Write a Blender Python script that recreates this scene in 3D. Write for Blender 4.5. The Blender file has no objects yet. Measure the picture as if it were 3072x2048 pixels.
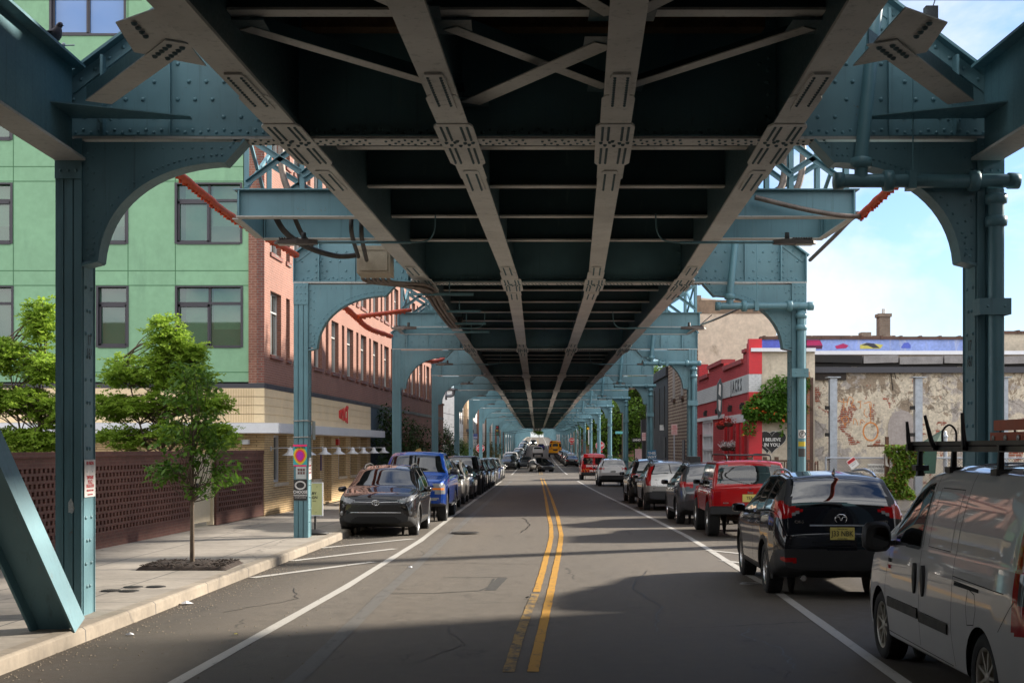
import bpy, bmesh, math, random
import numpy as np
from mathutils import Vector, Matrix
from mathutils.bvhtree import BVHTree
SC = bpy.context.scene
COL = SC.collection
rnd = random.Random(7)
PI = math.pi
F, HZ, EYE = 4100.0, 1340.0, 2.05      # focal length in photo pixels, horizon row, eye height
def at(px, py, d):
    return Vector(((px-1536)*d/F, d, EYE-(py-HZ)*d/F))
def atx(px, d): return (px-1536)*d/F
def atz(py, d): return EYE-(py-HZ)*d/F
# --- street frame: centre line c(Y), ground height g(Y), structure rise e(Y)
def c(y):
    if y > 28.8: return .80+.0181*(y-28.8)
    if y > 15.3: return .80-.0447*(28.8-y)
    if y > -30: return .1966-.05*(15.3-y)
    return -2.07
_gy = [-300, 30, 50, 80, 110, 150, 190, 230, 271, 300, 330, 400, 500, 620, 800, 1100, 1500]
_gz = [0, 0, -.10, -.33, -.5, -.62, -.52, -.3, .05, .5, 1.15, 2.7, 4.6, 6.2, 7.8, 9.6, 11.0]
_fy = np.arange(-300, 1500, 2.0)
_fz = np.interp(_fy, _gy, _gz)
_k = np.exp(-.5*(np.arange(-10, 11)/4.0)**2); _k /= _k.sum()
_fz = np.convolve(np.pad(_fz, 10, mode='edge'), _k, mode='valid')
def g(y): return float(np.interp(y, _fy, _fz))
def e(y): return max(g(y)*.95+.15, 0) if y > 120 else .15*max(0, (y-60)/60)
def SX(o, y): return c(y)+o

# ---------------------------------------------------------------- materials
_mats = {}
class NT:
    def __init__(s, name):
        s.m = bpy.data.materials.new(name); s.m.use_nodes = True
        s.t = s.m.node_tree; s.n = s.t.nodes; s.l = s.t.links
        s.b = s.n['Principled BSDF']
    def node(s, typ, **kw):
        x = s.n.new(typ)
        for k, v in kw.items():
            if k.startswith('i_'):
                key = k[2:].replace('_', ' ')
                x.inputs[int(key) if key.isdigit() else key].default_value = v
            else: setattr(x, k, v)
        return x
    def link(s, a, b): s.l.new(a, b)
    def pos(s):
        return s.node('ShaderNodeNewGeometry').outputs['Position']
    def obj(s):
        return s.node('ShaderNodeTexCoord').outputs['Object']
    def noise(s, vec, scale, detail=3, rough=.55, dist=0):
        x = s.node('ShaderNodeTexNoise'); x.inputs['Scale'].default_value = scale
        x.inputs['Detail'].default_value = detail; x.inputs['Roughness'].default_value = rough
        x.inputs['Distortion'].default_value = dist
        s.link(vec, x.inputs['Vector']); return x.outputs['Fac']
    def ramp(s, fac, stops, interp='LINEAR'):
        x = s.node('ShaderNodeValToRGB'); r = x.color_ramp; r.interpolation = interp
        while len(r.elements) < len(stops): r.elements.new(.5)
        for el, (p, v) in zip(r.elements, stops):
            el.position = p; el.color = (v, v, v, 1) if not hasattr(v, '__len__') else (*v[:3], 1)
        s.link(fac, x.inputs['Fac']); return x.outputs['Color']
    def mix(s, fac, a, b, mode='MIX'):
        x = s.node('ShaderNodeMix', data_type='RGBA', blend_type=mode)
        for ix, v in ((0, fac), (6, a), (7, b)):
            sock = x.inputs[ix]
            if hasattr(v, 'is_output'): s.link(v, sock)
            elif hasattr(v, '__len__'): sock.default_value = (*v[:3], 1)
            else: sock.default_value = v if ix == 0 else (v, v, v, 1)
        return x.outputs[2]
    def math(s, op, a, b=None, clamp=False):
        x = s.node('ShaderNodeMath', operation=op, use_clamp=clamp)
        for i, v in enumerate((a, b)):
            if v is None: continue
            if hasattr(v, 'is_output'): s.link(v, x.inputs[i])
            else: x.inputs[i].default_value = v
        return x.outputs[0]
    def sep(s, vec):
        x = s.node('ShaderNodeSeparateXYZ'); s.link(vec, x.inputs[0]); return x.outputs
    def comb(s, a=0, b=0, c_=0):
        x = s.node('ShaderNodeCombineXYZ')
        for i, v in enumerate((a, b, c_)):
            if hasattr(v, 'is_output'): s.link(v, x.inputs[i])
            else: x.inputs[i].default_value = v
        return x.outputs[0]
    def scale(s, vec, sc):
        x = s.node('ShaderNodeMapping'); x.inputs['Scale'].default_value = sc
        s.link(vec, x.inputs['Vector']); return x.outputs[0]
    def bump(s, h, strength=.3, dist=.01):
        x = s.node('ShaderNodeBump'); x.inputs['Strength'].default_value = strength
        x.inputs['Distance'].default_value = dist
        s.link(h, x.inputs['Height']); s.link(x.outputs[0], s.b.inputs['Normal'])
    def base(s, v): 
        if hasattr(v, 'is_output'): s.link(v, s.b.inputs['Base Color'])
        else: s.b.inputs['Base Color'].default_value = (*v, 1)
    def rough(s, v):
        if hasattr(v, 'is_output'): s.link(v, s.b.inputs['Roughness'])
        else: s.b.inputs['Roughness'].default_value = v
def mat(name, col, rough=.6, metal=0.0, var=.15, scale=2.0, bump=0.0, bscale=60, coat=0, spec=.5, stain=None, local=False, emit=None):
    """a plain painted / plastic / metal surface with mottled colour"""
    if name in _mats: return _mats[name]
    t = NT(name); p = t.obj() if local else t.pos()
    if var > 0:
        n1 = t.noise(p, scale, 4, .6); n2 = t.noise(p, scale*9, 2)
        v = t.ramp(n1, [(.25, 1-var), (.75, 1+var)])
        v2 = t.ramp(n2, [(.3, 1-var*.5), (.7, 1+var*.5)])
        cc = t.mix(1.0, t.mix(1.0, col, v, 'MULTIPLY'), v2, 'MULTIPLY')
        if stain is not None:
            ns = t.noise(t.scale(p, (1.2, 1.2, .35)), 2.2, 5, .7)
            cc = t.mix(t.ramp(ns, [(.56, 0), (.72, .75)]), cc, stain)
        t.base(cc)
        t.rough(t.ramp(n1, [(.3, max(0, rough-.08)), (.7, min(1, rough+.08))]))
    else:
        t.base(col); t.rough(rough)
    t.b.inputs['Metallic'].default_value = metal
    t.b.inputs['Specular IOR Level'].default_value = spec
    if coat: 
        t.b.inputs['Coat Weight'].default_value = coat; t.b.inputs['Coat Roughness'].default_value = .03
    if bump: t.bump(t.noise(p, bscale, 3), bump, .004)
    if emit:
        t.b.inputs['Emission Color'].default_value = (*col, 1); t.b.inputs['Emission Strength'].default_value = emit
    _mats[name] = t.m
    return t.m
def brick_mat(name, c1, c2, mortar, bw=.21, bh=.07, axis='Y', msize=.012, offset=.5, rough=.85, var=.25, bump=.5, vscale=.7, stain=None):
    if name in _mats: return _mats[name]
    t = NT(name); p = t.pos(); s = t.sep(p)
    u = s['X'] if axis == 'X' else (s['Y'] if axis == 'Y' else t.math('ADD', s['X'], s['Y']))
    vec = t.comb(u, s['Z'], 0)
    if axis == 'G': vec = t.comb(s['X'], s['Y'], 0)
    b = t.node('ShaderNodeTexBrick', offset=offset)
    for k, v in (('Scale', 1.0), ('Brick Width', bw), ('Row Height', bh), ('Mortar Size', msize), ('Mortar Smooth', .1), ('Bias', 0.0)): b.inputs[k].default_value = v
    b.inputs['Color1'].default_value = (*c1, 1); b.inputs['Color2'].default_value = (*c2, 1); b.inputs['Mortar'].default_value = (*mortar, 1)
    t.link(vec, b.inputs['Vector'])
    n1 = t.noise(p, vscale, 5, .65); n2 = t.noise(p, 14, 3)
    cc = t.mix(1.0, b.outputs['Color'], t.ramp(n1, [(.25, 1-var), (.75, 1+var*.8)]), 'MULTIPLY')
    cc = t.mix(1.0, cc, t.ramp(n2, [(.25, .85), (.75, 1.15)]), 'MULTIPLY')
    if stain is not None:
        ns = t.noise(t.scale(p, (1, 1, .25)), 1.3, 6, .7)
        cc = t.mix(t.ramp(ns, [(.52, 0), (.7, .8)]), cc, stain)
    t.base(cc); t.rough(rough)
    h = t.mix(.25, t.math('SUBTRACT', 1.0, b.outputs['Fac']), n2)
    t.bump(h, bump, .006)
    _mats[name] = t.m
    return t.m
# ---------------------------------------------------------------- mesh builder
class MB:
    def __init__(s): s.v = []; s.f = []; s.mi = []; s.sm = []; s.cur = 0; s.smooth = False
    def add(s, vs, fs, smooth=None):
        o = len(s.v); s.v.extend([tuple(q) for q in vs])
        for f in fs: s.f.append([i+o for i in f]); s.mi.append(s.cur); s.sm.append(s.smooth if smooth is None else smooth)
    def box(s, x0, x1, y0, y1, z0, z1):
        if x0 > x1: x0, x1 = x1, x0
        if y0 > y1: y0, y1 = y1, y0
        if z0 > z1: z0, z1 = z1, z0
        s.add([(x0,y0,z0),(x1,y0,z0),(x1,y1,z0),(x0,y1,z0),(x0,y0,z1),(x1,y0,z1),(x1,y1,z1),(x0,y1,z1)],
              [(0,3,2,1),(4,5,6,7),(0,1,5,4),(1,2,6,5),(2,3,7,6),(3,0,4,7)], False)
        return s
    def obox(s, ctr, ax, ay, az):
        c0 = Vector(ctr); ax, ay, az = Vector(ax), Vector(ay), Vector(az)
        vs = [c0+i*ax+j*ay+k*az for k in (-1,1) for (i,j) in ((-1,-1),(1,-1),(1,1),(-1,1))]
        fs = [(0,3,2,1),(4,5,6,7),(0,1,5,4),(1,2,6,5),(2,3,7,6),(3,0,4,7)]
        if ax.cross(ay).dot(az) < 0: fs = [f[::-1] for f in fs]
        s.add(vs, fs, False); return s
    def bar(s, p0, p1, w, h, up=(0,0,1)):
        """rectangular bar from p0 to p1, w across and h along up"""
        p0, p1 = Vector(p0), Vector(p1); d = p1-p0; L = d.length; d.normalize(); up = Vector(up)
        side = d.cross(up)
        if side.length < 1e-4: side = d.cross(Vector((1,0,0)))
        side.normalize(); u2 = side.cross(d)
        return s.obox((p0+p1)/2, side*w/2, d*L/2, u2*h/2)
    def ibar(s, p0, p1, w, h, t=.03, up=(0,0,1)):
        """I section: two flanges and a web"""
        p0, p1 = Vector(p0), Vector(p1); d = (p1-p0).normalized(); up = Vector(up)
        side = d.cross(up).normalized(); u2 = side.cross(d)
        s.bar(p0+u2*(h/2-t/2), p1+u2*(h/2-t/2), w, t, up); s.bar(p0-u2*(h/2-t/2), p1-u2*(h/2-t/2), w, t, up)
        s.bar(p0, p1, t*.6, h-2*t, up); return s
    def tube(s, pts, r, n=8, caps=True, smooth=True):
        pts = [Vector(p) for p in pts]; rs = r if hasattr(r, '__len__') else [r]*len(pts)
        vs = []; prev = None
        for i, p in enumerate(pts):
            d = (pts[min(i+1, len(pts)-1)]-pts[max(i-1, 0)]).normalized()
            if prev is None:
                a = d.cross(Vector((0,0,1)))
                if a.length < .01: a = d.cross(Vector((1,0,0)))
            else: a = prev-d*prev.dot(d)
            a.normalize(); prev = a; b = d.cross(a)
            vs += [p+(a*math.cos(2*PI*k/n)+b*math.sin(2*PI*k/n))*rs[i] for k in range(n)]
        fs = []
        for i in range(len(pts)-1):
            for k in range(n):
                fs.append((i*n+k, i*n+(k+1)%n, (i+1)*n+(k+1)%n, (i+1)*n+k))
        s.add(vs, fs, smooth)
        if caps:
            s.add(vs[:n], [tuple(range(n))[::-1]], False); s.add(vs[-n:], [tuple(range(n))], False)
        return s
    def lathe(s, prof, ctr=(0,0,0), axis='Z', n=20, smooth=True, a0=0, a1=2*PI):
        """prof: (radius, along) pairs"""
        ctr = Vector(ctr); vs = []; full = abs(a1-a0-2*PI) < 1e-6; m = n if full else n+1
        for r, z in prof:
            for k in range(m):
                a = a0+(a1-a0)*k/n; x, y = r*math.cos(a), r*math.sin(a)
                vs.append(ctr+Vector({'Z': (x, y, z), 'X': (z, x, y), 'Y': (y, z, x)}[axis]))
        fs = []
        for i in range(len(prof)-1):
            for k in range(n):
                k2 = (k+1)%m
                fs.append((i*m+k, i*m+k2, (i+1)*m+k2, (i+1)*m+k))
        s.add(vs, fs, smooth); return s
    def poly(s, pts, thick):
        """a flat polygon pushed along vector thick"""
        pts = [Vector(p) for p in pts]; t = Vector(thick); n = len(pts)
        nrm = Vector((0,0,0))
        for i in range(n): nrm += pts[i].cross(pts[(i+1)%n])
        if nrm.dot(t) < 0: pts = pts[::-1]
        vs = pts+[p+t for p in pts]
        s.add(vs, [tuple(range(n))[::-1], tuple(range(n, 2*n))]+[(i, (i+1)%n, (i+1)%n+n, i+n) for i in range(n)], False)
        return s
    def quad(s, a, b, c_, d): s.add([a,b,c_,d], [(0,1,2,3)], False); return s
    def dome(s, p, nrm, r, h=None, n=6):
        """rivet head"""
        p, nrm = Vector(p), Vector(nrm).normalized(); h = h or r*.75
        a = nrm.cross(Vector((0,0,1)))
        if a.length < .1: a = nrm.cross(Vector((1,0,0)))
        a.normalize(); b = nrm.cross(a)
        vs = [p+(a*math.cos(2*PI*k/n)+b*math.sin(2*PI*k/n))*r*q+nrm*h*z for q, z in ((1,0),(.75,.7)) for k in range(n)]+[p+nrm*h]
        fs = [(k,(k+1)%n,n+(k+1)%n,n+k) for k in range(n)]+[(n+k,n+(k+1)%n,2*n) for k in range(n)]
        s.add(vs, fs, True); return s
    def text(s, body, size, M, bold=.0, depth=.004, align='CENTER', sx=1.0):
        cu = bpy.data.curves.new('lettering', 'FONT'); cu.body = body; cu.size = size; cu.align_x = align; cu.align_y = 'CENTER'
        cu.extrude = depth; cu.offset = bold*size; cu.resolution_u = 2
        ob = bpy.data.objects.new('lettering', cu); me = ob.to_mesh()
        s.add([M @ Vector((v.co.x*sx, v.co.y, v.co.z)) for v in me.vertices], [tuple(p.vertices) for p in me.polygons], False)
        ob.to_mesh_clear(); bpy.data.objects.remove(ob); bpy.data.curves.remove(cu)
        return s
    def build(s, name, mats, parent=None, **props):
        me = bpy.data.meshes.new(name); me.from_pydata(s.v, [], s.f)
        for m in (mats if isinstance(mats, (list, tuple)) else [mats]): me.materials.append(m)
        me.polygons.foreach_set('material_index', s.mi); me.polygons.foreach_set('use_smooth', s.sm); me.update()
        return link(name, me, parent, **props)
_ch = {}
def link(name, me, parent=None, **props):
    o = bpy.data.objects.new(name, me); COL.objects.link(o)
    if parent is not None:
        o.parent = parent; _ch.setdefault(parent.name, []).append(o)
        o.matrix_parent_inverse = parent.matrix_world.inverted() if props.pop('world', True) and 'W' in parent else Matrix()
    for k, v in props.items(): o[k] = v
    return o
def thing(name, label, cat, loc=(0,0,0), rz=0, group=None, parts_world=False):
    """an Empty at the base of a thing; with parts_world its parts are modelled in world coordinates"""
    o = bpy.data.objects.new(name, None); COL.objects.link(o); o.empty_display_size = .2
    o.location = loc; o.rotation_euler = (0, 0, rz)
    o.matrix_world = Matrix.Translation(Vector(loc)) @ Matrix.Rotation(rz, 4, 'Z')
    o['label'] = label; o['category'] = cat
    if group: o['group'] = group
    if parts_world: o['W'] = 1
    return o
def tag(o, label, cat, group=None):
    o['label'] = label; o['category'] = cat
    if group: o['group'] = group
    return o
_kids = {}
def children_of(o): return list(_ch.get(o.name, []))
def dup(root, loc, rz=0, label=None, group=None, cat=None):
    key = root.name
    if key not in _kids:
        _kids[key] = [(k, children_of(k)) for k in children_of(root)]
    r = root.copy(); COL.objects.link(r); r.location = loc; r.rotation_euler = (0, 0, rz)
    if label: r['label'] = label
    if group: r['group'] = group
    if cat: r['category'] = cat
    for k, gs in _kids[key]:
        q = k.copy(); COL.objects.link(q); q.parent = r; _ch.setdefault(r.name, []).append(q)
        for w in gs:
            d = w.copy(); COL.objects.link(d); d.parent = q
    return r
def facing(p, right, up=(0,0,1)):
    """matrix for lettering at p reading along right"""
    r = Vector(right).normalized(); u = Vector(up).normalized(); n = r.cross(u)
    return Matrix(((r.x,u.x,n.x,p[0]),(r.y,u.y,n.y,p[1]),(r.z,u.z,n.z,p[2]),(0,0,0,1)))
# ================================================================ ground, road, pavements
def gpt(px, py, dz=0.0):
    """point of the ground (raised by dz) seen at a photo pixel"""
    d = 30.0
    for _ in range(60): d = .5*d+.5*(EYE-g(d)-dz)*F/max(py-HZ, 8)
    return Vector((atx(px, d), d, g(d)+dz))
YS = [-170, -120, -80, -50]+list(np.arange(-30, 60, 2.0))+list(np.arange(60, 200, 5.0))+list(np.arange(200, 1200, 20.0))
def ys(y0, y1):
    return sorted({y0, y1} | {float(y) for y in YS if y0 < y < y1})
def strip(name, o0, o1, y0, y1, dz, m, mb=None, **props):
    """sheet between two offsets from the centre line; UV = (offset, distance)"""
    f0 = o0 if callable(o0) else (lambda y: o0); f1 = o1 if callable(o1) else (lambda y: o1)
    v, f, uv = [], [], []
    YY = ys(y0, y1)
    for y in YY:
        a, b = f0(y), f1(y); n = 6
        for i in range(n+1):
            o = a+(b-a)*i/n
            v.append((c(y)+o, y, g(y)+dz)); uv.append((o, y))
    for i in range(len(YY)-1):
        for k in range(6):
            q = i*7+k; f.append((q, q+1, q+8, q+7))
    me = bpy.data.meshes.new(name); me.from_pydata(v, [], f); me.materials.append(m)
    ul = me.uv_layers.new(name='street')
    for lp in me.loops: ul.data[lp.index].uv = uv[lp.vertex_index]
    me.update()
    return link(name, me, None, kind='structure', **props)
def asphalt():
    t = NT('asphalt'); p = t.pos()
    uv = t.node('ShaderNodeUVMap', uv_map='street').outputs[0]; s = t.sep(uv)
    big = t.noise(t.scale(p, (1, .25, 1)), .55, 5, .65); mid = t.noise(p, 5, 4, .6); fine = t.noise(p, 190, 2, .7)
    cc = t.mix(big, (.102, .088, .073), (.140, .120, .098))
    # worn wheel tracks run along the lanes, dirt gathers by the kerbs
    w = t.math('ABSOLUTE', t.math('SINE', t.math('MULTIPLY', s['X'], 1.9)))
    cc = t.mix(t.math('MULTIPLY', w, .35), cc, (.106, .096, .083))
    edge = t.ramp(t.math('ADD', t.math('ABSOLUTE', s['X']), t.math('MULTIPLY', t.math('SUBTRACT', mid, .5), 1.6)), [(0, 0), (1, 0)])
    ed = t.node('ShaderNodeMapRange'); ed.inputs[1].default_value = 3.3; ed.inputs[2].default_value = 4.75
    t.link(t.math('ADD', t.math('ABSOLUTE', s['X']), t.math('MULTIPLY', t.math('SUBTRACT', mid, .5), 1.4)), ed.inputs[0])
    cc = t.mix(t.math('MULTIPLY', ed.outputs[0], .85), cc, (.044, .035, .027))
    cc = t.mix(1.0, cc, t.ramp(mid, [(.3, .82), (.7, 1.15)]), 'MULTIPLY')
    cc = t.mix(1.0, cc, t.ramp(fine, [(.3, .5), (.5, 1.0), (.72, 1.9)]), 'MULTIPLY')
    vo = t.node('ShaderNodeTexVoronoi', feature='DISTANCE_TO_EDGE'); vo.inputs['Scale'].default_value = .42
    nz = t.node('ShaderNodeTexNoise'); nz.inputs['Scale'].default_value = 3.0; nz.inputs['Detail'].default_value = 5; t.link(p, nz.inputs['Vector'])
    t.link(t.mix(.22, p, nz.outputs['Color']), vo.inputs['Vector'])
    crack = t.ramp(vo.outputs['Distance'], [(0, 1), (.006, 0)])
    mask = t.ramp(t.noise(p, .35, 2), [(.55, 0), (.62, .8)])
    cc = t.mix(t.math('MULTIPLY', crack, mask), cc, (.018, .017, .016))
    cc = t.mix(t.ramp(t.noise(t.scale(p, (1, .45, 1)), 1.1, 5, .72), [(.60, 0), (.70, .55)]), cc, (.045, .041, .037))   # oil and tar blotches
    cc = t.mix(t.ramp(t.noise(t.scale(p, (2.2, .2, 1)), 1.6, 4, .7), [(.62, 0), (.72, .5)]), cc, (.135, .122, .104))      # dry pale scuffs
    t.base(cc); t.rough(t.ramp(mid, [(.3, .72), (.7, .9)])); t.b.inputs['Specular IOR Level'].default_value = .35
    t.bump(fine, .45, .006)
    return t.m
def concrete(name, col, jx=1.52, jy=1.52, joint=(.09,.085,.08), grime=.35):
    t = NT(name); p = t.pos()
    b = t.node('ShaderNodeTexBrick', offset=0.0)
    for k, v in (('Scale', 1.0), ('Brick Width', jx), ('Row Height', jy), ('Mortar Size', .014), ('Mortar Smooth', .2)): b.inputs[k].default_value = v
    b.inputs['Color1'].default_value = (*col, 1); b.inputs['Color2'].default_value = (*[q*.9 for q in col], 1); b.inputs['Mortar'].default_value = (*joint, 1)
    s = t.sep(p); t.link(t.comb(t.math('ADD', s['X'], t.math('MULTIPLY', s['Y'], -.0447)), s['Y'], 0), b.inputs['Vector'])
    n1 = t.noise(p, .6, 6, .7); n2 = t.noise(p, 9, 4, .7); n3 = t.noise(p, 90, 2)
    cc = t.mix(1.0, b.outputs['Color'], t.ramp(n1, [(.3, 1-grime), (.65, 1.1)]), 'MULTIPLY')
    cc = t.mix(1.0, cc, t.ramp(n2, [(.3, .86), (.7, 1.08)]), 'MULTIPLY')
    cc = t.mix(t.ramp(t.noise(p, 2.6, 5, .75), [(.64, 0), (.74, .5)]), cc, (.10, .085, .07))
    vo = t.node('ShaderNodeTexVoronoi'); vo.inputs['Scale'].default_value = 3.2; t.link(p, vo.inputs['Vector'])
    cc = t.mix(t.math('MULTIPLY', t.ramp(vo.outputs['Distance'], [(.05, 1), (.09, 0)]), t.ramp(t.noise(p, 1.7, 2), [(.5, 0), (.6, .6)])), cc, (.07, .065, .06))   # trodden gum
    ve = t.node('ShaderNodeTexVoronoi', feature='DISTANCE_TO_EDGE'); ve.inputs['Scale'].default_value = .33; nz = t.node('ShaderNodeTexNoise'); nz.inputs['Scale'].default_value = 2.2; nz.inputs['Detail'].default_value = 5; t.link(p, nz.inputs['Vector']); t.link(t.mix(.3, p, nz.outputs['Color']), ve.inputs['Vector'])
    cc = t.mix(t.math('MULTIPLY', t.ramp(ve.outputs['Distance'], [(0, 1), (.006, 0)]), .6), cc, (.08, .07, .06))
    t.base(cc); t.rough(.85); t.bump(t.mix(.6, n2, n3), .25, .004)
    return t.m
def paint(name, col, wear):
    t = NT(name); p = t.pos()
    n1 = t.noise(t.scale(p, (1, .5, 1)), 7, 6, .75); n2 = t.noise(p, 120, 2)
    cc = t.mix(t.ramp(n1, [(wear, 0), (wear+.16, 1)]), col, (.075, .07, .063))
    cc = t.mix(1.0, cc, t.ramp(n2, [(.3, .72), (.7, 1.1)]), 'MULTIPLY')
    t.base(cc); t.rough(.75); t.bump(n2, .3, .004)
    return t.m
A = asphalt()
SIDE = concrete('sidewalk_concrete', (.31, .275, .232)); KERB = concrete('kerb_concrete', (.30, .255, .20), 50, 2.4, grime=.5)
WHITE_P = paint('white_road_paint', (.46, .44, .405), .60); YEL_P = paint('yellow_road_paint', (.50, .255, .028), .54)
YEL_W = paint('worn_yellow_paint', (.36, .22, .06), .44)
EARTH = mat('bare_earth', (.13, .115, .09), .95, var=.4, scale=.6, bump=.5, bscale=25)
CROSS = (121.0, 147.0)
# far ground following the street's own rise and fall
mb = MB(); YY = [-300, -200, -120]+list(np.arange(-60, 200, 8.0))+list(np.arange(200, 1500, 25.0)); XX = [-500, -150, -60, -25, -12, 0, 12, 25, 60, 150, 500]
mb.add([(c(y)+x, y, g(y)-.06) for y in YY for x in XX], [(i*11+k, i*11+k+1, i*11+k+12, i*11+k+11) for i in range(len(YY)-1) for k in range(10)])
mb.build('ground', EARTH, kind='structure')
LK, RK = -4.65, 5.5
strip('road', LK-.02, RK+.02, -170, 1180, 0, A)
strip('cross_street', -90, LK-.02, CROSS[0], CROSS[1], -.004, A); strip('cross_street', RK+.02, 90, CROSS[0], CROSS[1], -.004, A)
def pave(side):
    s = -1 if side == 'left' else 1; k = LK if s < 0 else RK; w = -9.6 if s < 0 else 7.3
    for (a, b) in ((-170, CROSS[0]), (CROSS[1], 1180)):
        strip('sidewalk', min(k+s*.17, w), max(k+s*.17, w), a, b, .15, SIDE)
        YY = ys(a, b); m = MB(); m.smooth = False; n = len(YY)
        for i, y in enumerate(YY):
            x0 = c(y)+k; x1 = c(y)+k+s*.18; z = g(y)
            m.v += [(x0-s*.012, y, z-.03), (x0-s*.004, y, z+.125), (x0+s*.03, y, z+.154), (x1, y, z+.154), (x1, y, z-.03)]
        for i in range(n-1):
            for q in range(4):
                f = [i*5+q, i*5+q+1, (i+1)*5+q+1, (i+1)*5+q]
                m.f.append(f if s > 0 else f[::-1]); m.mi.append(0); m.sm.append(q == 1)
        m.f += [[0,1,2,3,4], [(n-1)*5+q for q in (4,3,2,1,0)]]; m.mi += [0,0]; m.sm += [False, False]
        m.build('kerb', KERB, kind='structure')
pave('left'); pave('right')
# road markings, each a sheet 4 mm over the asphalt
def ribbon(pts, w, dz, mb, sub=8):
    P = []
    for i in range(len(pts)-1):
        for k in range(sub): P.append(Vector(pts[i])*(1-k/sub)+Vector(pts[i+1])*(k/sub))
    P.append(Vector(pts[-1])); vs = []
    for i, p in enumerate(P):
        d = P[min(i+1, len(P)-1)]-P[max(i-1, 0)]; d.z = 0; d.normalize()
        n = Vector((d.y, -d.x, 0)); j = 1+.10*math.sin(i*2.3)*math.sin(i*.7)
        for q in (-1, 1):
            x = p+n*q*w*.5*j; vs.append((x.x, x.y, g(x.y)+dz))
    mb.add(vs, [(2*i, 2*i+1, 2*i+3, 2*i+2) for i in range(len(P)-1)])
m = MB(); ribbon([(SX(-2.95, y), y, 0) for y in (6, 12)]+[(SX(-2.84, y), y, 0) for y in (20, 30, 40, 52, 66, 80, 100)], .13, .006, m)
ribbon([(SX(-2.62, y), y, 0) for y in (128, 160, 200, 260, 330, 420, 600)], .14, .006, m)
m.build('road_edge_line', WHITE_P, kind='structure')
m = MB(); ribbon([(SX(3.38, y), y, 0) for y in (6, 12, 20)]+[(SX(o, y), y, 0) for o, y in ((3.3, 22), (3.22, 27), (3.2, 32), (3.05, 45), (2.85, 66), (2.7, 100))], .13, .006, m)
ribbon([(SX(2.6, y), y, 0) for y in (128, 160, 200, 260, 330, 420, 600)], .14, .006, m)
m.build('road_edge_line', WHITE_P, kind='structure')
m = MB()
for a, b in (((-4.07, 21.4), (-2.48, 24.4)), ((-3.97, 24.6), (-2.36, 27.6)), ((-3.89, 27.8), (-2.22, 30.7)),
             ((3.89, 27.2), (4.75, 25.7)), ((3.79, 24.7), (4.6, 23.1))):
    ribbon([(*a, 0), (*b, 0)], .16, .009, m)
m.build('hatch_marking', WHITE_P, kind='structure')
YR = [(1598.7,2015),(1607,1975.6),(1633.6,1858),(1653,1771),(1668.5,1697),(1675.8,1662),(1681.5,1627),(1683.7,1603),(1672.8,1549),(1655.4,1496.6),(1642,1461.8),(1630.5,1435.7)]
YL = [(1609.7,1775),(1629,1710),(1640,1666),(1646.7,1644.7),(1654,1609.9),(1653.2,1575),(1644.5,1540),(1635.8,1488),(1627,1448.8),(1622.8,1434.6)]
m = MB(); ribbon([gpt(*q) for q in YR], .104, .006, m); ribbon([gpt(*q) for q in YL], .102, .006, m)
m.build('centre_line', YEL_P, kind='structure')
m = MB(); ribbon([gpt(1525, 2015), gpt(1559.6, 1901), gpt(1590, 1819), gpt(1607, 1780)], .11, .006, m)
for o in (.02, .24): ribbon([(SX(o, y), y, 0) for y in (128, 170, 230, 300, 400, 560)], .11, .006, m)
m.build('centre_line', YEL_W, kind='structure')
# long pale seam between two layings of asphalt, a filled trench, stop lines
SEAM = paint('asphalt_seam_fill', (.125, .118, .108), .52)
m = MB(); ribbon([(SX(o, y), y, 0) for o, y in ((-1.9, 8), (-1.95, 12.5), (-2.15, 19), (-2.3, 27.6), (-2.24, 53), (-2.2, 80), (-2.1, 100))], .17, .004, m)
m.build('road_seam', SEAM, kind='structure')
CUT = mat('trench_asphalt', (.036, .034, .031), .9, var=.35, scale=4, bump=.5, bscale=120)
m = MB(); q = [gpt(*p) for p in ((1170, 1780), (1300, 1779), (1440, 1771), (1455, 1771), (1466, 1760), (1482, 1735), (1520, 1731), (1330, 1732))]
for a, b in ((0, 1), (1, 2), (2, 4), (4, 5), (6, 7)): ribbon([q[a], q[b]], .035, .004, m, 4)
ribbon([gpt(1470, 1770), gpt(1485, 1755), gpt(1508, 1733)], .16, .003, m)
m.build('road_trench', CUT, kind='structure')
m = MB()
for o0, o1, y in ((.5, 3.2, 101.5), (-2.7, -.1, 125.5)): m.quad((SX(o0, y), y, g(y)+.006), (SX(o1, y), y, g(y)+.006), (SX(o1, y), y+.45, g(y)+.006), (SX(o0, y), y+.45, g(y)+.006))
for y in (104.5, 107.5):
    m.quad((SX(-4.4, y), y, g(y)+.006), (SX(4.4, y), y, g(y)+.006), (SX(4.4, y), y+.16, g(y)+.006), (SX(-4.4, y), y+.16, g(y)+.006))
m.build('crossing_marking', WHITE_P, kind='structure')
TARS = mat('tar_seal', (.020, .019, .018), .5, var=.3, scale=9); rt = random.Random(41)
def tar(pts, w, nm='tar_seam'):
    m = MB(); P = []
    for i in range(len(pts)-1):
        for k in range(10):
            q = Vector((*pts[i], 0)).lerp(Vector((*pts[i+1], 0)), k/10); P.append((q.x+rt.gauss(0, .018), q.y+rt.gauss(0, .02), 0))
    ribbon(P, w, .0035, m, 2); m.build(nm, TARS, kind='structure')
tar([(-2.4, 23.5), (-1.0, 24.2), (.6, 23.9)], .022); tar([(1.6, 15.2), (1.9, 17.5), (1.75, 20.0), (2.3, 23)], .016); tar([(2.6, 12.6), (2.75, 13.9), (2.5, 14.9), (2.7, 15.5)], .018)
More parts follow.
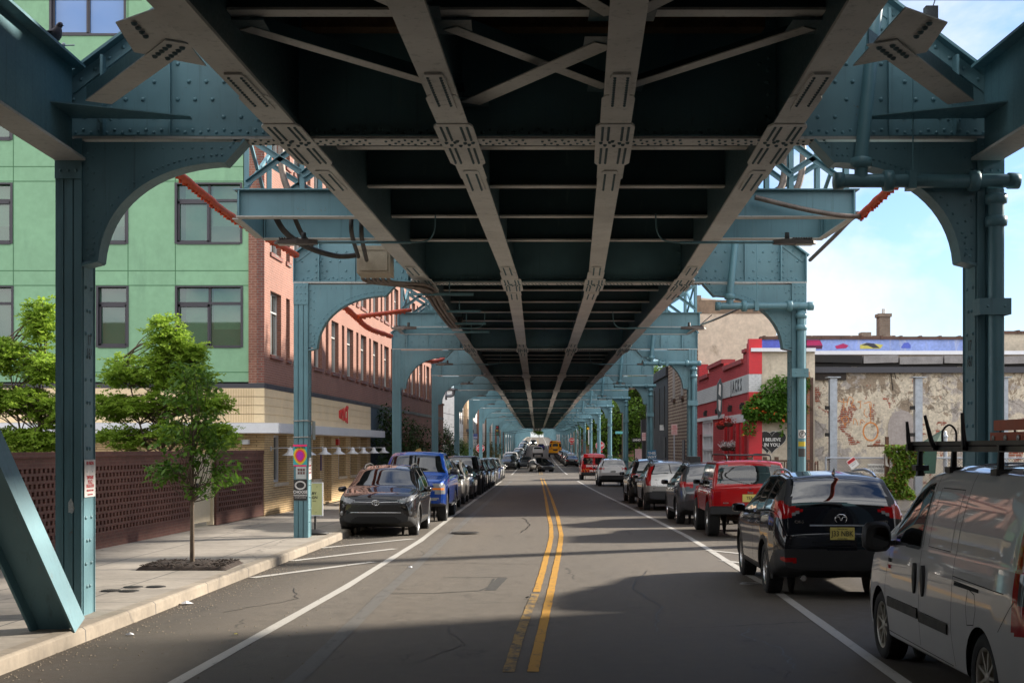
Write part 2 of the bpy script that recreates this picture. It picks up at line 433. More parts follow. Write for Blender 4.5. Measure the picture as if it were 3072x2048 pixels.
tar([(.2, 33), (.5, 36.5), (.3, 41)], .03); tar([(-1.9, 38), (.4, 38.6), (3.4, 38.2)], .03); tar([(-1.0, 50), (1.2, 50.6), (4, 50.2)], .04); tar([(-3.6, 17), (-2.9, 18.4), (-3.2, 20)], .015)
tar([(1.4, 27), (3.6, 27.3)], .02); tar([(-.9, 13.0), (-.5, 14.2), (-.75, 15.6)], .012); tar([(-1.4, 62), (1.2, 62.6), (4.4, 62)], .05)
p = gpt(1395, 1600); m = MB(); m.lathe([(0, .006), (.26, .006), (.27, .012), (.33, .012), (.34, .002)], (p.x, p.y, .0), n=32)
for k in range(-4, 5): m.box(p.x+k*.05-.012, p.x+k*.05+.012, p.y-.2, p.y+.2, .0055, .010)
tag(m.build('manhole_cover', mat('worn_manhole_iron', (.07, .065, .06), .5, .6, var=.4, scale=10)), 'round iron manhole cover in the left lane ahead of the hatched bay', 'manhole cover')
# tree pit with mulch, drain caps, litter
MULCH = mat('bark_mulch', (.028, .017, .012), .95, var=.6, scale=20, bump=1.0, bscale=60)
mb = MB(); r2 = random.Random(3)
n = 26
for j in range(n+1):
    for i in range(n+1):
        x = -5.80+1.40*i/n; y = 21.05+1.4*j/n; h = .175+.04*r2.random()+.03*math.sin(i/n*PI)*math.sin(j/n*PI)
        if i in (0, n) or j in (0, n): h = .152
        mb.v.append((x, y, h))
for j in range(n):
    for i in range(n): mb.f.append([j*(n+1)+i, j*(n+1)+i+1, (j+1)*(n+1)+i+1, (j+1)*(n+1)+i]); mb.mi.append(0); mb.sm.append(True)
for _ in range(500):
    x, y = -5.75+1.3*r2.random(), 21.1+1.3*r2.random(); a = r2.random()*PI; L = .015+.03*r2.random()
    mb.obox((x, y, .21+.01*r2.random()), Vector((math.cos(a), math.sin(a), r2.uniform(-.4, .4)))*L, Vector((-math.sin(a), math.cos(a), 0))*.008, (0, 0, .004))
o = mb.build('tree_pit_mulch', MULCH); o['kind'] = 'stuff'
IRON = mat('cast_iron', (.035, .032, .030), .6, .5, var=.3, scale=8)
lab = ['round slotted iron drain cap nearest the kneeling strut, left of its pair', 'round slotted iron drain cap right beside the first one', 'plain iron cap behind the left slotted cap on the pavement', 'plain iron cap closest to the kerb on the pavement']
for i, (px, py) in enumerate(((333, 1772), (387, 1773), (400, 1761), (468, 1760))):
    p = gpt(px, py, .15); m = MB()
    m.lathe([(.0, .010), (.10, .010), (.105, .006), (.13, .006), (.132, -.004)], (p.x, p.y, .1545), n=24)
    if i < 2:
        for k in range(-4, 5): 
            L = math.sqrt(.01-(k*.022)**2) if abs(k*.022) < .1 else 0
            m.box(p.x+k*.022-.005, p.x+k*.022+.005, p.y-L, p.y+L, .164, .168)
    tag(m.build('drain_cover', IRON), lab[i], 'drain cover', 'iron caps set in the pavement')
p = gpt(2250, 1751); m = MB(); m.lathe([(0, .012), (.10, .012), (.11, .016), (.135, .016), (.145, .006), (.16, .0)], (p.x, p.y, .001), n=28)
for k in range(6): m.obox((p.x+.05*math.cos(k*PI/3), p.y+.05*math.sin(k*PI/3), .0135), (.035, 0, 0), (0, .008, 0), (0, 0, .004))
tag(m.build('valve_cover', mat('worn_steel_cover', (.35, .34, .33), .45, .7, var=.3, scale=20)), 'round pale metal valve cover in the road beside the black hatchback', 'valve cover')
PAPER = mat('scrap_paper', (.7, .7, .72), .8, var=.2, scale=30)
lit = [(560, 1812, .10, 'crumpled white paper scrap in the gutter near the tree pit'), (1232, 1703, .05, 'small pale scrap lying on the pavement seam of the road'), (390, 1905, .05, 'tiny white scrap lying on asphalt near the front kerb'), (708, 1905, .035, 'yellowish leaf lying beside the white edge line'), (1585, 1795, .05, 'dark squashed scrap lying beside the yellow centre line')]
for i, (px, py, s, l) in enumerate(lit):
    p = gpt(px, py); m = MB(); r3 = random.Random(i)
    ring = [(p.x+s*math.cos(a)*r3.uniform(.6, 1), p.y+s*math.sin(a)*r3.uniform(.5, .9), .006+r3.random()*.02) for a in np.arange(0, 6.28, .7)]
    m.add(ring+[(p.x, p.y, .02+s*.3)], [(k, (k+1) % len(ring), len(ring)) for k in range(len(ring))])
    tag(m.build('paper_scrap' if i != 3 else 'fallen_leaf', PAPER if i < 3 else (mat('yellow_leaf', (.5, .45, .1), .8) if i == 3 else CUT)), l, 'litter')
mb = MB(); r4 = random.Random(11)
GRIT = mat('gutter_grit', (.20, .17, .13), .95, var=.5, scale=30)
for k in range(1500):
    y = 9+r4.random()**1.4*34; o = LK+abs(r4.gauss(0, .35))+.02 if r4.random() < .75 else r4.uniform(-4.6, -2)
    s = r4.uniform(.004, .013); x = c(y)+o
    mb.add([(x-s, y, .002), (x, y-s, .003), (x+s, y+s*.3, .002), (x, y, .004+s)], [(0,1,3),(1,2,3),(2,0,3)])
o = mb.build('gutter_debris', GRIT); o['kind'] = 'stuff'
# ================================================================ elevated railway
def teal(name, col, rough=.45):
    t = NT(name); p = t.pos()
    n1 = t.noise(p, .9, 4, .6); n2 = t.noise(p, 24, 4, .65); n3 = t.noise(t.scale(p, (3, 3, .5)), 2.0, 5, .7)
    cc = t.mix(1.0, col, t.ramp(n1, [(.25, .78), (.75, 1.2)]), 'MULTIPLY')
    cc = t.mix(t.ramp(n3, [(.6, 0), (.75, .28)]), cc, (.20, .27, .27))
    cc = t.mix(t.ramp(t.noise(t.scale(p, (9, 9, .35)), 1.4, 4, .7), [(.56, 0), (.74, .5)]), cc, (.045, .085, .095))   # grime runs
    cc = t.mix(t.ramp(t.noise(p, 6, 6, .8), [(.65, 0), (.71, .7)]), cc, (.13, .07, .035))
    t.base(cc); t.rough(t.ramp(n2, [(.3, rough-.08), (.7, rough+.12)]))
    t.bump(n2, .12, .003)
    return t.m
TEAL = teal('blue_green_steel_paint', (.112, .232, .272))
SOFF = teal('soffit_bounce_paint', (.48, .485, .465), .55)     # pale copy: light bounced off the road put into downward girder faces
BOLT = teal('bolt_shade_paint', (.07, .13, .15)); INNER = teal('deck_steel_paint', (.040, .088, .104), .5)  # bolts darker than the steel: shade on their heads put into the colour
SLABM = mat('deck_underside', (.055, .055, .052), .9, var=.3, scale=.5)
WOODT = mat('old_sleeper_wood', (.16, .10, .055), .85, var=.4, scale=3)
BENTS = [15.3, 28.8]+[48.4+18.2*k for k in range(57)]
ZB = 5.5           # underside of the portal girder
CW, CD = .30, .50  # column width across the street and depth along it
CO = 5.40          # offset of a column's outer face
def column_mb(s, det):
    m = MB(); xo = s*CO; xi = s*(CO-CW)
    if det == 0: m.box(xo, xi, 0, CD, -.3, ZB); return m
    x0, x1 = min(xo, xi), max(xo, xi)
    # two channels back to back with cover plates: front and back plates proud, groove between
    for q0, q1 in ((0, .088), (.104, .196), (.212, .30)): m.box(x0+q0, x0+q1, 0, .022, -.3, ZB)
    m.box(x0, x1, CD-.022, CD, -.3, ZB)
    m.box(x0+.012, x1-.012, .034, .055, -.3, ZB-.004); m.box(x0+.012, x1-.012, CD-.055, CD-.022, -.3, ZB-.004)
    m.box(x0+.025, x1-.025, .055, CD-.055, -.3, ZB-.006)
    m.box(x0+.004, x1-.004, .085, CD-.085, -.3, ZB-.008)
    m.box(x0-.06, x1+.06, -.06, CD+.06, -.3, .02)
    sx = x1 if s < 0 else x0; nx = -s
    z = .32
    k = 0
    while z < ZB-.2:
        for yy in ((.15, CD-.15) if k % 2 else (.20, CD-.20)):
            m.dome((sx-nx*.004, yy, z+.15), (nx, 0, 0), .027)
        k += 1; z += .26 if det > 1 else .3
    if det > 1:
        for zz in np.arange(.35, ZB-.3, .26):
            m.dome((x0+.02, -.001, zz), (0, -1, 0), .008, n=5); m.dome((x1-.02, -.001, zz), (0, -1, 0), .008, n=5)
        for zz in (ZB-.36, ZB-.22, ZB-.08):
            for q in (.06, .15, .24): m.dome((x0+q, -.014, zz), (0, -1, 0), .018)
        m.box(x0-.004, x1+.004, -.014, -.003, ZB-.45, ZB-.01)
    return m
def bracket_mb(s, det):
    """curved knee plate between column and girder with its flange"""
    m = MB(); xi = s*(CO-CW); R = 1.55; n = 18 if det else 8
    zt = ZB-.03; zb = ZB-1.36; xe = s*(CO-CW-1.62)
    # arc from column (low) to girder (far)
    cx, cz = s*(CO-CW-1.72), ZB-1.50
    arc = []
    for k in range(n+1):
        a = PI/2*k/n
        arc.append((cx+s*1.56*math.cos(a)**.9 if math.cos(a) > 1e-6 else cx, cz+1.26*math.sin(a)**.9 if a > 0 else cz))
    pts = [(xi, zb-.0)]+[(x, z) for x, z in arc if abs(x-xi) > .10]+[(xe-s*.06, zt)]
    pts = [(xi, zb)]+[(arc[1][0], arc[1][1])]+arc[2:-1]+[(s*(CO-CW-1.60), ZB-.25), (s*(CO-CW-1.80), ZB-.03), (xi, zt)]
    m.poly([(x, .04, z) for x, z in pts], (0, .03, 0))
    fl = [(xi, zb-.04)]+[(arc[1][0], arc[1][1])]+arc[2:-1]+[(s*(CO-CW-1.62), ZB-.25), (s*(CO-CW-1.84), ZB-.01)]
    for (a, b) in zip(fl[:-1], fl[1:]):
        d = Vector((b[0]-a[0], 0, b[1]-a[1])); L = d.length; d.normalize(); nn = Vector((d.z, 0, -d.x))
        if nn.z > 0: nn = -nn
        m.cur = 0
        m.obox(Vector(((a[0]+b[0])/2, .15, (a[1]+b[1])/2))+nn*.008, d*(L/2+.008), (0, .15, 0), nn*.014)
    if det:
        for (a, b) in zip(fl[:-1], fl[1:]):
            p = Vector(((a[0]+b[0])/2, .04, (a[1]+b[1])/2)); d = Vector((b[0]-a[0], 0, b[1]-a[1])).normalized(); nn = Vector((d.z, 0, -d.x))
            if nn.z < 0: nn = -nn
            m.dome(p+nn*.07, (0, -1, 0), .017)
            if Vector((b[0]-a[0], 0, b[1]-a[1])).length > .12: m.dome(p+nn*.07+d*.06, (0, -1, 0), .017)
        for k in range(7): m.dome((xi-s*.05, .04, ZB-.15-k*.18), (0, -1, 0), .018); m.dome((xi-s*.12, .04, ZB-.2-k*.18), (0, -1, 0), .018)
        for k in range(14): m.dome((xi-s*(.15+k*.11), .04, ZB-.10), (0, -1, 0), .015)
    return m
def girder_mb(det):
    m = MB(); zt = 8.0; W = CO+.02
    xs = W-(zt-6.12)/.74
    prof = [(-W, ZB+.03), (W, ZB+.03), (W, 6.12), (xs, zt), (-xs, zt), (-W, 6.12)]
    m.poly([(x, .17, z) for x, z in prof], (0, .03, 0))
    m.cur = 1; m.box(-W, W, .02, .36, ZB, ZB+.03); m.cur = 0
    m.box(-W, W, .015, .365, ZB+.03, ZB+.045)
    for s in (-1, 1):   # sloping top flange and end flange
        m.bar((s*(W+.05), .18, 6.09), (s*xs, .18, zt), .34, .03, (0, 0, 1))
        m.box(s*W, s*(W-.02), .02, .36, ZB+.03, 6.12)
        m.box(s*(W-.55), s*(W-.52), .02, .17, ZB+.04, 6.45)
        m.box(s*3.02, s*2.99, .02, .17, ZB+.04, zt)
        m.box(s*4.15, s*4.12, .10, .17, ZB+.04, 7.0)
    # angle legs along the bottom and under the slope
    m.box(-W, W, .150, .17, ZB+.03, ZB+.17)
    for s in (-1, 1):
        a = Vector((s*(W-.02), .160, 6.02)); b = Vector((s*xs, .160, zt-.09)); m.bar(a, b, .02, .15, (0, 0, 1))
    if det:
        y = .150
        for k in range(-58, 59):
            x = k*.09
            if abs(x) < W-.05: m.dome((x, .148, ZB+.10+(.03 if k % 2 else 0)), (0, -1, 0), .021)
        m.cur = 2
        for k in range(-70, 71):   # rivet heads under the bottom flange
            x = k*.075
            if abs(x) < 3.4 and k % 12 not in (0, 1): m.dome((x, .08 if k % 2 else .14, ZB), (0, 0, -1), .020, .017); m.dome((x+.03, .24 if k % 2 else .30, ZB), (0, 0, -1), .020, .017)
        m.cur = 0
        for s in (-1, 1):
            for i in range(14):
                for j in range(8):
                    x = W-.10-i*.20-(j % 2)*.07; z = ZB+.28+j*.20
                    top = 6.12+(W-x)*.74-.22
                    if 2.6 < x < W-.04 and z < top and (i*3+j*5) % 4 != 0: m.dome((s*x, .17, z), (0, -1, 0), .027)
            for k in range(12):
                z = ZB+.25+k*.14
                for x in (3.12, 2.9, 2.75): m.dome((s*x, .17, z), (0, -1, 0), .025)
                if k < 4: m.dome((s*(W-.47), .17, z), (0, -1, 0), .025); m.dome((s*(W-.60), .17, z), (0, -1, 0), .019)
            for k in range(16):
                q = Vector((s*(W-.1), .148, 6.08)).lerp(Vector((s*xs, .148, zt-.1)), k/15); m.dome(q, (0, -1, 0), .024)
    return m
def make_bent(det, label, group=None):
    root = thing('viaduct_bent', label, 'viaduct bent', (0, 0, 0), 0, group)
    for s in (-1, 1):
        column_mb(s, det).build('column', TEAL, root)
        bracket_mb(s, det).build('knee_bracket', TEAL, root)
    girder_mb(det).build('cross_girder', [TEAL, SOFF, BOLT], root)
    return root
def bent_label(i):
    return {0: 'dark riveted steel portal of the viaduct spanning the street nearest to us',
            1: 'riveted portal of the viaduct with posters pasted on its pavement column',
            2: 'riveted portal of the viaduct just past the blue pickup, yellow stain on its column',
            3: 'pale blue viaduct portal fourth from us, standing past the black hedge',
            4: 'pale blue viaduct portal fifth from us down the street',
            5: 'pale blue viaduct portal at the corner before the stop sign',
            6: 'pale blue viaduct portal beside the red octagonal stop signs'}.get(i, 'pale blue viaduct portal far down the street past the stop signs')
protos = {}
for i, y in enumerate(BENTS):
    det = 2 if i < 2 else (1 if i < 7 else 0)
    grp = 'portals carrying the tracks over the street'
    loc = (c(y), y, e(y))
    if det not in protos: protos[det] = make_bent(det, bent_label(i), grp); protos[det].location = loc; protos[det].scale.x = .983 if i == 0 else 1      # the first portal is a little narrower
    else: dup(protos[det], loc, 0, bent_label(i), grp).scale.x = 1
# painted numbers on the two nearest columns' street faces
INK = mat('black_stencil', (.03, .03, .03), .7, var=.2)
# ---- deck: one long thing carried by the portals
deck = thing('viaduct_deck', 'long dark railway deck on four steel girders overhead', 'railway deck', (0, 0, 0), parts_world=True)
SO = (-2.64, -.79, .95, 2.80)
YD = [-170, -45, -14, 0, 15.3, 28.8]+[48.4+18.2*k for k in range(57)]
def sgm(o0, o1, z0, z1, m, yy, inset=0):
    for a, b in zip(yy[:-1], yy[1:]):
        ea, eb = e(a), e(b)
        vs = [(c(a)+o0, a, z0+ea), (c(a)+o1, a, z0+ea), (c(b)+o1, b, z0+eb), (c(b)+o0, b, z0+eb), (c(a)+o0, a, z1+ea), (c(a)+o1, a, z1+ea), (c(b)+o1, b, z1+eb), (c(b)+o0, b, z1+eb)]
        m.add(vs, [(0,3,2,1),(4,5,6,7),(0,1,5,4),(1,2,6,5),(2,3,7,6),(3,0,4,7)])
for o in SO:
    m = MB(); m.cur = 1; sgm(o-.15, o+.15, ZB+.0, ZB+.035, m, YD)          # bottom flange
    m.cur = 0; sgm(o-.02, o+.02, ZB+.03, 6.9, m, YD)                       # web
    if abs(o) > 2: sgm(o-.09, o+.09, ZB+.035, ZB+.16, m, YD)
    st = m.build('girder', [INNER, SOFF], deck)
    # splice plates and bolts below each portal
    for i, y in enumerate(BENTS[:9]):
        sp = MB(); sp.cur = 0
        x = c(y)+o; z = ZB+e(y); k = c(y+1)-c(y); k0 = c(y)-c(y-1)
        for (ya, yb, w, dz) in ((-.95, 1.15, .21, .022), (-2.1, 2.15, .165, .009), (-2.9, -1.5, .10, .024), (1.5, 2.9, .10, .024)):
            ya += .2; yb += .2
            kk = lambda q: x+(k if q > 0 else k0)*q
            xa, xb = kk(ya), kk(yb)
            sp.poly([(xa-w*.8, y+ya, z), (xa+w*.8, y+ya, z), (xa+w, y+ya+.12, z), (xb+w, y+yb-.12, z), (xb+w*.8, y+yb, z), (xb-w*.8, y+yb, z), (xb-w, y+yb-.12, z), (xa-w, y+ya+.12, z)], (0, 0, -dz))
        sp.cur = 1
        if i < 3:
            for q in (-.14, -.075, .075, .14):
                for t_ in np.arange(-.62, -.02, .065): sp.dome((x+k0*t_+q, y+t_, z-.022), (0, 0, -1), .018, .02)
                for t_ in np.arange(.42, 1.22, .065): sp.dome((x+k*t_+q, y+t_, z-.022), (0, 0, -1), .018, .02)
            for q, t_ in ((-.15, .1), (-.05, .08), (.06, .12), (.15, .1), (-.1, .22), (.1, .2), (0, .25), (-.02, .02)): sp.dome((x+k*t_+q, y+t_, z-.022), (0, 0, -1), .026, .026)
            for q in (-.06, .06):
                for t_ in np.arange(-2.6, -1.5, .085): sp.dome((x+k0*t_+q, y+t_, z-.024), (0, 0, -1), .018, .02)
                for t_ in np.arange(1.9, 3.0, .085): sp.dome((x+k*t_+q, y+t_, z-.024), (0, 0, -1), .018, .02)
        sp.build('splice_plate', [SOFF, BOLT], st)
for i in range(70):     # floor beams between portals
    pass
fb = []
for i in range(len(BENTS)-1):
    a, b = BENTS[i], BENTS[i+1]; n = 5 if i == 0 else 7
    fb += [a+(b-a)*k/n for k in range(1, n)]
fb = [3.2, 6.4, 9.4, 12.4]+fb
far = MB()
for i, y in enumerate(fb):
    m = MB() if i < 92 else far; z = 5.98+e(y); x0, x1 = c(y)+SO[0], c(y)+SO[3]
    m.cur = 1; m.box(x0+.02, x1-.02, y-.10, y+.10, z, z+.025); m.cur = 0
    m.box(x0+.02, x1-.02, y-.008, y+.008, z+.025, z+.75); m.box(x0+.02, x1-.02, y-.10, y+.10, z+.72, z+.745)
    if i < 40:
        for q in SO[1:3]:
            for s in (-1, 1):
                m.box(c(y)+q+s*.02, c(y)+q+s*.10, y-.06, y-.008, z+.05, z+.7)
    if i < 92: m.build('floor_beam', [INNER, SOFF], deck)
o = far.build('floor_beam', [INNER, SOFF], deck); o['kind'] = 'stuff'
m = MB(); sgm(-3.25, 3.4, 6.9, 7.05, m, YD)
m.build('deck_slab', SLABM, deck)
m = MB()
for y in np.arange(2, 60, .62): m.box(c(y)-2.5, c(y)+2.6, y, y+.24, 6.66+e(y), 6.895+e(y))
m.build('timber_tie', WOODT, deck)['kind'] = 'stuff'
# diagonal lateral bracing ahead of the first portal and beyond it
def brace(p0, p1, w=.16, h=.12, mats=None):
    m = MB(); m.cur = 1; m.bar(p0, p1, w, .014); m.cur = 0
    d = (Vector(p1)-Vector(p0)).normalized(); sd = d.cross(Vector((0,0,1)))
    m.bar(Vector(p0)+sd*w*.46+Vector((0,0,h/2)), Vector(p1)+sd*w*.46+Vector((0,0,h/2)), .014, h)
    for q in (p0, p1): m.obox(Vector(q)+Vector((0,0,.012)), (.20, 0, 0), (0, .22, 0), (0, 0, .008))
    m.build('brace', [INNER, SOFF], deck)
    return m
zb = 5.66
def sx(k, y): return c(y)+SO[k]
brace((sx(0, 12.7)+.1, 12.7, zb+.28), (sx(1, 14.8)-.1, 14.8, zb+.28)); brace((sx(3, 12.7)-.1, 12.7, zb+.28), (sx(2, 14.8)+.1, 14.8, zb+.28))
brace((sx(1, 12.7)+.15, 12.7, zb+.28), (sx(2, 14.8)-.1, 14.8, zb+.28)); brace((sx(2, 12.8)-.15, 12.8, zb+.16), (sx(1, 15.0)+.15, 15.0, zb+.16), .24, .03)
for i, (a, b) in enumerate(((9.5, 12.3), (6.4, 9.3))):
    brace((sx(1, b)-.1, b, zb+.28), (sx(0, a)+.1, a, zb+.28)); brace((sx(2, b)+.1, b, zb+.28), (sx(3, a)-.1, a, zb+.28)); brace((sx(1, a)+.1, a, zb+.28), (sx(2, b)-.1, b, zb+.28))
# ---- station framing around the first portal: side girders, knee bars, leaning strut
for s in (-1, 1):
    t = thing('side_girder', 'dark steel girder reaching towards us from the first %s column head' % ('left pavement' if s < 0 else 'right pavement'), 'girder', (s*5.2, 8, 0), parts_world=True, group='girders running along the column heads')
    m = MB(); x = c(15)+s*5.12
    m.box(x-.02, x+.02, 3, 15.28, 5.28, 6.28); m.box(x-.17, x+.17, 3, 15.28, 6.28, 6.31); m.cur = 1; m.box(x-.17, x+.17, 3, 15.28, 5.25, 5.28); m.cur = 0
    for y in (5, 7.5, 10, 12.5): m.box(x-.12, x+.12, y, y+.02, 5.28, 6.28)
    m.build('girder_body', [TEAL, SOFF], t)
    m = MB(); m.poly([(x-s*.02, 14.55, 5.72), (x-s*.02, 15.28, 5.72), (x-s*1.35, 15.34, 5.72), (x-s*1.35, 15.2, 5.72)], (0, 0, .014))
    m.build('gusset_plate', TEAL, t)
    t = thing('corner_brace', 'steel channel brace angling from the %s outer deck girder to the first column head' % ('left' if s < 0 else 'right'), 'brace', (s*3, 11.4, 5.6), parts_world=True, group='channel braces at the first portal')
    m = MB(); p0 = Vector((.165+s*3.08, 12.0, 5.60)); p1 = Vector((.185+s*4.48, 14.2, 5.63))
    m.cur = 1; m.bar(p0, p1, .27, .014); m.cur = 0
    d = (p1-p0).normalized(); sd = d.cross(Vector((0,0,1)))*s
    for q in (.12, -.12): m.bar(p0-sd*q+Vector((0,0,.07)), p1-sd*q+Vector((0,0,.07)), .014, .14)
    m.cur = 1; m.poly([p0+Vector((-s*.05, -.9, .012)), p0+Vector((s*.42, -.5, .012)), p0+Vector((s*.5, .35, .012)), p0+Vector((-s*.05, .8, .012))], (0, 0, .012))
    m.cur = 2
    for k in range(5):
        for q in (-.06, .06): m.dome(p0+d*(.12+k*.1)+sd*q+Vector((0,0,-.007)), (0, 0, -1), .03, .03)
    for k in range(4): m.dome(p0+Vector((s*.25, -.55+k*.12, .0)), (0, 0, -1), .03, .03)
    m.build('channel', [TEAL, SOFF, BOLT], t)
p1 = Vector((-4.72, 14.28, .13)); p0 = Vector((-6.35, 12.55, 5.2))
t = thing('leaning_strut', 'blue green steel strut leaning against the foot of the nearest left column', 'strut', p1, parts_world=True)
m = MB(); d = (p1-p0).normalized(); w = Vector((.936, .35, 0)); w = Vector((1, .0, .0)); n = d.cross(w).normalized(); w = n.cross(d).normalized()
L = (p1-p0).length; mid = (p0+p1)/2
for q in (-.21, .21): m.obox(mid+w*q, w*.012, d*(L/2), n*.17)
m.obox(mid+n*.0, w*.21, d*(L/2), n*.012)
m.build('strut_body', TEAL, t)
for s, l in ((-1, 'left'), (1, 'right')):
    t = thing('station_platform', 'station platform slab above the %s pavement behind us' % l, 'platform', (s*6, -10, 7), parts_world=True)
    m = MB(); m.box(s*3.9, s*8.2, -90, 14.4, 6.75, 7.05); m.box(s*8.0, s*8.2, -90, 14.4, 7.05, 8.4); m.build('slab', SLABM, t)
# ---- cantilever platforms with lattice posts above
def platform(y0, y1, s, reach, label):
    t = thing('cable_platform', label, 'platform', (c(y0)+s*4, y0, 5.6), parts_world=True, group='cantilever cable platforms hung on the deck sides')
    xi = c(y0)+(SO[0] if s < 0 else SO[3])+s*.1; xo = c(y0)+s*reach; h0, h1 = 5.60, 6.0
    for y in (y0, y1):
        m = MB(); m.cur = 0; m.box(xi, xo, y, y+.02, h0, h1); m.cur = 1; m.box(xi, xo, y-.10, y+.12, h0-.018, h0); m.cur = 0
        m.box(xi, xo+s*.04, y-.10, y+.12, h1, h1+.018)
        for q in (.02, .98): m.box(xi+(xo-xi)*q-.01, xi+(xo-xi)*q+.01, y-.09, y, h0, h1)
        m.build('beam', [TEAL, SOFF], t)
    m = MB(); m.box(xo-s*.02, xo, y0+.02, y1, h0, h1); m.cur = 1; m.box(xo-.1, xo+.02, y0+.12, y1-.10, h0-.018, h0); m.build('end_beam', [TEAL, SOFF], t)
    px = [xo-s*.12, xo-s*.98, xo-s*1.75]
    for y in (y0+.1, y1-.1):
        for x in px:
            m = MB(); m.box(x-.045, x+.045, y, y+.012, h1+.018, 7.3); m.box(x-.045, x-.033, y, y+.09, h1+.018, 7.3); m.build('post', TEAL, t)
        for (xa, za, xb, zb_) in ((px[0], 6.85, px[1], 6.3), (px[0], 6.12, px[1], 6.75), (px[1], 6.25, px[2], 6.9)):
            m = MB(); m.bar((xa, y-.03, za), (xb, y-.03, zb_), .012, .09, (0, 0, 1)); m.bar((xa, y-.065, za+.04), (xb, y-.065, zb_+.04), .07, .01, (0, 0, 1)); m.build('lattice_bar', TEAL, t)
    m = MB(); m.bar((px[0], y0+.1, 6.05), (px[0], y1-.1, 7.0), .05, .05); m.bar((px[0], y1-.1, 6.05), (px[0], y0+.1, 7.0), .05, .05); m.build('lattice_bar', TEAL, t)
    return t
platform(21.1, 23.3, -1, 4.70, 'blue steel cable platform on the left deck side before the second portal')
platform(21.1, 23.3, 1, 4.85, 'blue steel cable platform on the right deck side before the second portal')
platform(40.4, 43.0, -1, 4.4, 'pale cable platform on the left deck side past the second portal')
platform(40.4, 43.0, 1, 4.55, 'pale cable platform on the right deck side past the second portal')
# thick cables looping down from the platforms, chains
CABLE = mat('black_cable', (.018, .017, .016), .55, var=.3, scale=6); RUSTC = mat('weathered_conduit', (.16, .13, .11), .55, .3, var=.4, scale=5, stain=(.12, .06, .03))
def curve(pts, n=10):
    P = [Vector(p) for p in pts]; out = []
    for i in range(len(P)-1):
        a, b, c0, d = P[max(i-1, 0)], P[i], P[i+1], P[min(i+2, len(P)-1)]
        for k in range(n):
            t = k/n; out.append(.5*((2*b)+(c0-a)*t+(2*a-5*b+4*c0-d)*t*t+(3*b-a-3*c0+d)*t**3))
    return out+[P[-1]]
for s in (-1, 1):
    side = 'left' if s < 0 else 'right'; x = c(22)
    for k, (pts, r) in enumerate((([(x+s*3.9, 22.3, 7.3), (x+s*3.95, 22.3, 6.5), (x+s*3.7, 22.2, 6.1), (x+s*2.9, 22.2, 6.02)], .06), ([(x+s*4.3, 22.6, 7.3), (x+s*4.28, 22.5, 6.6), (x+s*4.05, 22.4, 6.15), (x+s*3.4, 22.3, 6.05)], .055))):
        m = MB(); m.tube(curve(pts), r, 8)
        tag(m.build('thick_cable', RUSTC if k or s > 0 else CABLE), '%s thick cable curling down through the %s lattice posts of the near platform' % (('inner', 'outer')[k], side), 'cable', 'thick cables curling through the platforms')
for k, pts in enumerate((([(810, 610, 22), (850, 690, 22.2), (920, 740, 23.5), (1010, 768, 25), (1075, 765, 26)]), ([(870, 620, 22), (905, 700, 22.5), (935, 735, 23.2)]), ([(1055, 640, 22.5), (1055, 700, 22.6), (1075, 770, 25.2)]), ([(1085, 640, 22.6), (1085, 710, 22.8), (1100, 780, 25.2)]))):
    m = MB(); m.tube(curve([at(*q) for q in pts]), .05 if k == 0 else .038, 8)
    tag(m.build('thick_cable', CABLE), ['long black cable sagging from the left platform to the second portal', 'short black cable dropping behind the left street lamp', 'inner black cable running down into the conduit box', 'outer black cable running down into the conduit box'][k], 'cable', 'black cables under the left platform')
# conduit box and bundle of conduits hung beside the left girder
t = thing('junction_box', 'beige steel junction box hung under the left deck girder', 'junction box', at(1125, 820, 25.5), parts_world=True)
BOXM = mat('beige_box_paint', (.34, .29, .215), .6, var=.2, scale=4)
b0 = at(1070, 818, 25.3); m = MB(); m.box(b0.x, b0.x+.62, 25.3, 26.1, b0.z, b0.z+.5); m.box(b0.x-.015, b0.x+.635, 25.285, 26.115, b0.z+.42, b0.z+.46); m.build('box_shell', BOXM, t)
m = MB(); m.box(b0.x+.05, b0.x+.57, 25.28, 25.3, b0.z+.04, b0.z+.38); m.build('lid', BOXM, t)
for k in range(6):
    m = MB(); xx = lambda y: c(y)-2.42-.085*(k % 3)
    zz = 5.33+.09*(k//3)
    pts = [(b0.x+.08+.09*k, 26.0, b0.z+.1), (b0.x+.08+.09*k, 26.5, b0.z-.02)]+[(xx(y)-.2*max(0, (30-y)/4), y, zz-(.12 if 30 < y < 36 else .05)) for y in (28.2, 31, 34, 37)]+[(xx(38.5), 38.5, 5.55), (xx(39.2), 39.2, 5.75)]
    m.tube(curve(pts, 6), .034, 8)
    for y in (29, 31.2, 33.4, 35.6): m.lathe([(.034, -.06), (.045, -.06), (.045, .06), (.034, .06)], (xx(y)-.2*max(0, (30-y)/4), y, zz-.08), 'Y', 8)
    tag(m.build('conduit', RUSTC), 'rusty steel conduit in the bundle hung along the left deck girder', 'conduit', 'conduits bundled below the left girder')
for i, y in enumerate((28.6, 32.2, 35.4, 38.0)):
    m = MB(); m.bar((c(y)-2.95, y, 5.24), (c(y)-1.6, y, 5.24), .05, .05); m.tube([(c(y)-2.9, y, 5.24), (c(y)-2.9, y, 5.6)], .012, 6); m.tube([(c(y)-2.1, y, 5.24), (c(y)-2.1, y, 5.5)], .012, 6)
    tag(m.build('conduit_hanger', TEAL), 'steel hanger bar %s under the conduit bundle' % ('nearest the second portal', 'second from the second portal', 'third from the second portal', 'farthest from the second portal')[i], 'hanger', 'hanger bars under the conduits')
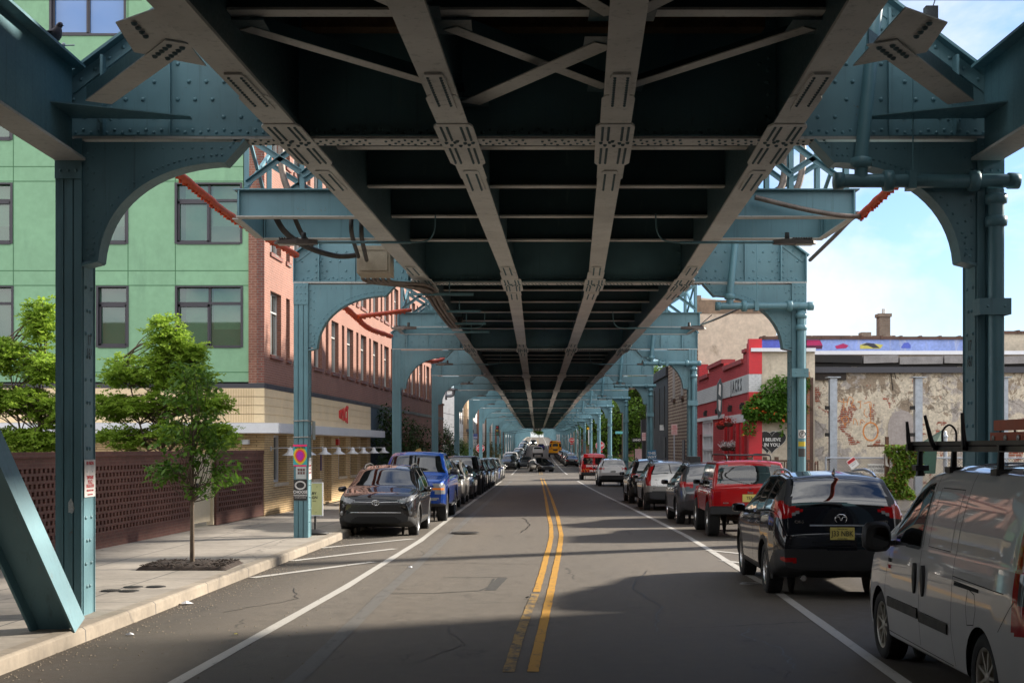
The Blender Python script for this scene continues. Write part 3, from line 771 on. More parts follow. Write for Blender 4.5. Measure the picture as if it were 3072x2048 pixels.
# cobra-head street lamps
LAMPB = mat('lamp_brown', (.085, .065, .055), .5, .2, var=.25, scale=8, local=True); LENS = mat('lamp_lens', (.55, .52, .45), .3, var=.1, local=True)
def lamp():
    t = thing('street_lamp', 'x', 'street lamp')
    m = MB(); m.tube([(1.5, 0, 0), (0, 0, .0)], .022, 8); m.tube(curve([(1.5, 0, 0), (1.75, .02, .03), (1.86, .03, .18), (1.88, .03, .45)], 5), .012, 6); m.build('arm', TEAL, t)
    m = MB(); pr = [(-.66, .0, .05), (-.60, .02, .11), (-.30, .045, .13), (-.12, .045, .09), (.02, .035, .05)]
    for (a, b) in zip(pr[:-1], pr[1:]):
        m.add([(a[0], -a[2], -.03), (a[0], a[2], -.03), (a[0], a[2]*.8, a[1]), (a[0], -a[2]*.8, a[1]), (b[0], -b[2], -.03), (b[0], b[2], -.03), (b[0], b[2]*.8, b[1]), (b[0], -b[2]*.8, b[1])], [(0,1,5,4),(1,2,6,5),(2,3,7,6),(3,0,4,7)])
    m.add([(-.66, -.05, -.03), (-.66, .05, -.03), (-.66, .04, 0), (-.66, -.04, 0)], [(0,1,2,3)]); 
    for k in range(8): m.box(-.58+k*.04, -.565+k*.04, -.09, .09, .03, .07)
    m.build('lamp_head', LAMPB, t)
    m = MB(); m.box(-.60, -.34, -.085, .085, -.045, -.03); m.build('lens', LENS, t)
    m = MB(); m.lathe([(0, .16), (.035, .155), (.04, .06), (.04, .04)], (-.2, 0, 0), n=12); m.build('photo_cell', CABLE, t)
    return t
L0 = lamp(); first = True
for i, y in enumerate((21.6, 37.2, 53.5, 70.5, 88.5, 107, 125, 143, 161, 180, 198, 216)):
    nm = ['nearest', 'second', 'third', 'fourth', 'fifth', 'sixth'][i] if i < 6 else None
    for s in (-1, 1):
        lb = ('%s grey street lamp on an arm from the %s deck girder' % (nm, 'left' if s < 0 else 'right')) if nm else 'small street lamp on an arm far down the deck side'
        loc = (c(y)+s*3.62+.05, y, 5.28+e(y)); 
        if first: L0['label'] = lb; L0['group'] = 'street lamps under the deck edges'; L0.location = loc; first = False
        else: dup(L0, loc, 0 if s < 0 else PI, lb, 'street lamps under the deck edges')
# downpipes on the right-hand columns
PIPE = teal('pipe_paint', (.115, .245, .29), .35)
def downpipe(det=True):
    t = thing('drain_pipe', 'x', 'drain pipe')
    m = MB(); m.tube([(0, 0, -.1), (0, 0, 4.9)], .085, 14); m.build('vertical_pipe', PIPE, t)
    m = MB(); m.tube([(.16, 0, 5.0), (-1.75, 0, 5.0)], .075, 14); m.lathe([(.0, .0), (.09, 0), (.09, .12), (0, .12)], (.13, 0, 5.0), 'X', 14); m.lathe([(.0, .0), (.095, 0), (.095, .1), (0, .1)], (-1.8, 0, 5.0), 'X', 14); m.build('cross_pipe', PIPE, t)
    m = MB(); m.tube([(-1.5, 0, 5.02), (-1.5, 0, 5.25), (-1.33, 0, 6.95)], .075, 12); m.build('upper_pipe', PIPE, t)
    for p_, ax in (((0, 0, 4.55), 'Z'), ((0, 0, 4.8), 'Z'), ((-.25, 0, 5.0), 'X'), ((-1.2, 0, 5.0), 'X'), ((-1.5, 0, 5.2), 'Z')):
        m = MB(); m.lathe([(.08, -.06), (.115, -.05), (.12, 0), (.115, .05), (.08, .06)], p_, ax, 14); m.build('coupling', PIPE, t)
    for z in (1.2, 3.6):
        m = MB(); m.box(-.22, .13, -.11, -.095, z-.09, z+.09); m.box(.115, .13, -.1, .1, z-.09, z+.09); m.box(-.22, -.20, -.1, .12, z-.09, z+.09)
        for q in (-.13, .06): m.dome((q, -.11, z), (0, -1, 0), .016)
        m.build('clamp', PIPE, t)
    m = MB(); m.tube([(-.95, -.09, 5.0), (-.95, -.09, 6.6)], .008, 6); m.box(-.99, -.91, -.1, .1, 4.9, 5.1); m.build('hanger_rod', PIPE, t)
    return t
D0 = downpipe(); 
for i, y in enumerate(BENTS[:16]):
    lb = ['dark drain pipe strapped to the nearest right column', 'pale drain pipe with stickers strapped to the second right column', 'pale drain pipe on the column beside the red bar', 'pale drain pipe on the column beside the black building', 'pale drain pipe on the fifth right column'][i] if i < 5 else 'thin pale drain pipe on a far right column'
    loc = (c(y)+CO*(.983 if i == 0 else 1)-.13, y-.13, e(y))
    if i == 0: D0['label'] = lb; D0['group'] = 'drain pipes on the right columns'; D0.location = loc
    else: dup(D0, loc, 0, lb, 'drain pipes on the right columns')
# orange sleeves on overhead cables, bare cables
ORANGE = mat('orange_sleeve', (.62, .075, .012), .6, var=.25, scale=12, bump=.6, bscale=80)
def sleeve(pts, label, r=.05):
    m = MB(); P = curve(pts, 12); rr = [r*(1+.07*math.sin(i*1.7)+.06*math.sin(i*.9)) for i in range(len(P))]
    m.tube(P, rr, 10)
    rs = random.Random(5)
    for i, p in enumerate(P[1:-1]):
        for k in range(2): m.obox(p+Vector((rs.uniform(-.02, .02), rs.uniform(-.05, .05), -r*1.05)), (.014, 0, 0), (0, .025, .004), (0, 0, .022))
    tag(m.build('orange_sleeve', ORANGE), label, 'cable sleeve', 'orange sleeves on overhead cables')
sleeve([at(470, 470, 17.2), at(600, 575, 19.8), at(710, 660, 22.6), at(890, 765, 28.4)], 'long ragged orange sleeve across the green building, from first to second portal', .06)
sleeve([at(1012, 900, 31), at(1065, 948, 35), at(1110, 985, 40), at(1174, 1008, 47)], 'orange sleeve sagging past the brick wall beyond the second portal', .07)
sleeve([at(1072, 950, 35), at(1230, 930, 41)], 'short straight orange sleeve branching to the second platform', .06)
sleeve([at(2580, 649, 21.3), at(2660, 575, 19), at(2752, 490, 16.4)], 'bright orange sleeve against the sky by the nearest right portal', .06)
sleeve([at(1250, 1075, 50), at(1300, 1083, 56), at(1330, 1075, 62)], 'small orange sleeve beyond the third portal', .07)
def wire(name, pts, r, mt, label, group='overhead wires', n=8):
    m = MB(); m.tube(curve(pts, n), r, 6); return tag(m.build(name, mt), label, 'wire', group)
wire('conduit', [at(2430, 780, 28.4), at(2500, 712, 25), at(2545, 665, 22.5), at(2572, 640, 21.3)], .04, RUSTC, 'taped brown conduit climbing from the second right portal to the sleeve', 'conduits by the right platform')
wire('conduit', [at(2265, 592, 20.9), at(2400, 625, 20.9), at(2510, 645, 20.9), at(2580, 650, 21.0)], .04, RUSTC, 'grey conduit running along the face of the right platform', 'conduits by the right platform')
wire('wire', [at(2020, 1000, 47), at(2140, 960, 40), at(2270, 900, 33)], .03, RUSTC, 'brown cable crossing to the red bar from the second right column')
# poster, stickers and bands on columns
def sheet_on(name, label, cat, px0, py0, px1, py1, d, col, draw=None, tilt=0, dz=.0, mt=None, group=None):
    """a thin pasted sheet facing the camera at depth d, with printed shapes proud of it"""
    x0, x1, z0, z1 = atx(px0, d), atx(px1, d), atz(py1, d), atz(py0, d)
    t = thing(name, label, cat, ((x0+x1)/2, d, z0), parts_world=True, group=group)
    m = MB(); m.box(x0, x1, d-.004, d, z0, z1); m.build('sheet', mt or mat(name+'_paper_%d' % int(col[0]*500), col, .7, var=.12, scale=12), t)
    if draw: draw(t, x0, x1, z0, z1, d-.005)
    return t
PINK = mat('pink_ink', (.85, .03, .16), .6); BLACK = mat('black_ink', (.015, .015, .015), .6); WHITEI = mat('white_ink', (.75, .74, .72), .6); REDI = mat('red_ink', (.55, .02, .03), .6)
def art(t, x0, x1, z0, z1, y):
    w, h = x1-x0, z1-z0
    m = MB(); m.box(x0-.01, x1, y-.003, y, z1-h*.09, z1); m.box(x0+.01, x1-.01, y-.003, y, z0, z0+h*.06); m.build('pink_band', PINK, t)
    cx, cz = (x0+x1)/2, z0+h*.48
    for k, (q, col) in enumerate(((.50, (.5, .6, .05)), (.44, (.75, .35, .02)), (.36, (.7, .05, .05)), (.26, (.45, .02, .35)))):
        m = MB(); ring = [(cx+w*q*math.cos(a)*(1-.25*max(0, -math.sin(a))), y-.001-.001*k, cz+h*q*.82*math.sin(a)) for a in np.arange(0, 6.28, .26)]
        m.poly(ring, (0, -.001, 0)); m.build('printed_patch', mat('poster_ink_%d' % k, col, .6), t)
    m = MB(); m.text('NORTEC', h*.12, facing((cx, y-.006, z1-h*.15), (1, 0, 0)), .03, .0005); m.build('lettering', BLACK, t)
sheet_on('poster', 'rainbow coloured music poster with pink bands on the second column', 'poster', 880, 1333, 921, 1398, 28.79, (.05, .38, .42), art, group='bills pasted on the second left column')
def photos(t, x0, x1, z0, z1, y):
    m = MB()
    for i in range(3):
        for j in range(2):
            a = x0+(x1-x0)*(.16+.25*i); b = z0+(z1-z0)*(.38+.26*j); m.box(a, a+(x1-x0)*.2, y-.002, y, b, b+(z1-z0)*.2)
    m.build('printed_photo', mat('dull_photo', (.14, .07, .06), .6, var=.6, scale=30), t)
sheet_on('flyer', 'pale grey flyer with six small photos below the rainbow poster', 'flyer', 888, 1399, 919, 1436, 28.79, (.46, .50, .50), photos, group='bills pasted on the second left column')
def choose(t, x0, x1, z0, z1, y):
    w, h = x1-x0, z1-z0; cx = (x0+x1)/2
    m = MB(); m.text('CHOOSE', h*.20, facing((cx, y-.003, z0+h*.40), (1, 0, 0)), .02, .001, sx=.86); m.text('TRANSCENDENCE', h*.11, facing((cx, y-.003, z0+h*.24), (1, 0, 0)), .02, .001, sx=.72)
    m.text('CHANGE YOUR MIND', h*.055, facing((cx, y-.003, z0+h*.13), (1, 0, 0)), .01, .001)
    for r in (.30, .36):
        n = 28
        for k in range(n):
            a, b = 2*PI*k/n, 2*PI*(k+1)/n
            m.bar((cx+w*r*math.cos(a)*1.1, y-.002, z0+h*.73+h*r*.55*math.sin(a)), (cx+w*r*math.cos(b)*1.1, y-.002, z0+h*.73+h*r*.55*math.sin(b)), .002, .012, (math.cos(a), 0, math.sin(a)))
    m.build('lettering', WHITEI, t)
sheet_on('poster', 'black poster reading CHOOSE below the flyer on the second column', 'poster', 881, 1438, 921, 1500, 28.79, (.03, .03, .03), choose, group='bills pasted on the second left column')
# police notice and numerals on the street face of the first left column (faces right, +X)
xf = c(15.3)-(CO-CW)*.983+.004; ym = 15.3+.25
def side_sheet(name, label, cat, x, y0, y1, z0, z1, col, lines, group=None):
    t = thing(name, label, cat, (x, y0, z0), parts_world=True, group=group)
    m = MB(); m.box(x, x+.003, y0, y1, z0, z1); m.build('sheet', mat(name+'_sheet', col, .75, var=.15, scale=14), t)
    m = MB(); h = z1-z0
    for (tx, q, sz, b) in lines: m.text(tx, sz*h, facing((x+.004, (y0+y1)/2, z0+q*h), (0, 1, 0)), b, .0008, sx=.8)
    m.build('lettering', REDI, t); return t
zt = atz(1378, 15.5); zz = atz(1490, 15.5)
side_sheet('police_notice', 'white paper notice with red TEMPORARY POLICE REGULATION print on the nearest left column', 'notice', xf+.006, 15.36, 15.76, zz, zt, (.66, .63, .61), [('NO PARKING', .90, .13, .03), ('TEMPORARY', .52, .13, .02), ('POLICE', .40, .15, .02), ('REGULATION', .29, .13, .02), ('VEHICLES WILL BE TOWED', .17, .06, .02), ('COMMISSIONER OF STREETS', .06, .045, .01)], 'paper notices taped to columns')
side_sheet('police_notice', 'narrow white paper notice with red print on the second left column', 'notice', c(28.8)-CO+CW+.006, 28.86, 29.22, atz(1437, 28.9), atz(1372, 28.9), (.66, .63, .61), [('TEMPORARY', .62, .12, .02), ('POLICE', .46, .14, .02), ('REGULATION', .30, .12, .02)], 'paper notices taped to columns')
for (px, py, tx) in ((268, 1022, '17'), (268, 1062, '161')):
    m = MB(); z = atz(py, 15.55); m.text(tx, .17, facing((xf+.004, 15.55, z), (0, 1, 0)), .0, .0008, sx=.75)
    tag(m.build('stencilled_number', INK), '%s black stencilled number on the street face of the nearest left column' % ('upper' if tx == '17' else 'lower'), 'number')
for tx, z in (('17', atz(1038, 15.55)), ('161', atz(1086, 15.55))):
    m = MB(); m.text(tx, .17, facing((c(15.3)+(CO-CW)*.983-.004, 15.55, z), (0, -1, 0)), .0, .0008, sx=.75)
    tag(m.build('stencilled_number', INK), '%s black stencilled number on the street face of the nearest right column' % ('upper' if tx == '17' else 'lower'), 'number')
for k, py in enumerate((1262, 1311)):
    m = MB(); z = atz(py, 28.7); x0, x1 = c(28.8)-CO-.01, c(28.8)-CO+CW+.014
    for (a, b) in (((x0, 28.775), (x1, 28.775)), ((x1, 28.775), (x1, 29.33))): m.tube([(a[0], a[1], z), (b[0], b[1], z+.01)], .012, 6)
    tag(m.build('wire_band', mat('steel_band', (.35, .33, .3), .4, .8)), '%s wire band wrapped round the second left column' % ('upper', 'lower')[k], 'band')
m = MB(); m.box(c(28.8)-CO+CW+.03, c(28.8)-CO+CW+.05, 29.2, 29.55, atz(1318, 29), atz(1262, 29)); tag(m.build('street_sign', mat('sign_alu', (.30, .33, .31), .5, .5)), 'grey back of a street sign strapped behind the second left column', 'sign')
m = MB(); p = at(212, 1518, 15.29)
r5 = random.Random(4); ring = [(p.x+(.025+.02*r5.random())*math.cos(a), 15.297, p.z+(.06+.04*r5.random())*math.sin(a)) for a in np.arange(0, 6.28, .5)]
m.poly(ring, (0, -.002, 0)); tag(m.build('torn_paper', mat('old_paper', (.42, .45, .45), .8, var=.3, scale=40)), 'torn scrap of grey paper stuck on the front of the nearest left column', 'paper scrap')
for (px, py, y, mt, l) in ((1256, 1372, 48.35, mat('ochre_paint', (.45, .30, .09), .7, var=.3, scale=9), 'ochre torn bill stuck on the third left column'), ):
    p = at(px, py, y); m = MB(); ring = [(p.x+(.13+.03*r5.random())*math.cos(a), y+.03, p.z+(.30+.06*r5.random())*math.sin(a)) for a in np.arange(0, 6.28, .4)]
    m.poly(ring, (0, -.04, 0)); tag(m.build('torn_paper', mt), l, 'paper scrap')
px_ = c(28.8)+CO-.13
for z, col, nm, l in ((atz(1301, 28.5), (.65, .64, .62), 'white', 'round white no entry style sticker on the second right drain pipe'), (atz(1331, 28.5), (.55, .42, .03), 'yellow', 'yellow sticker below the round one on the second right drain pipe'), (atz(1357, 28.5), (.05, .05, .05), 'black', 'small black sticker lowest on the second right drain pipe')):
    m = MB(); n = 10; R = .088
    for k in range(n):
        a, b = PI*1.18+PI*.64*k/n, PI*1.18+PI*.64*(k+1)/n; h = .085 if nm != 'yellow' else .05
        m.quad((px_+R*math.cos(a), 28.67+R*math.sin(a), z-h), (px_+R*math.cos(b), 28.67+R*math.sin(b), z-h), (px_+R*math.cos(b), 28.67+R*math.sin(b), z+h), (px_+R*math.cos(a), 28.67+R*math.sin(a), z+h))
    if nm == 'white':
        m.cur = 1
        for k in range(16):
            a, b = 2*PI*k/16, 2*PI*(k+1)/16; m.bar((px_+.06*math.cos(a), 28.575, z+.06*math.sin(a)), (px_+.06*math.cos(b), 28.575, z+.06*math.sin(b)), .004, .014, (math.cos(a), 0, math.sin(a)))
        m.text('P', .09, facing((px_, 28.573, z), (1, 0, 0)), .02, .001)
    tag(m.build('sticker', [mat('sticker_'+nm, col, .6), BLACK]), l, 'sticker', 'stickers on the second right drain pipe')
# ================================================================ left side: corner building and garden wall
def XW(y): return -7.98+.06*(y-21.3)
def glass(name, col, rough=.03, trans=.0, tint=(.5,.6,.55)):
    if name in _mats: return _mats[name]
    t = NT(name); t.b.inputs['Base Color'].default_value = (*col, 1); t.b.inputs['Roughness'].default_value = rough
    t.b.inputs['Specular IOR Level'].default_value = .8
    n = t.noise(t.pos(), 1.3, 2); t.bump(n, .06, .02)
    if trans > 0:
        tr = t.node('ShaderNodeBsdfTransparent'); tr.inputs['Color'].default_value = (*tint, 1)
        fr = t.node('ShaderNodeFresnel'); fr.inputs['IOR'].default_value = 1.5
        mx = t.node('ShaderNodeMixShader'); out = t.n['Material Output']
        gl = t.node('ShaderNodeBsdfGlossy'); gl.inputs['Roughness'].default_value = rough
        base = t.node('ShaderNodeMixShader'); base.inputs[0].default_value = trans
        t.link(t.b.outputs[0], base.inputs[1]); t.link(tr.outputs[0], base.inputs[2])
        t.link(t.math('MULTIPLY_ADD', fr.outputs[0], 1.0), mx.inputs[0]); t.n[-1].inputs[2].default_value = .03
        mm = t.n[-1]
        t.link(base.outputs[0], mx.inputs[1]); t.link(gl.outputs[0], mx.inputs[2]); t.link(mx.outputs[0], out.inputs['Surface'])
    _mats[name] = t.m; return t.m
STUCCO = mat('green_stucco', (.225, .405, .25), .9, var=.10, scale=.7, bump=.5, bscale=45, stain=(.19, .34, .215))
FRAME = mat('dark_window_frame', (.035, .032, .042), .45, var=.1); PANE = glass('green_reflection_glass', (.05, .16, .10), .02, .45, (.45, .7, .55)); PANEB = glass('sky_reflection_glass', (.12, .24, .50))  # green and blue bases put reflections of walls and sky into the colour
DKPANE = glass('dark_glass', (.02, .025, .025)); BLIND = mat('pale_blind', (.42, .58, .48), .8, var=.1, scale=1)
REDBR = brick_mat('red_brick', (.25, .098, .064), (.205, .08, .053), (.27, .165, .125), axis='S', stain=None, var=.18)
REDBX = brick_mat('red_brick_return', (.20, .06, .042), (.15, .045, .033), (.17, .13, .11), axis='X', var=.18)
DKBR = brick_mat('garden_brick', (.125, .046, .033), (.095, .034, .026), (.13, .075, .055), bw=.19, bh=.0635, axis='S', msize=.006, var=.3)
BEIGE = brick_mat('beige_ribbed_brick', (.68, .50, .28), (.64, .46, .245), (.27, .17, .085), bw=.6, bh=.066, axis='S', msize=.009, var=.1, bump=.8)
SIDING = mat('beige_siding', (.74, .58, .36), .7, var=.09, scale=1.2); WHITEM = mat('white_metal', (.72, .73, .76), .45, var=.06)
BAND = mat('dark_fascia', (.045, .045, .055), .5, var=.15); BLUEGR = mat('blue_grey_panel', (.055, .085, .115), .6, var=.15)
SILL = mat('pale_sill', (.55, .47, .36), .8, var=.15)
bld = thing('corner_building', 'corner apartment building, green stucco side and red brick street front over a beige shop', 'building', (-8, 38.5, 0), parts_world=True)
def wall_open(m, u0, u1, z0, z1, holes, cell):
    """cells of a wall around rectangular openings (u0,u1,z0,z1)"""
    us = sorted({u0, u1} | {h[0] for h in holes} | {h[1] for h in holes}); zs = sorted({z0, z1} | {h[2] for h in holes} | {h[3] for h in holes})
    us = [u for u in us if u0 <= u <= u1]; zs = [z for z in zs if z0 <= z <= z1]
    for a, b in zip(us[:-1], us[1:]):
        run = None
        for k in range(len(zs)-1):
            zc = (zs[k]+zs[k+1])/2; uc = (a+b)/2
            hole = any(h[0] < uc < h[1] and h[2] < zc < h[3] for h in holes)
            if not hole:
                if run is None: run = zs[k]
            elif run is not None: cell(m, a, b, run, zs[k]); run = None
        if run is not None: cell(m, a, b, run, zs[-1])
# --- green wall facing us
YG = 38.5
def gx(px): return atx(px, YG)
def gz(py): return atz(py, YG)
GW = [(150, 376, -150, 106), (-70, 30, -150, 41), (526, 725, 240, 423), (290, 383, 240, 423), (-90, 36, 240, 420), (526, 725, 548, 731), (290, 383, 548, 731), (-90, 36, 548, 731), (527, 727, 857, 1041), (290, 384, 857, 1041), (-90, 39, 857, 1041),
      (527, 727, -380, -190), (-400, -200, 857, 1041), (-400, -200, 548, 731)]
holes = [(gx(a), gx(b), gz(d), gz(t)) for a, b, t, d in GW]
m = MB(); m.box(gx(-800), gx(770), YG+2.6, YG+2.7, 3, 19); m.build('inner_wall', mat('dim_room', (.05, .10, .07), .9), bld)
m = MB(); wall_open(m, gx(-800), gx(773), gz(1145), 19.0, holes, lambda m, a, b, z0, z1: m.box(a, b, YG, YG+.35, z0, z1))
m.build('green_wall', STUCCO, bld)
m = MB()
for py in (500, 544, 812, 856, 1116, 188, 232): m.box(gx(-800), gx(773), YG-.004, YG, gz(py)-.012, gz(py)+.012)
for px in (384, 526, 40): m.box(gx(px)-.011, gx(px)+.011, YG-.005, YG-.001, gz(1145), 19)
jo = mat('stucco_joint', (.07, .17, .085), .9); m.build('stucco_joint', jo, bld)
for i, (a, b, z0, z1) in enumerate(holes):
    m = MB(); f = .045; y0, y1 = YG+.10, YG+.17
    m.box(a-.02, a+f, y0-.12, y1, z0, z1); m.box(b-f, b+.02, y0-.12, y1, z0, z1); m.box(a+f, b-f, y0-.12, y1, z1-f, z1); m.box(a+f, b-f, y0-.13, y1, z0-.02, z0+f)
    zt = z0+(z1-z0)*.72; xm = a+(b-a)*.5
    if b-a > 1.2: m.box(xm-.035, xm+.035, y0, y1, z0+f, z1-f)
    m.box(a+f, b-f, y0+.003, y1, zt-.035, zt+.035)
    xs = xm if b-a > 1.2 else b-f
    for q in (a+f, xs-.06): m.box(q, q+.06, y0-.02, y0+.02, z0+f, zt-.03)
    m.box(a+f, xs, y0-.02, y0+.02, z0+f, z0+f+.06); m.box(a+f, xs, y0-.02, y0+.02, zt-.1, zt-.03)
    w = m.build('window', FRAME, bld)
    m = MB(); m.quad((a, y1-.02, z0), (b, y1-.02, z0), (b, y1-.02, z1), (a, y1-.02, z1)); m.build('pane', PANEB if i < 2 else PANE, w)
    if 2 <= i < 9 and i not in (3, 4):
        m = MB(); m.box(a+.25, a+(b-a)*.47, y1+.02, y1+.04, z0, z1); m.box(a+(b-a)*.55, b-.1, y1+.02, y1+.04, z0+(z1-z0)*.3, z1); m.build('blind', BLIND, w)
# --- brick street front
def fb_(m, y0, y1, o0, o1, z0, z1):
    """box in the facade frame: along the street y0..y1, outwards o0..o1"""
    vs = [(XW(y)+o, y, z) for z in (z0, z1) for (y, o) in ((y0, o0), (y1, o0), (y1, o1), (y0, o1))]
    m.add(vs, [(0,1,2,3), (7,6,5,4), (4,5,1,0), (5,6,2,1), (6,7,3,2), (7,4,0,3)])
Y0, Y1 = 38.4, 84.0
wins = []
for k in range(15):
    y = 39.1+3.03*k
    for (za, zb2) in ((4.70, 6.52), (7.62, 9.44), (10.5, 12.3)):
        wins.append((y, y+1.35, za, zb2, True)); wins.append((y+2.0, y+2.5, za, zb2, False))
m = MB(); wall_open(m, Y0, Y1, 3.84, 13.6, [w[:4] for w in wins], lambda m, a, b, z0, z1: fb_(m, a, b, -.45, 0, z0, z1)); m.build('brick_wall', REDBR, bld)
m = MB(); m.box(gx(773), XW(Y0), Y0-.02, Y0+.3, 3.84, 13.6); m.build('brick_return', REDBX, bld)
ALU = mat('pale_aluminium', (.50, .50, .48), .4, .4, var=.08)
for i, (a, b, z0, z1, wide) in enumerate(wins):
    if a > 60 and not wide and z0 > 7: pass
    m = MB(); f = .05; o = -.2
    for (ya, yb, za, zb2) in ((a, a+f, z0, z1), (b-f, b, z0, z1), (a+f, b-f, z0, z0+f), (a+f, b-f, z1-f, z1), (a+f, b-f, z0+(z1-z0)*.68, z0+(z1-z0)*.68+f)): fb_(m, ya, yb, o, o+.07, za, zb2)
    if wide: fb_(m, (a+b)/2-.025, (a+b)/2+.025, o, o+.06, z0+f, z1-f)
    w = m.build('window', ALU if wide else FRAME, bld)
    m = MB(); m.quad((XW(a)+o+.02, a, z0), (XW(b)+o+.02, b, z0), (XW(b)+o+.02, b, z1), (XW(a)+o+.02, a, z1)); m.build('pane', DKPANE, w)
    m = MB(); fb_(m, a-.06, b+.06, -.01, .05, z0-.12, z0-.005); m.build('sill', REDBX, w)
m = MB(); fb_(m, Y0, Y1, -.45, .02, 3.70, 3.84); m.box(gx(-800), XW(Y0), Y0-.05, Y0+.3, gz(1176), 3.83); m.build('fascia', BAND, bld)
# --- beige shop front
Y2 = 56.6
m = MB()
for k in range(4):
    z0 = 2.72+.245*k; fb_(m, Y0, Y2, -.4, .012, z0+.012, z0+.240)
    m.box(gx(-300), XW(Y0)+.012, Y0-.075, Y0+.3, z0+.012, z0+.240)
fb_(m, Y0+.01, Y2-.01, -.4, .0, 2.7, 3.7); m.build('siding', SIDING, bld)
m = MB()
for k in range(26): x = gx(640)+k*.046; m.box(x, x+.012, Y0-.0775, Y0-.07, 2.74, 3.68)
m.build('siding_groove', mat('siding_groove', (.45, .31, .16), .8), bld)
m = MB(); fb_(m, Y0-.5, Y2+.35, -.2, .55, 2.44, 2.71); m.box(gx(-300), XW(Y0)+.5, Y0-.62, Y0+.1, 2.435, 2.715); m.build('awning', WHITEM, bld)
sw = [(39.5, 41.2, 1.0, 2.40), (42.3, 43.8, 1.0, 2.40), (44.9, 46.2, .98, 2.40), (49.5, 51.0, .98, 2.40), (51.9, 53.4, .98, 2.4), (54.2, 55.7, .98, 2.4)]
door = (46.9, 48.2, .15, 2.40)
m = MB(); wall_open(m, Y0, Y2, .1, 2.45, sw+[door], lambda m, a, b, z0, z1: fb_(m, a, b, -.5, 0, z0, z1)); m.box(gx(-300), XW(Y0)-.003, Y0-.03, Y0-.002, .1, 2.434); m.build('shop_wall', BEIGE, bld)
for (a, b, z0, z1) in sw:
    m = MB(); o = -.36; f = .07
    for (ya, yb, za, zb2) in ((a, a+f, z0, z1), (b-f, b, z0, z1), (a+f, b-f, z0, z0+f), (a+f, b-f, z1-f, z1)): fb_(m, ya, yb, o, o+.10, za, zb2)
    w = m.build('window', WHITEM, bld)
    m = MB(); m.quad((XW(a)+o+.03, a, z0), (XW(b)+o+.03, b, z0), (XW(b)+o+.03, b, z1), (XW(a)+o+.03, a, z1)); m.build('pane', DKPANE, w)
    m = MB(); fb_(m, a-.05, b+.05, -.35, .05, z0-.1, z0-.004); m.build('sill', SILL, w)
a, b, z0, z1 = door; o = -.42; m = MB()
for (ya, yb, za, zb2) in ((a, a+.1, z0, z1), (b-.1, b, z0, z1), (a+.1, b-.1, z1-.45, z1-.37), (a+.1, b-.1, z1-.06, z1), (a+.1, b-.1, z0, z0+.35)): fb_(m, ya, yb, o, o+.12, za, zb2)
w = m.build('door', WHITEM, bld)
m = MB(); m.quad((XW(a)+o+.05, a, z0), (XW(b)+o+.05, b, z0), (XW(b)+o+.05, b, z1), (XW(a)+o+.05, a, z1)); m.build('pane', DKPANE, w)
m = MB(); 
for q in (.42, .62): fb_(m, a+q, a+q+.05, o+.14, o+.18, z0+.3, z0+1.25)
m.build('handle', FRAME, w)
m = MB(); x = lambda y: XW(y)+.025
for ch, yy, s in (('I', 49.55, .30), ('M', 49.83, .37), ('P', 50.16, .45), ('A', 50.47, .53), ('C', 50.83, .62), ('T', 51.17, .72)):
    m.text(ch, s*1.25, facing((x(yy), yy, 3.22), (.06, 1, 0)), .02, .015, sx=.72/(.55+s*.9))
m.build('sign_letters', mat('red_sign', (.62, .03, .03), .5), bld)
m = MB(); fb_(m, 48.95, 49.25, .0, .1, 2.12, 2.33); m.build('alarm_horn', mat('alarm_red', (.5, .02, .02), .4), bld)
m = MB(); fb_(m, 46.2, 46.3, .0, .04, 1.25, 1.85); m.build('notice_plate', mat('purple_plate', (.06, .03, .14), .5), bld)
m = MB(); m.box(gx(728), gx(752), Y0-.24, Y0-.03, atz(1332, Y0), atz(1318, Y0)); m.build('flood_lamp', WHITEM, bld)
# recessed blue-grey bays, ground-floor brick beyond
m = MB(); fb_(m, Y2, 64, -.4, .0, 2.55, 3.70); fb_(m, Y2, 64, -1.8, -1.5, .1, 2.55); fb_(m, 63.6, 64, -1.6, -.02, .1, 2.54); m.build('recessed_front', BLUEGR, bld)
m = MB(); fb_(m, Y2+.1, 59.2, -.75, -.65, 1.75, 2.53); m.build('glass_block_panel', brick_mat('glass_blocks', (.40, .42, .42), (.34, .37, .38), (.2, .2, .2), bw=.2, bh=.2, axis='S', msize=.02, offset=0), bld)
m = MB(); bays = [(66+3*k, 67.9+3*k, .5, 2.3) for k in range(6)]
wall_open(m, 64, Y1, .1, 3.70, bays, lambda m, a, b, z0, z1: fb_(m, a, b, -.5, 0, z0, z1)); m.build('lower_brick_wall', REDBR, bld)
for (a, b, z0, z1) in bays:
    m = MB(); fb_(m, a, b, -.4, -.36, z0, z1); w = m.build('window', DKPANE, bld)
m = MB(); fb_(m, 38.9, Y1, -16, -.5, 13.2, 13.5); fb_(m, 83.9, 84.0, -16, -.45, .1, 13.5); m.box(-36, gx(773), YG+.4, 84, 18.6, 18.9); m.build('roof', BAND, bld)
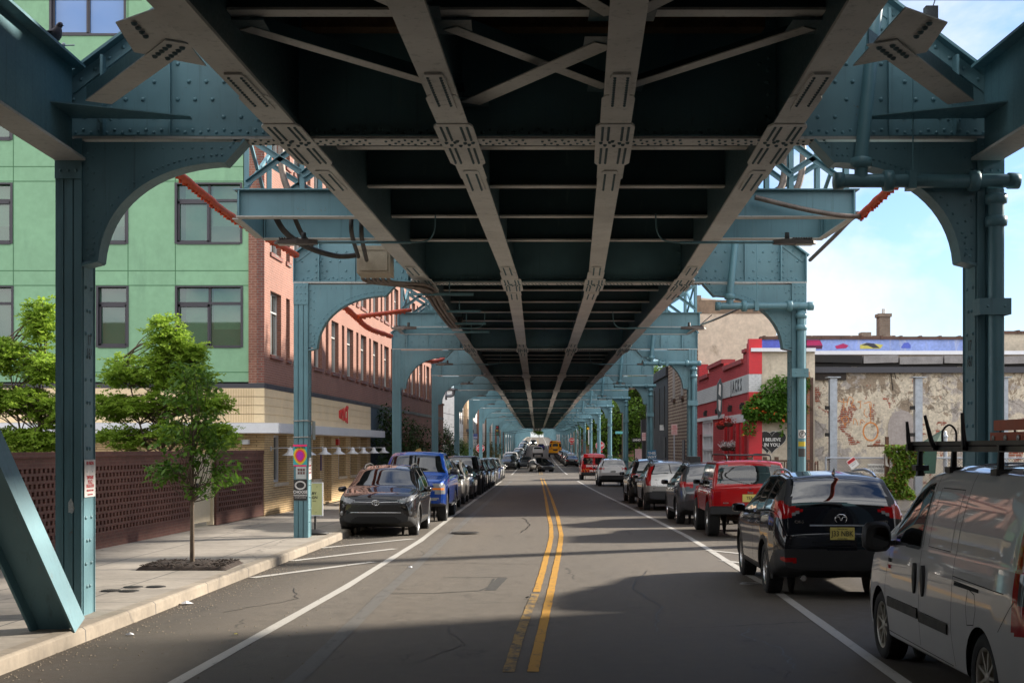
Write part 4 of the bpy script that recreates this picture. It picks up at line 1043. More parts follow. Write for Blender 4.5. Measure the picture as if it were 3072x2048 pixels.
# gooseneck lamps in a row on the shop wall
def gooseneck():
    t = thing('wall_lamp', 'x', 'wall lamp')
    m = MB(); m.tube(curve([(0, 0, 0), (.25, 0, .02), (.48, 0, .02), (.56, 0, .0), (.57, 0, -.06)], 5), .018, 8); m.lathe([(0, 0), (.07, 0), (.07, .03), (0, .035)], (0, 0, 0), 'X', 12); m.build('arm', WHITEM, t)
    m = MB(); m.lathe([(.0, .10), (.06, .09), (.075, .02), (.09, -.04), (.24, -.13), (.235, -.14), (.08, -.06)], (.57, 0, -.06), n=18); m.build('shade', WHITEM, t)
    return t
gl = gooseneck()
for i, y in enumerate((39.1, 41.6, 44.1, 46.5, 49.2, 51.5, 53.9, 56.45)):
    lb = ['at the corner of the garden wall', 'half hidden left of the poster column', 'just right of the poster column', 'over the shop door', 'right of the red alarm horn', 'third from the far end of the shop', 'second from the far end of the shop', 'at the far end of the shop']
    loc = (XW(y), y, 2.0); L = 'white gooseneck lamp '+lb[i]; G = 'gooseneck lamps along the shop front'
    if i == 0: gl.location = loc; gl['label'] = L; gl['group'] = G
    else: dup(gl, loc, 0, L, G)
# --- perforated garden wall with gate
def garden(ya, yb, label):
    m = MB(); cz = .0635; z = .14; row = 0; n = 28; hz = [0]
    for r in range(n): hz.append(hz[-1]+(.0635 if r < 5 or r >= n-3 else (.052 if r % 2 == 0 else .076)))
    sc_ = 1.79/hz[-1]; o0, o1 = -.22, 0
    for r in range(n):
        z0, z1 = z+hz[r]*sc_, z+hz[r+1]*sc_
        if r < 5 or r >= n-3 or r % 2 == 0: fb_(m, ya, yb, o0, o1-(.0 if r < n-1 else -.02), z0, z1)
        else:
            fb_(m, ya, ya+.25, o0, o1, z0, z1); fb_(m, yb-.25, yb, o0, o1, z0, z1)
            y = ya+.25+(.06 if (r//2) % 2 else .0)
            while y < yb-.3: fb_(m, y+.095, min(y+.19, yb-.25), o0, o1, z0, z1); y += .19
    fb_(m, ya, yb, o0-.03, .02, 1.93, 1.96)
    return tag(m.build('garden_wall', DKBR), label, 'brick wall', 'perforated garden walls')
garden(12.0, 31.6, 'long dark brick garden wall with rows of square holes behind the nearest column')
garden(33.5, 38.3, 'short perforated brick wall between the cream gate and the beige shop corner')
t = thing('garden_gate', 'cream metal gate set in the perforated brick wall behind the young tree', 'gate', (XW(32.5), 32.5, .15), parts_world=True)
CREAM = mat('cream_paint', (.60, .52, .38), .6, var=.08)
m = MB(); fb_(m, 31.75, 33.35, -.16, -.10, .25, 1.9); m.build('gate_leaf', CREAM, t)
m = MB()
for q in (31.68, 33.36): fb_(m, q, q+.08, -.2, -.04, .15, 1.93)
m.build('gate_post', CREAM, t)
m = MB(); fb_(m, 32.1, 32.2, -.09, -.06, .85, 1.2); m.build('handle', FRAME, t)
# --- clipped hedge beside the recess
def leafmat(name, c1, c2, tr=.35):
    t = NT(name); gi = t.node('ShaderNodeNewGeometry'); r = gi.outputs['Random Per Island']
    n = t.noise(t.obj(), 1.1, 3)
    cc = t.mix(t.math('ADD', t.math('MULTIPLY', r, .6), t.math('MULTIPLY', n, .4)), c1, c2)
    out = t.n['Material Output']; d = t.node('ShaderNodeBsdfTranslucent'); t.link(cc, d.inputs['Color'])
    mx = t.node('ShaderNodeMixShader'); mx.inputs[0].default_value = tr
    t.base(cc); t.rough(.55); t.b.inputs['Specular IOR Level'].default_value = .3
    t.link(t.b.outputs[0], mx.inputs[1]); t.link(d.outputs[0], mx.inputs[2]); t.link(mx.outputs[0], out.inputs['Surface'])
    return t.m
def leaf(m, p, L, W, rr, droop=0.0, flat=0.0):
    """one small folded leaf"""
    a = rr.random()*2*PI; tilt = rr.uniform(-.9, .6)*(1-flat)-droop
    d = Vector((math.cos(a)*math.cos(tilt), math.sin(a)*math.cos(tilt), math.sin(tilt))); s = d.cross(Vector((0, 0, 1)))
    if s.length < .05: s = Vector((1, 0, 0))
    s.normalize(); s = (s+Vector((0, 0, rr.uniform(-.5, .5)))).normalized(); p = Vector(p)
    m.add([p, p+d*L*.5+s*W*.5, p+d*L, p+d*L*.5-s*W*.5], [(0,1,2,3)])
HEDGE = leafmat('hedge_leaf', (.012, .035, .010), (.045, .10, .022), .2)
rr = random.Random(21); m = MB()
for _ in range(5000):
    y, o, z = rr.uniform(57, 63.4), rr.uniform(.2, 1.1), rr.uniform(.2, 1.5)
    k = rr.random()
    if k < .35: o = 1.1+rr.gauss(0, .03)
    elif k < .55: z = 1.5+rr.gauss(0, .03)
    elif k < .7: y = 57+rr.gauss(0, .03)
    leaf(m, (XW(y)+o, y, z), .09, .05, rr)
tag(m.build('hedge', HEDGE), 'dark clipped hedge beside the beige shop in front of the recess', 'hedge')
# --- pavement sign on a black base behind the second column
t = thing('pavement_sign', 'pale yellow pavement sign on a black base reading BY and GN', 'sign', at(955, 1565, 29.9), parts_world=True)
x0, x1, d = atx(908, 29.9), atx(966, 29.9), 29.9; z0, z1 = atz(1544, d), atz(1449, d)
m = MB(); m.box(x0-.02, x1, d, d+.03, z0, z1); m.build('sign_face', mat('pale_yellow_board', (.62, .62, .30), .6, var=.05), t)
m = MB()
for (a, b, q, r) in ((x0-.04, x1+.02, z0-.02, z0), (x0-.04, x1+.02, z1, z1+.02), (x1, x1+.02, z0, z1)): m.box(a, b, d-.01, d+.04, q, r)
m.build('sign_frame', WHITEM, t)
m = MB(); h = z1-z0
m.text('BY', h*.12, facing((x1-.17, d-.003, z0+h*.68), (1, 0, 0)), .02, .001); m.text('GN', h*.12, facing((x1-.16, d-.003, z0+h*.55), (1, 0, 0)), .02, .001)
m.text('SING', h*.05, facing((x1-.17, d-.003, z0+h*.44), (1, 0, 0)), .005, .001); m.text('x', h*.06, facing((x1-.11, d-.003, z0+h*.9), (1, 0, 0)), .01, .001); m.text('Y', h*.05, facing((x1-.13, d-.003, z0+h*.08), (1, 0, 0)), .01, .001)
m.build('lettering', BLACK, t)
m = MB(); xb = (x0+x1)/2+.06; m.tube([(xb, d+.02, z0), (xb, d+.02, .24)], .025, 8); m.lathe([(.0, .10), (.10, .09), (.24, .05), (.30, .02), (.30, 0), (0, 0)], (xb, d+.02, .155), n=20); m.build('sign_base', mat('black_rubber', (.015, .015, .016), .6, var=.2), t)
# --- buildings farther along the left side
def block(name, label, x0, x1, y0, y1, h, mt, rows=2, cols=3, roofm=None, fx=None, z0=0):
    t = thing(name, label, 'building', ((x0+x1)/2, y0, z0), parts_world=True)
    m = MB(); m.box(x0, x1, y0, y1, z0-1, h); m.build('wall', mt, t)
    m = MB(); m.box(x0-.1, x1+.1, y0-.1, y1+.1, h, h+.25); m.build('roof', roofm or BAND, t)
    s = x1 if fx == 'R' else x0
    for r in range(rows):
        for k in range(cols):
            yy = y0+(y1-y0)*(k+.5)/cols; zz = z0+1.2+(h-z0-1)/max(rows, 1)*r
            m = MB(); sg = 1 if fx == 'R' else -1
            m.box(s-.02*sg, s+.04*sg, yy-.55, yy+.55, zz, zz+1.5); w = m.build('window', FRAME, t)
            m = MB(); m.box(s+.04*sg, s+.05*sg, yy-.48, yy+.48, zz+.06, zz+1.44); m.build('pane', DKPANE, w)
    return t
OFFW = mat('off_white_render', (.62, .60, .58), .85, var=.12, scale=.5, stain=(.4, .38, .35)); TANB = brick_mat('tan_brick', (.42, .27, .15), (.36, .22, .12), (.35, .28, .2), axis='S', var=.3)
block('corner_house', 'white rendered corner house past the brick block at the crossing', -24, -5.0, 126, 140, g(130)+7.8, OFFW, 2, 3, fx='R')
t = block('row_house', 'tan brick house with curled iron brackets past the white corner house', -22, -4.6, 140.2, 152, g(145)+8.2, TANB, 2, 3, fx='R')
m = MB(); m.box(-4.7, -4.2, 140.15, 152, g(145)+4.2, g(145)+4.5); m.build('cornice', BAND, t)
for i in range(9):
    y = 153+i*17.5; hh = [6.8, 7.6, 6.4, 8.0, 7.0, 7.4, 6.6, 7.8, 7.2][i]
    x1 = c(y)-7.4
    block('row_house', ['pale grey house', 'red brick house', 'white house', 'tan house', 'grey house', 'brick house', 'pale house', 'tall tan house', 'dark brick house'][i]+' '+['first after', 'second after', 'third after', 'fourth after', 'fifth after', 'sixth after', 'seventh after', 'eighth after', 'ninth after'][i]+' the tan bracketed house on the left side', x1-11, x1, y, y+17, g(y)+hh, [OFFW, REDBR, OFFW, TANB, OFFW, REDBR, OFFW, TANB, REDBX][i], 2, 4, fx='R', z0=g(y))
# ================================================================ right side: bar, bare wall, far houses, park
def RY(px): return 7.28/((px-1536)/4100-.0181)
def RF(y): return c(y)+7.0
def rb_(m, y0, y1, o0, o1, z0, z1):
    """box in the right facade frame; o counts towards the street"""
    vs = [(RF(y)-o, y, z) for z in (z0, z1) for (y, o) in ((y0, o0), (y0, o1), (y1, o1), (y1, o0))]
    m.add(vs, [(0,3,2,1) if False else (0,1,2,3)[::-1] if False else (0,3,2,1), (4,5,6,7), (0,1,5,4), (1,2,6,5), (2,3,7,6), (3,0,4,7)])
RED = brick_mat('red_painted_brick', (.50, .045, .05), (.44, .035, .04), (.30, .03, .035), axis='S', var=.14, msize=.008); REDP = mat('bright_red_paint', (.58, .02, .03), .5, var=.1)
WHB = brick_mat('white_painted_brick', (.60, .60, .60), (.55, .55, .56), (.42, .42, .43), axis='S', var=.1, msize=.008)
STUC = mat('worn_beige_stucco', (.52, .45, .35), .9, var=.22, scale=1.1, bump=.8, bscale=30, stain=(.33, .27, .20))
BROWNP = mat('dark_coping', (.10, .055, .04), .8, var=.3)
bar = thing('red_bar', 'small red painted corner bar with a white band and black letters', 'building', (RF(47), 47, .15), parts_world=True)
wn = [(47.35, 47.75, 1.5, 2.65), (48.5, 48.95, 1.5, 2.65), (49.85, 50.35, 1.5, 2.65), (51.4, 51.9, 1.5, 2.65)]; dr = (56.4, 59.8, .15, 3.15); tall = (60.3, 61.0, .15, 2.6)
m = MB(); wall_open(m, 46.75, 61.9, .1, 3.93, wn+[dr, tall], lambda m, a, b, z0, z1: rb_(m, a, b, -.4, 0, z0, z1))
for (a, b, z1) in ((46.75, 47.4, 5.62), (47.4, 48.2, 5.34), (48.2, 53.2, 5.0), (53.2, 57.8, 5.3), (57.8, 61.2, 5.0), (61.2, 61.9, 5.75)): rb_(m, a, b, -.4, 0, 4.54, z1)
m.build('street_wall', RED, bar)
m = MB(); rb_(m, 46.71, 61.9, -.4, .032, 3.93, 4.54); m.build('white_band', WHB, bar)
m = MB(); rb_(m, 46.70, 47.0, -.42, .03, .1, 3.93); rb_(m, 46.70, 47.0, -.42, .03, 4.54, 5.74)
for y in (47.95, 49.2, 50.7, 52.3): rb_(m, y, y+.22, .0, .10, .1, 2.9)
m.build('red_pilaster', REDP, bar)
m = MB(); rb_(m, 48.2, 53.2, -.45, .07, 5.0, 5.16); rb_(m, 53.2, 57.8, -.45, .09, 5.3, 5.46); rb_(m, 57.8, 61.2, -.45, .07, 5.0, 5.16); rb_(m, 47.4, 48.2, -.45, .06, 5.34, 5.46); m.build('coping', mat('red_coping', (.34, .05, .05), .7, var=.2), bar)
m = MB()
for a, b in ((47.2, 48.4), (48.7, 50.2), (50.5, 52.4)): rb_(m, a, b, .0, .05, 2.92, 3.22)
rb_(m, 53.0, 61.5, .0, .06, 3.17, 3.32); m.build('white_lintel', WHITEM, bar)
for (a, b, z0, z1) in wn:
    m = MB(); rb_(m, a, b, -.2, -.14, z0, z1); w = m.build('window', FRAME, bar); m = MB(); rb_(m, a+.06, b-.06, -.14, -.13, z0+.06, z1-.06); m.build('pane', glass('pale_glass', (.35, .40, .42)), w)
a, b, z0, z1 = dr; m = MB()
for k in range(4): y = a+(b-a-.08)*k/3; rb_(m, y, y+.10, -.15, .02, z0, z1)
for k in range(6): z = z0+(z1-z0-.07)*k/5; rb_(m, a+.1, b-.1, -.14, .01, z, z+.08)
w = m.build('shop_window', WHITEM, bar); m = MB(); rb_(m, a, b, -.2, -.16, z0, z1); m.build('pane', glass('milky_glass', (.30, .29, .27)), w)
m = MB(); rb_(m, a, b, -.158, -.150, z1-.6, z1-.05); m.build('red_blind', REDP, w)
m = MB(); rb_(m, tall[0], tall[1], -.3, -.25, .15, 2.6); m.build('door', mat('dark_door', (.04, .05, .06), .5), bar)
xl = lambda y: RF(y)-.02
m = MB(); 
for k, ch in enumerate('JACKS'): y = 50.95-k*.62; m.text(ch, .62, facing((xl(y), y, 4.235), (-.018, -1, 0)), .02, .02, sx=1.1)
m.build('sign_letters', mat('black_letters', (.02, .022, .025), .6, var=.3, scale=10), bar)
m = MB(); y = 53.1
x0 = RF(y)-.06
m.poly([(x0, y, 4.45), (x0-.07, y, 4.72), (x0-.20, y, 4.5), (x0-.22, y, 3.5), (x0-.14, y, 3.15), (x0-.02, y, 3.4)], (0, .10, 0)); sg = m.build('projecting_sign', mat('slate_sign', (.08, .10, .11), .5, var=.15), bar)
m = MB(); m.poly([(x0-.06, y-.004, 4.45), (x0-.13, y-.004, 4.5), (x0-.15, y-.004, 4.1), (x0-.07, y-.004, 4.0)], (0, -.004, 0)); m.poly([(x0-.06, y-.004, 3.85), (x0-.16, y-.004, 3.9), (x0-.15, y-.004, 3.5), (x0-.09, y-.004, 3.4)], (0, -.004, 0)); m.build('sign_emblem', WHITEI, sg)
for y in (48.0, 51.0, 54.6, 58.4):
    m = MB(); rb_(m, y-.07, y+.07, .0, .12, 3.52, 3.60); rb_(m, y-.06, y+.06, .02, .16, 3.36, 3.54); m.build('wall_light', CABLE, bar)
m = MB(); m.box(RF(46.75)+.03, 10.36, 46.75, 47.0, .1, 5.3); m.build('side_wall', STUC, bar)
m = MB(); m.box(RF(46.75)+.03, 10.36, 46.6, 46.75, 5.30, 5.42); m.build('gutter', WHITEM, bar)
m = MB(); m.box(RF(46.75)+.3, 20, 47.0, 61.8, 4.6, 4.8); m.build('roof', BAND, bar)
# heart board on the side wall
t = thing('heart_board', 'black double heart board reading I BELIEVE IN YOU on the stucco wall', 'sign', at(2315, 1340, 46.7), parts_world=True)
def heart(cx, cz, w, h, n=40):
    out = []
    for k in range(n):
        a = 2*PI*k/n; x = 16*math.sin(a)**3; z = 13*math.cos(a)-5*math.cos(2*a)-2*math.cos(3*a)-math.cos(4*a)
        out.append((cx+x/32*w, cz+(z+2.5)/29*h))
    return out
for k, (px, off) in enumerate(((2302, .0), (2316, .012))):
    cx, cz = atx(px, 46.7), atz(1327, 46.7)
    m = MB(); m.poly([(x, 46.745-off, z) for x, z in heart(cx, cz, 1.0, .80)], (0, -.008, 0)); m.build('heart_outline', WHITEI, t)
    m = MB(); m.poly([(x, 46.737-off, z) for x, z in heart(cx, cz, .97, .77)], (0, -.006, 0)); m.build('heart_face', BLACK, t)
m = MB(); m.text('I BELIEVE', .155, facing((cx, 46.717, cz+.10), (1, 0, 0)), .025, .002); m.text('IN YOU', .155, facing((cx, 46.717, cz-.08), (1, 0, 0)), .025, .002); m.build('lettering', WHITEI, t)
# trumpet vine
VINE = leafmat('vine_leaf', (.05, .15, .018), (.18, .34, .045), .5); FLOW = mat('orange_blossom', (.75, .10, .02), .6)
rr = random.Random(8); m = MB(); mf = MB()
for _ in range(5200):
    a, q = rr.random()*2*PI, rr.random()**.6; ex, ey, ew, eh = rr.choice(((2345, 1165, 62, 42), (2298, 1208, 58, 34), (2372, 1222, 55, 40), (2262, 1232, 34, 24), (2320, 1240, 70, 22), (2400, 1150, 30, 40)))
    px, py = ex+ew*q*math.cos(a), ey+eh*q*math.sin(a)
    if rr.random() < .06: px = rr.choice((2234, 2250, 2262, 2345, 2385, 2400))+rr.gauss(0, 4); py = 1245+rr.random()*58
    d = 46.6-rr.random()*.55*(1-q*.6); leaf(m, at(px, py, d), .15, .085, rr, .35)
    if py > 1222 and rr.random() < .03: leaf(mf, at(px, py, d-.08), .12, .06, rr, .6); leaf(mf, at(px, py, d-.07), .10, .08, rr, .2)
v = tag(m.build('trumpet_vine', VINE), 'trumpet vine with orange flowers spilling over the beige stucco wall', 'vine'); mf.build('blossom', FLOW, v)
# hanging baskets
for i, (px, py, mt, l) in enumerate(((2163, 1276, FLOW, 'left'), (2186, 1268, FLOW, 'right'), (2176, 1340, WHITEI, 'left'), (2199, 1340, WHITEI, 'right'))):
    p = at(px, py, 51.5 if i % 2 == 0 else 49.6); t = thing('hanging_basket', '%s hanging basket of %s flowers on the red bar front' % (l, 'red' if i < 2 else 'white'), 'flower basket', p, parts_world=True, group='hanging flower baskets on the bar')
    m = MB(); m.lathe([(.0, -.16), (.12, -.13), (.19, -.02), (.19, 0)], p, n=14); m.build('basket', BROWNP, t)
    m = MB(); mt2 = mat('red_geranium', (.60, .03, .01), .7) if i < 2 else mt
    for _ in range(260): 
        a = Vector((rr.gauss(0, 1), rr.gauss(0, 1), rr.gauss(0, .7)))*.10; leaf(m, p+a+Vector((0, 0, .08)), .07, .05, rr)
    m.build('flowers', mt2, t)
    m = MB(); m.tube([p+Vector((0, 0, 0)), p+Vector((0, 0, .7))], .006, 5); m.build('chain', CABLE, t)
# slatted patio fence in front of the heart wall
m = MB(); y = 45.4
for k in range(28): x = atx(2244, y)+k*.085; m.box(x, x+.045, y, y+.02, .15, 1.55+.04*math.sin(k*1.9))
m.box(atx(2240, y), atx(2440, y), y-.03, y+.05, 1.55, 1.62); m.box(atx(2240, y), atx(2440, y), y+.02, y+.05, .6, .68)
for px in (2244, 2290, 2325, 2380): x = atx(px, y); m.box(x, x+.12, y-.02, y+.1, .15, 1.72)
tag(m.build('patio_fence', mat('brown_timber', (.10, .055, .035), .8, var=.4, scale=5)), 'brown slatted timber patio fence below the heart board', 'fence')
# bare party wall of the cleared lot
def party():
    t = NT('peeling_party_wall'); p = t.pos(); s = t.sep(p); v = t.comb(s['X'], s['Z'], 0)
    b = t.node('ShaderNodeTexBrick'); 
    for k, q in (('Scale', 1.0), ('Brick Width', .22), ('Row Height', .075), ('Mortar Size', .012)): b.inputs[k].default_value = q
    b.inputs['Color1'].default_value = (.36, .09, .045, 1); b.inputs['Color2'].default_value = (.26, .06, .035, 1); b.inputs['Mortar'].default_value = (.36, .30, .24, 1); t.link(v, b.inputs['Vector'])
    z = s['Z']; nA = t.noise(p, 1.0, 8, .68, .5); nB = t.noise(p, 1.9, 8, .72, .7); nC = t.noise(t.scale(p, (1, 1, .3)), 1.7, 5, .7); nf = t.noise(p, 12, 5, .7)
    cc = t.mix(nB, (.46, .41, .365), (.36, .32, .29))                                             # grey cement render low down
    cc = t.mix(t.ramp(nA, [(.44, 0), (.47, 1)]), cc, (.62, .54, .42))               # old cream plaster
    hi = t.node('ShaderNodeMapRange'); hi.inputs[1].default_value = 2.9; hi.inputs[2].default_value = 4.2; t.link(z, hi.inputs[0])
    f = t.math('ADD', nB, t.math('MULTIPLY', hi.outputs[0], .12))
    cc = t.mix(t.ramp(f, [(.625, 0), (.645, 1)]), cc, (.30, .235, .17))                          # brown scratch coat
    cc = t.mix(t.ramp(t.math('ADD', nA, t.math('MULTIPLY', nC, .25)), [(.715, 0), (.73, 1)]), cc, b.outputs['Color'])
    cc = t.mix(t.ramp(nC, [(.60, 0), (.75, .5)]), cc, (.30, .17, .10))
    cc = t.mix(1.0, cc, t.ramp(nf, [(.3, .62), (.7, 1.2)]), 'MULTIPLY'); cc = t.mix(t.ramp(t.noise(t.scale(p, (5, 5, .4)), 1.2, 5, .7), [(.55, 0), (.75, .55)]), cc, (.20, .155, .115))
    cr = t.node('ShaderNodeTexVoronoi', feature='DISTANCE_TO_EDGE'); cr.inputs['Scale'].default_value = .8; nz = t.node('ShaderNodeTexNoise'); nz.inputs['Scale'].default_value = 2.5; nz.inputs['Detail'].default_value = 5; t.link(p, nz.inputs['Vector'])
    t.link(t.mix(.35, p, nz.outputs['Color']), cr.inputs['Vector'])
    cc = t.mix(t.math('MULTIPLY', t.ramp(cr.outputs['Distance'], [(0, 1), (.010, 0)]), .7), cc, (.09, .075, .06))
    t.base(cc); t.rough(.95); t.bump(t.mix(.5, nf, nB), .8, .02); return t.m
YP = 47.2
pw = thing('party_wall', 'long peeling plaster party wall with patched brick above the cleared lot', 'wall', (14, YP, 0), parts_world=True)
m = MB(); m.box(10.42, 30, YP, YP+.5, -.2, 4.92); m.build('wall_body', party(), pw)
COPE = mat('grey_coping_stone', (.25, .235, .23), .9, var=.25, scale=3, bump=.6, bscale=18); TAR = mat('black_tar', (.018, .016, .015), .8, var=.4, scale=6)
m = MB(); x = 10.4; r6 = random.Random(2)
while x < 29: 
    L = r6.uniform(1.2, 1.7); dz = r6.uniform(-.02, .05); m.cur = 1 if x < 11.9 else 0
    m.obox((x+L/2, YP+.15, 5.03+dz), (L/2-.03, 0, r6.uniform(-.02, .03)), (0, .32, 0), (0, 0, .13)); x += L
m.cur = 1
for k in range(90):
    x = 10.42+k*.215; h = .05+.07*r6.random(); m.box(x, x+.215, YP-.03, YP+.02, 4.92-h-.03, 4.93)
for x, h in ((13.05, .9), (13.15, .5), (13.3, .35)): m.bar((x, YP-.012, 4.9), (x+.1, YP-.012, 4.9-h), .03, .02)
m.build('coping', [COPE, TAR], pw)
m = MB(); ar = [(atx(px, YP), atz(py, YP)) for px, py in ((2663, 1500), (2663, 1275), (2670, 1252), (2684, 1237), (2705, 1229), (2725, 1235), (2738, 1250), (2746, 1275), (2746, 1500))]
m.poly([(x, YP-.001, z) for x, z in ar], (0, -.03, 0)); m.build('blocked_arch', mat('grey_cement_patch', (.36, .315, .29), .9, var=.22, scale=1.6, bump=.4, bscale=30), pw)
m = MB(); m.box(atx(2400, YP), atx(2536, YP), YP-.12, YP-.002, atz(1140, YP), atz(1112, YP)); m.build('charred_beam', mat('charred_timber', (.03, .022, .018), .9, var=.5, scale=9), pw)
GRAF = mat('orange_spray_paint', (.62, .24, .07), .8, var=.3, scale=15); m = MB()
def scrawl(pts, w=.035):
    P = curve([at(px, py, YP-.002) for px, py in pts], 5)
    for a, b in zip(P[:-1], P[1:]): m.bar(a+Vector((0, -.002, 0)), b+Vector((0, -.002, 0)), .006, w, Vector((-(b-a).z, 0, (b-a).x)))
scrawl([(2612+22*math.cos(a), 1294+27*math.sin(a)) for a in np.arange(0, 6.6, .5)], .05)
for P_ in ([(2612, 1265), (2612, 1240), (2608, 1210)], [(2515, 1201), (2530, 1206), (2545, 1204)], [(2530, 1195), (2532, 1215), (2530, 1232)], [(2540, 1218), (2548, 1190), (2560, 1200), (2554, 1215), (2566, 1222)], [(2572, 1205), (2585, 1203)], [(2580, 1203), (2582, 1222), (2577, 1222)], [(2592, 1210), (2612, 1206), (2612, 1225)], [(2596, 1225), (2592, 1240), (2602, 1252)],
           [(2538, 1280), (2528, 1262), (2524, 1255), (2540, 1248), (2546, 1262), (2532, 1272)], [(2560, 1272), (2562, 1255), (2570, 1262), (2572, 1275)], [(2580, 1275), (2584, 1258), (2594, 1266)]): scrawl(P_, .022)
m.build('graffiti', GRAF, pw)
# gutter, mural parapet and roof clutter of the building behind
bb = thing('lot_building', 'low building behind the party wall with a blue mural parapet and white gutter', 'building', (16, 48.5, 0), parts_world=True)
m = MB(); m.box(10.4, 30, 48.3, 60, 0, 5.3); m.build('wall', STUC, bb)
m = MB(); m.box(10.37, 30, 48.1, 48.3, 5.30, 5.43); m.build('gutter', WHITEM, bb)
MUR = mat('pale_blue_mural', (.27, .36, .70), .8, var=.22, scale=1.2, stain=(.55, .57, .66)); z0, z1 = 5.44, 5.90
m = MB(); m.box(9.0, 17.0, 49.0, 49.25, 5.30, z1); m.build('mural_wall', MUR, bb)
m = MB(); m.box(17.0, 30, 49.0, 49.25, 5.30, 6.1); m.build('parapet', STUC, bb)
m = MB(); m.box(8.9, 17.05, 48.93, 49.3, z1, z1+.10); m.box(17.05, 30, 48.93, 49.3, 6.1, 6.2)
for k in range(30): m.box(9+k*.7, 9.08+k*.7, 48.9, 49.33, z1 if k < 12 else 6.1, (z1 if k < 12 else 6.1)+.13)
m.build('tile_coping', BROWNP, bb)
def mp(px, py): return (atx(px, 48.99), 48.994, max(5.44, min(5.88, atz(py, 48.99))))
for nm, col, pl in (('royal', (.10, .14, .55), [(2282, 1016), (2420, 1016), (2420, 1046), (2282, 1046)]), ('magenta', (.42, .03, .12), [(2405, 1018), (2460, 1018), (2468, 1036), (2405, 1036)]), ('plum', (.10, .02, .05), [(2405, 1036), (2468, 1036), (2466, 1046), (2405, 1046)]), ('magenta', (.42, .03, .12), [(2505, 1038), (2530, 1030), (2546, 1036), (2538, 1044), (2510, 1046)]),
                    ('yellow', (.55, .50, .12), [(2580, 1034), (2600, 1028), (2650, 1034), (2640, 1046), (2580, 1046)]), ('charcoal', (.05, .05, .06), [(2583, 1036), (2600, 1028), (2622, 1030), (2640, 1044), (2620, 1044), (2602, 1036)]), ('royal', (.10, .14, .55), [(2704, 1040), (2712, 1028), (2725, 1027), (2732, 1035), (2732, 1044), (2704, 1044)])):
    m = MB(); m.poly([mp(*q) for q in pl], (0, -.003-.001*len(pl)*.3, 0)); m.build('mural_shape', mat('mural_'+nm, col, .8, var=.2, scale=4), bb)
CHIM = brick_mat('old_chimney_brick', (.24, .17, .12), (.20, .14, .10), (.22, .18, .14), axis='X', var=.4)
m = MB(); a, b = atx(2639, 54), atx(2671, 54); m.box(a, b, 54, 54.5, 5, atz(945, 54)); m.box(a-.05, b+.05, 53.95, 54.55, atz(950, 54), atz(940, 54)); m.box(a-.06, b+.03, 53.95, 54.5, atz(1018, 54), atz(1010, 54)); ch = m.build('chimney', CHIM, bb)
m = MB(); xx = (a+b)/2; m.tube([(xx, 54.2, atz(942, 54)), (xx, 54.2, atz(925, 54))], .07, 10); m.build('flue', ALU, ch)
m = MB(); m.box(atx(2585, 53), atx(2614, 53), 53, 53.5, 5, atz(996, 53)); m.build('chimney', CHIM, bb)
m = MB(); m.poly([(atx(2440, 52), 52, 5.5), (atx(2452, 52), 52, atz(1006, 52)), (atx(2520, 52), 52, atz(1006, 52)), (atx(2534, 52), 52, 5.5)], (0, 1.2, 0)); m.build('skylight', BROWNP, bb)
m = MB(); m.box(10.4, 30, 48.5, 60, 5.2, 5.32); m.build('roof', BAND, bb)
# brown pier and galvanised posts
m = MB(); m.box(atx(2426, 46.6), atx(2436, 46.6), 46.4, 46.7, .1, 4.4); m.cur = 1; m.box(atx(2417, 46.6), atx(2426, 46.6), 46.42, 46.7, .1, 4.6); tag(m.build('brick_pier', [BROWNP, brick_mat('orange_brick', (.42, .15, .07), (.36, .12, .05), (.3, .22, .17), axis='X')]), 'narrow orange brick pier with a brown steel edge beside the second right column', 'pier')
GALV = mat('galvanised_steel', (.34, .37, .41), .5, .55, var=.25, scale=7)
for i, px in enumerate((2501, 2757, 3014)):
    x = atx(px, 45.6); t = thing('steel_post', ['left galvanised steel post standing before the peeling wall', 'middle galvanised steel post by the blocked arch', 'galvanised steel post behind the nearest right column'][i], 'post', (x, 45.6, 0), parts_world=True, group='galvanised posts in the cleared lot')
    m = MB(); m.box(x-.12, x+.12, 45.6, 45.84, -.1, 4.36); m.build('shaft', GALV, t)
    m = MB(); m.box(x-.22, x+.22, 45.5, 45.94, 4.36, 4.39); m.build('cap_plate', GALV, t)
    m = MB()
    for z in (1.6, 2.4, 3.3): m.box(x-.25, x-.12, 45.65, 45.8, z, z+.12)
    m.build('side_bracket', TAR, t)
# chain-link fence with signs and weeds
YF = 40.6
t = thing('chain_link_fence', 'rusty chain-link fence closing the cleared lot with signs hung on it', 'fence', (12, YF, 0), parts_world=True)
x0, x1, z0, z1 = atx(2478, YF), 17.5, .12, 1.72
m = MB(); st = .085; n = int((x1-x0+1.6)/st)
for k in range(n):
    for s in (1, -1):
        xa = x0-1.6*(s > 0)+k*st; pa = Vector((xa, YF+s*.003, z0)); pb = Vector((xa+s*1.6, YF+s*.003, z1))
        if s < 0: pa.x += 1.6*0; pb = Vector((xa-1.6, YF-.003, z1))
        lo, hi = 0.0, 1.0
        for xb, lim in ((x0, 1), (x1, -1)):
            dx = pb.x-pa.x; tt = (xb-pa.x)/dx
            if (dx > 0) == (lim > 0): lo = max(lo, tt)
            else: hi = min(hi, tt)
        if hi > lo: m.bar(pa.lerp(pb, lo), pa.lerp(pb, hi), .009, .009, (0, 1, 0))
m.build('mesh', mat('rusty_wire', (.14, .12, .105), .7, .3, var=.3), t)
m = MB()
for x in np.arange(x0, x1, 2.1): m.tube([(x, YF+.02, -.1), (x, YF+.02, z1+.03)], .03, 8)
m.tube([(x0, YF+.02, z1), (x1, YF+.02, z1)], .022, 8); m.build('rail', GALV, t)
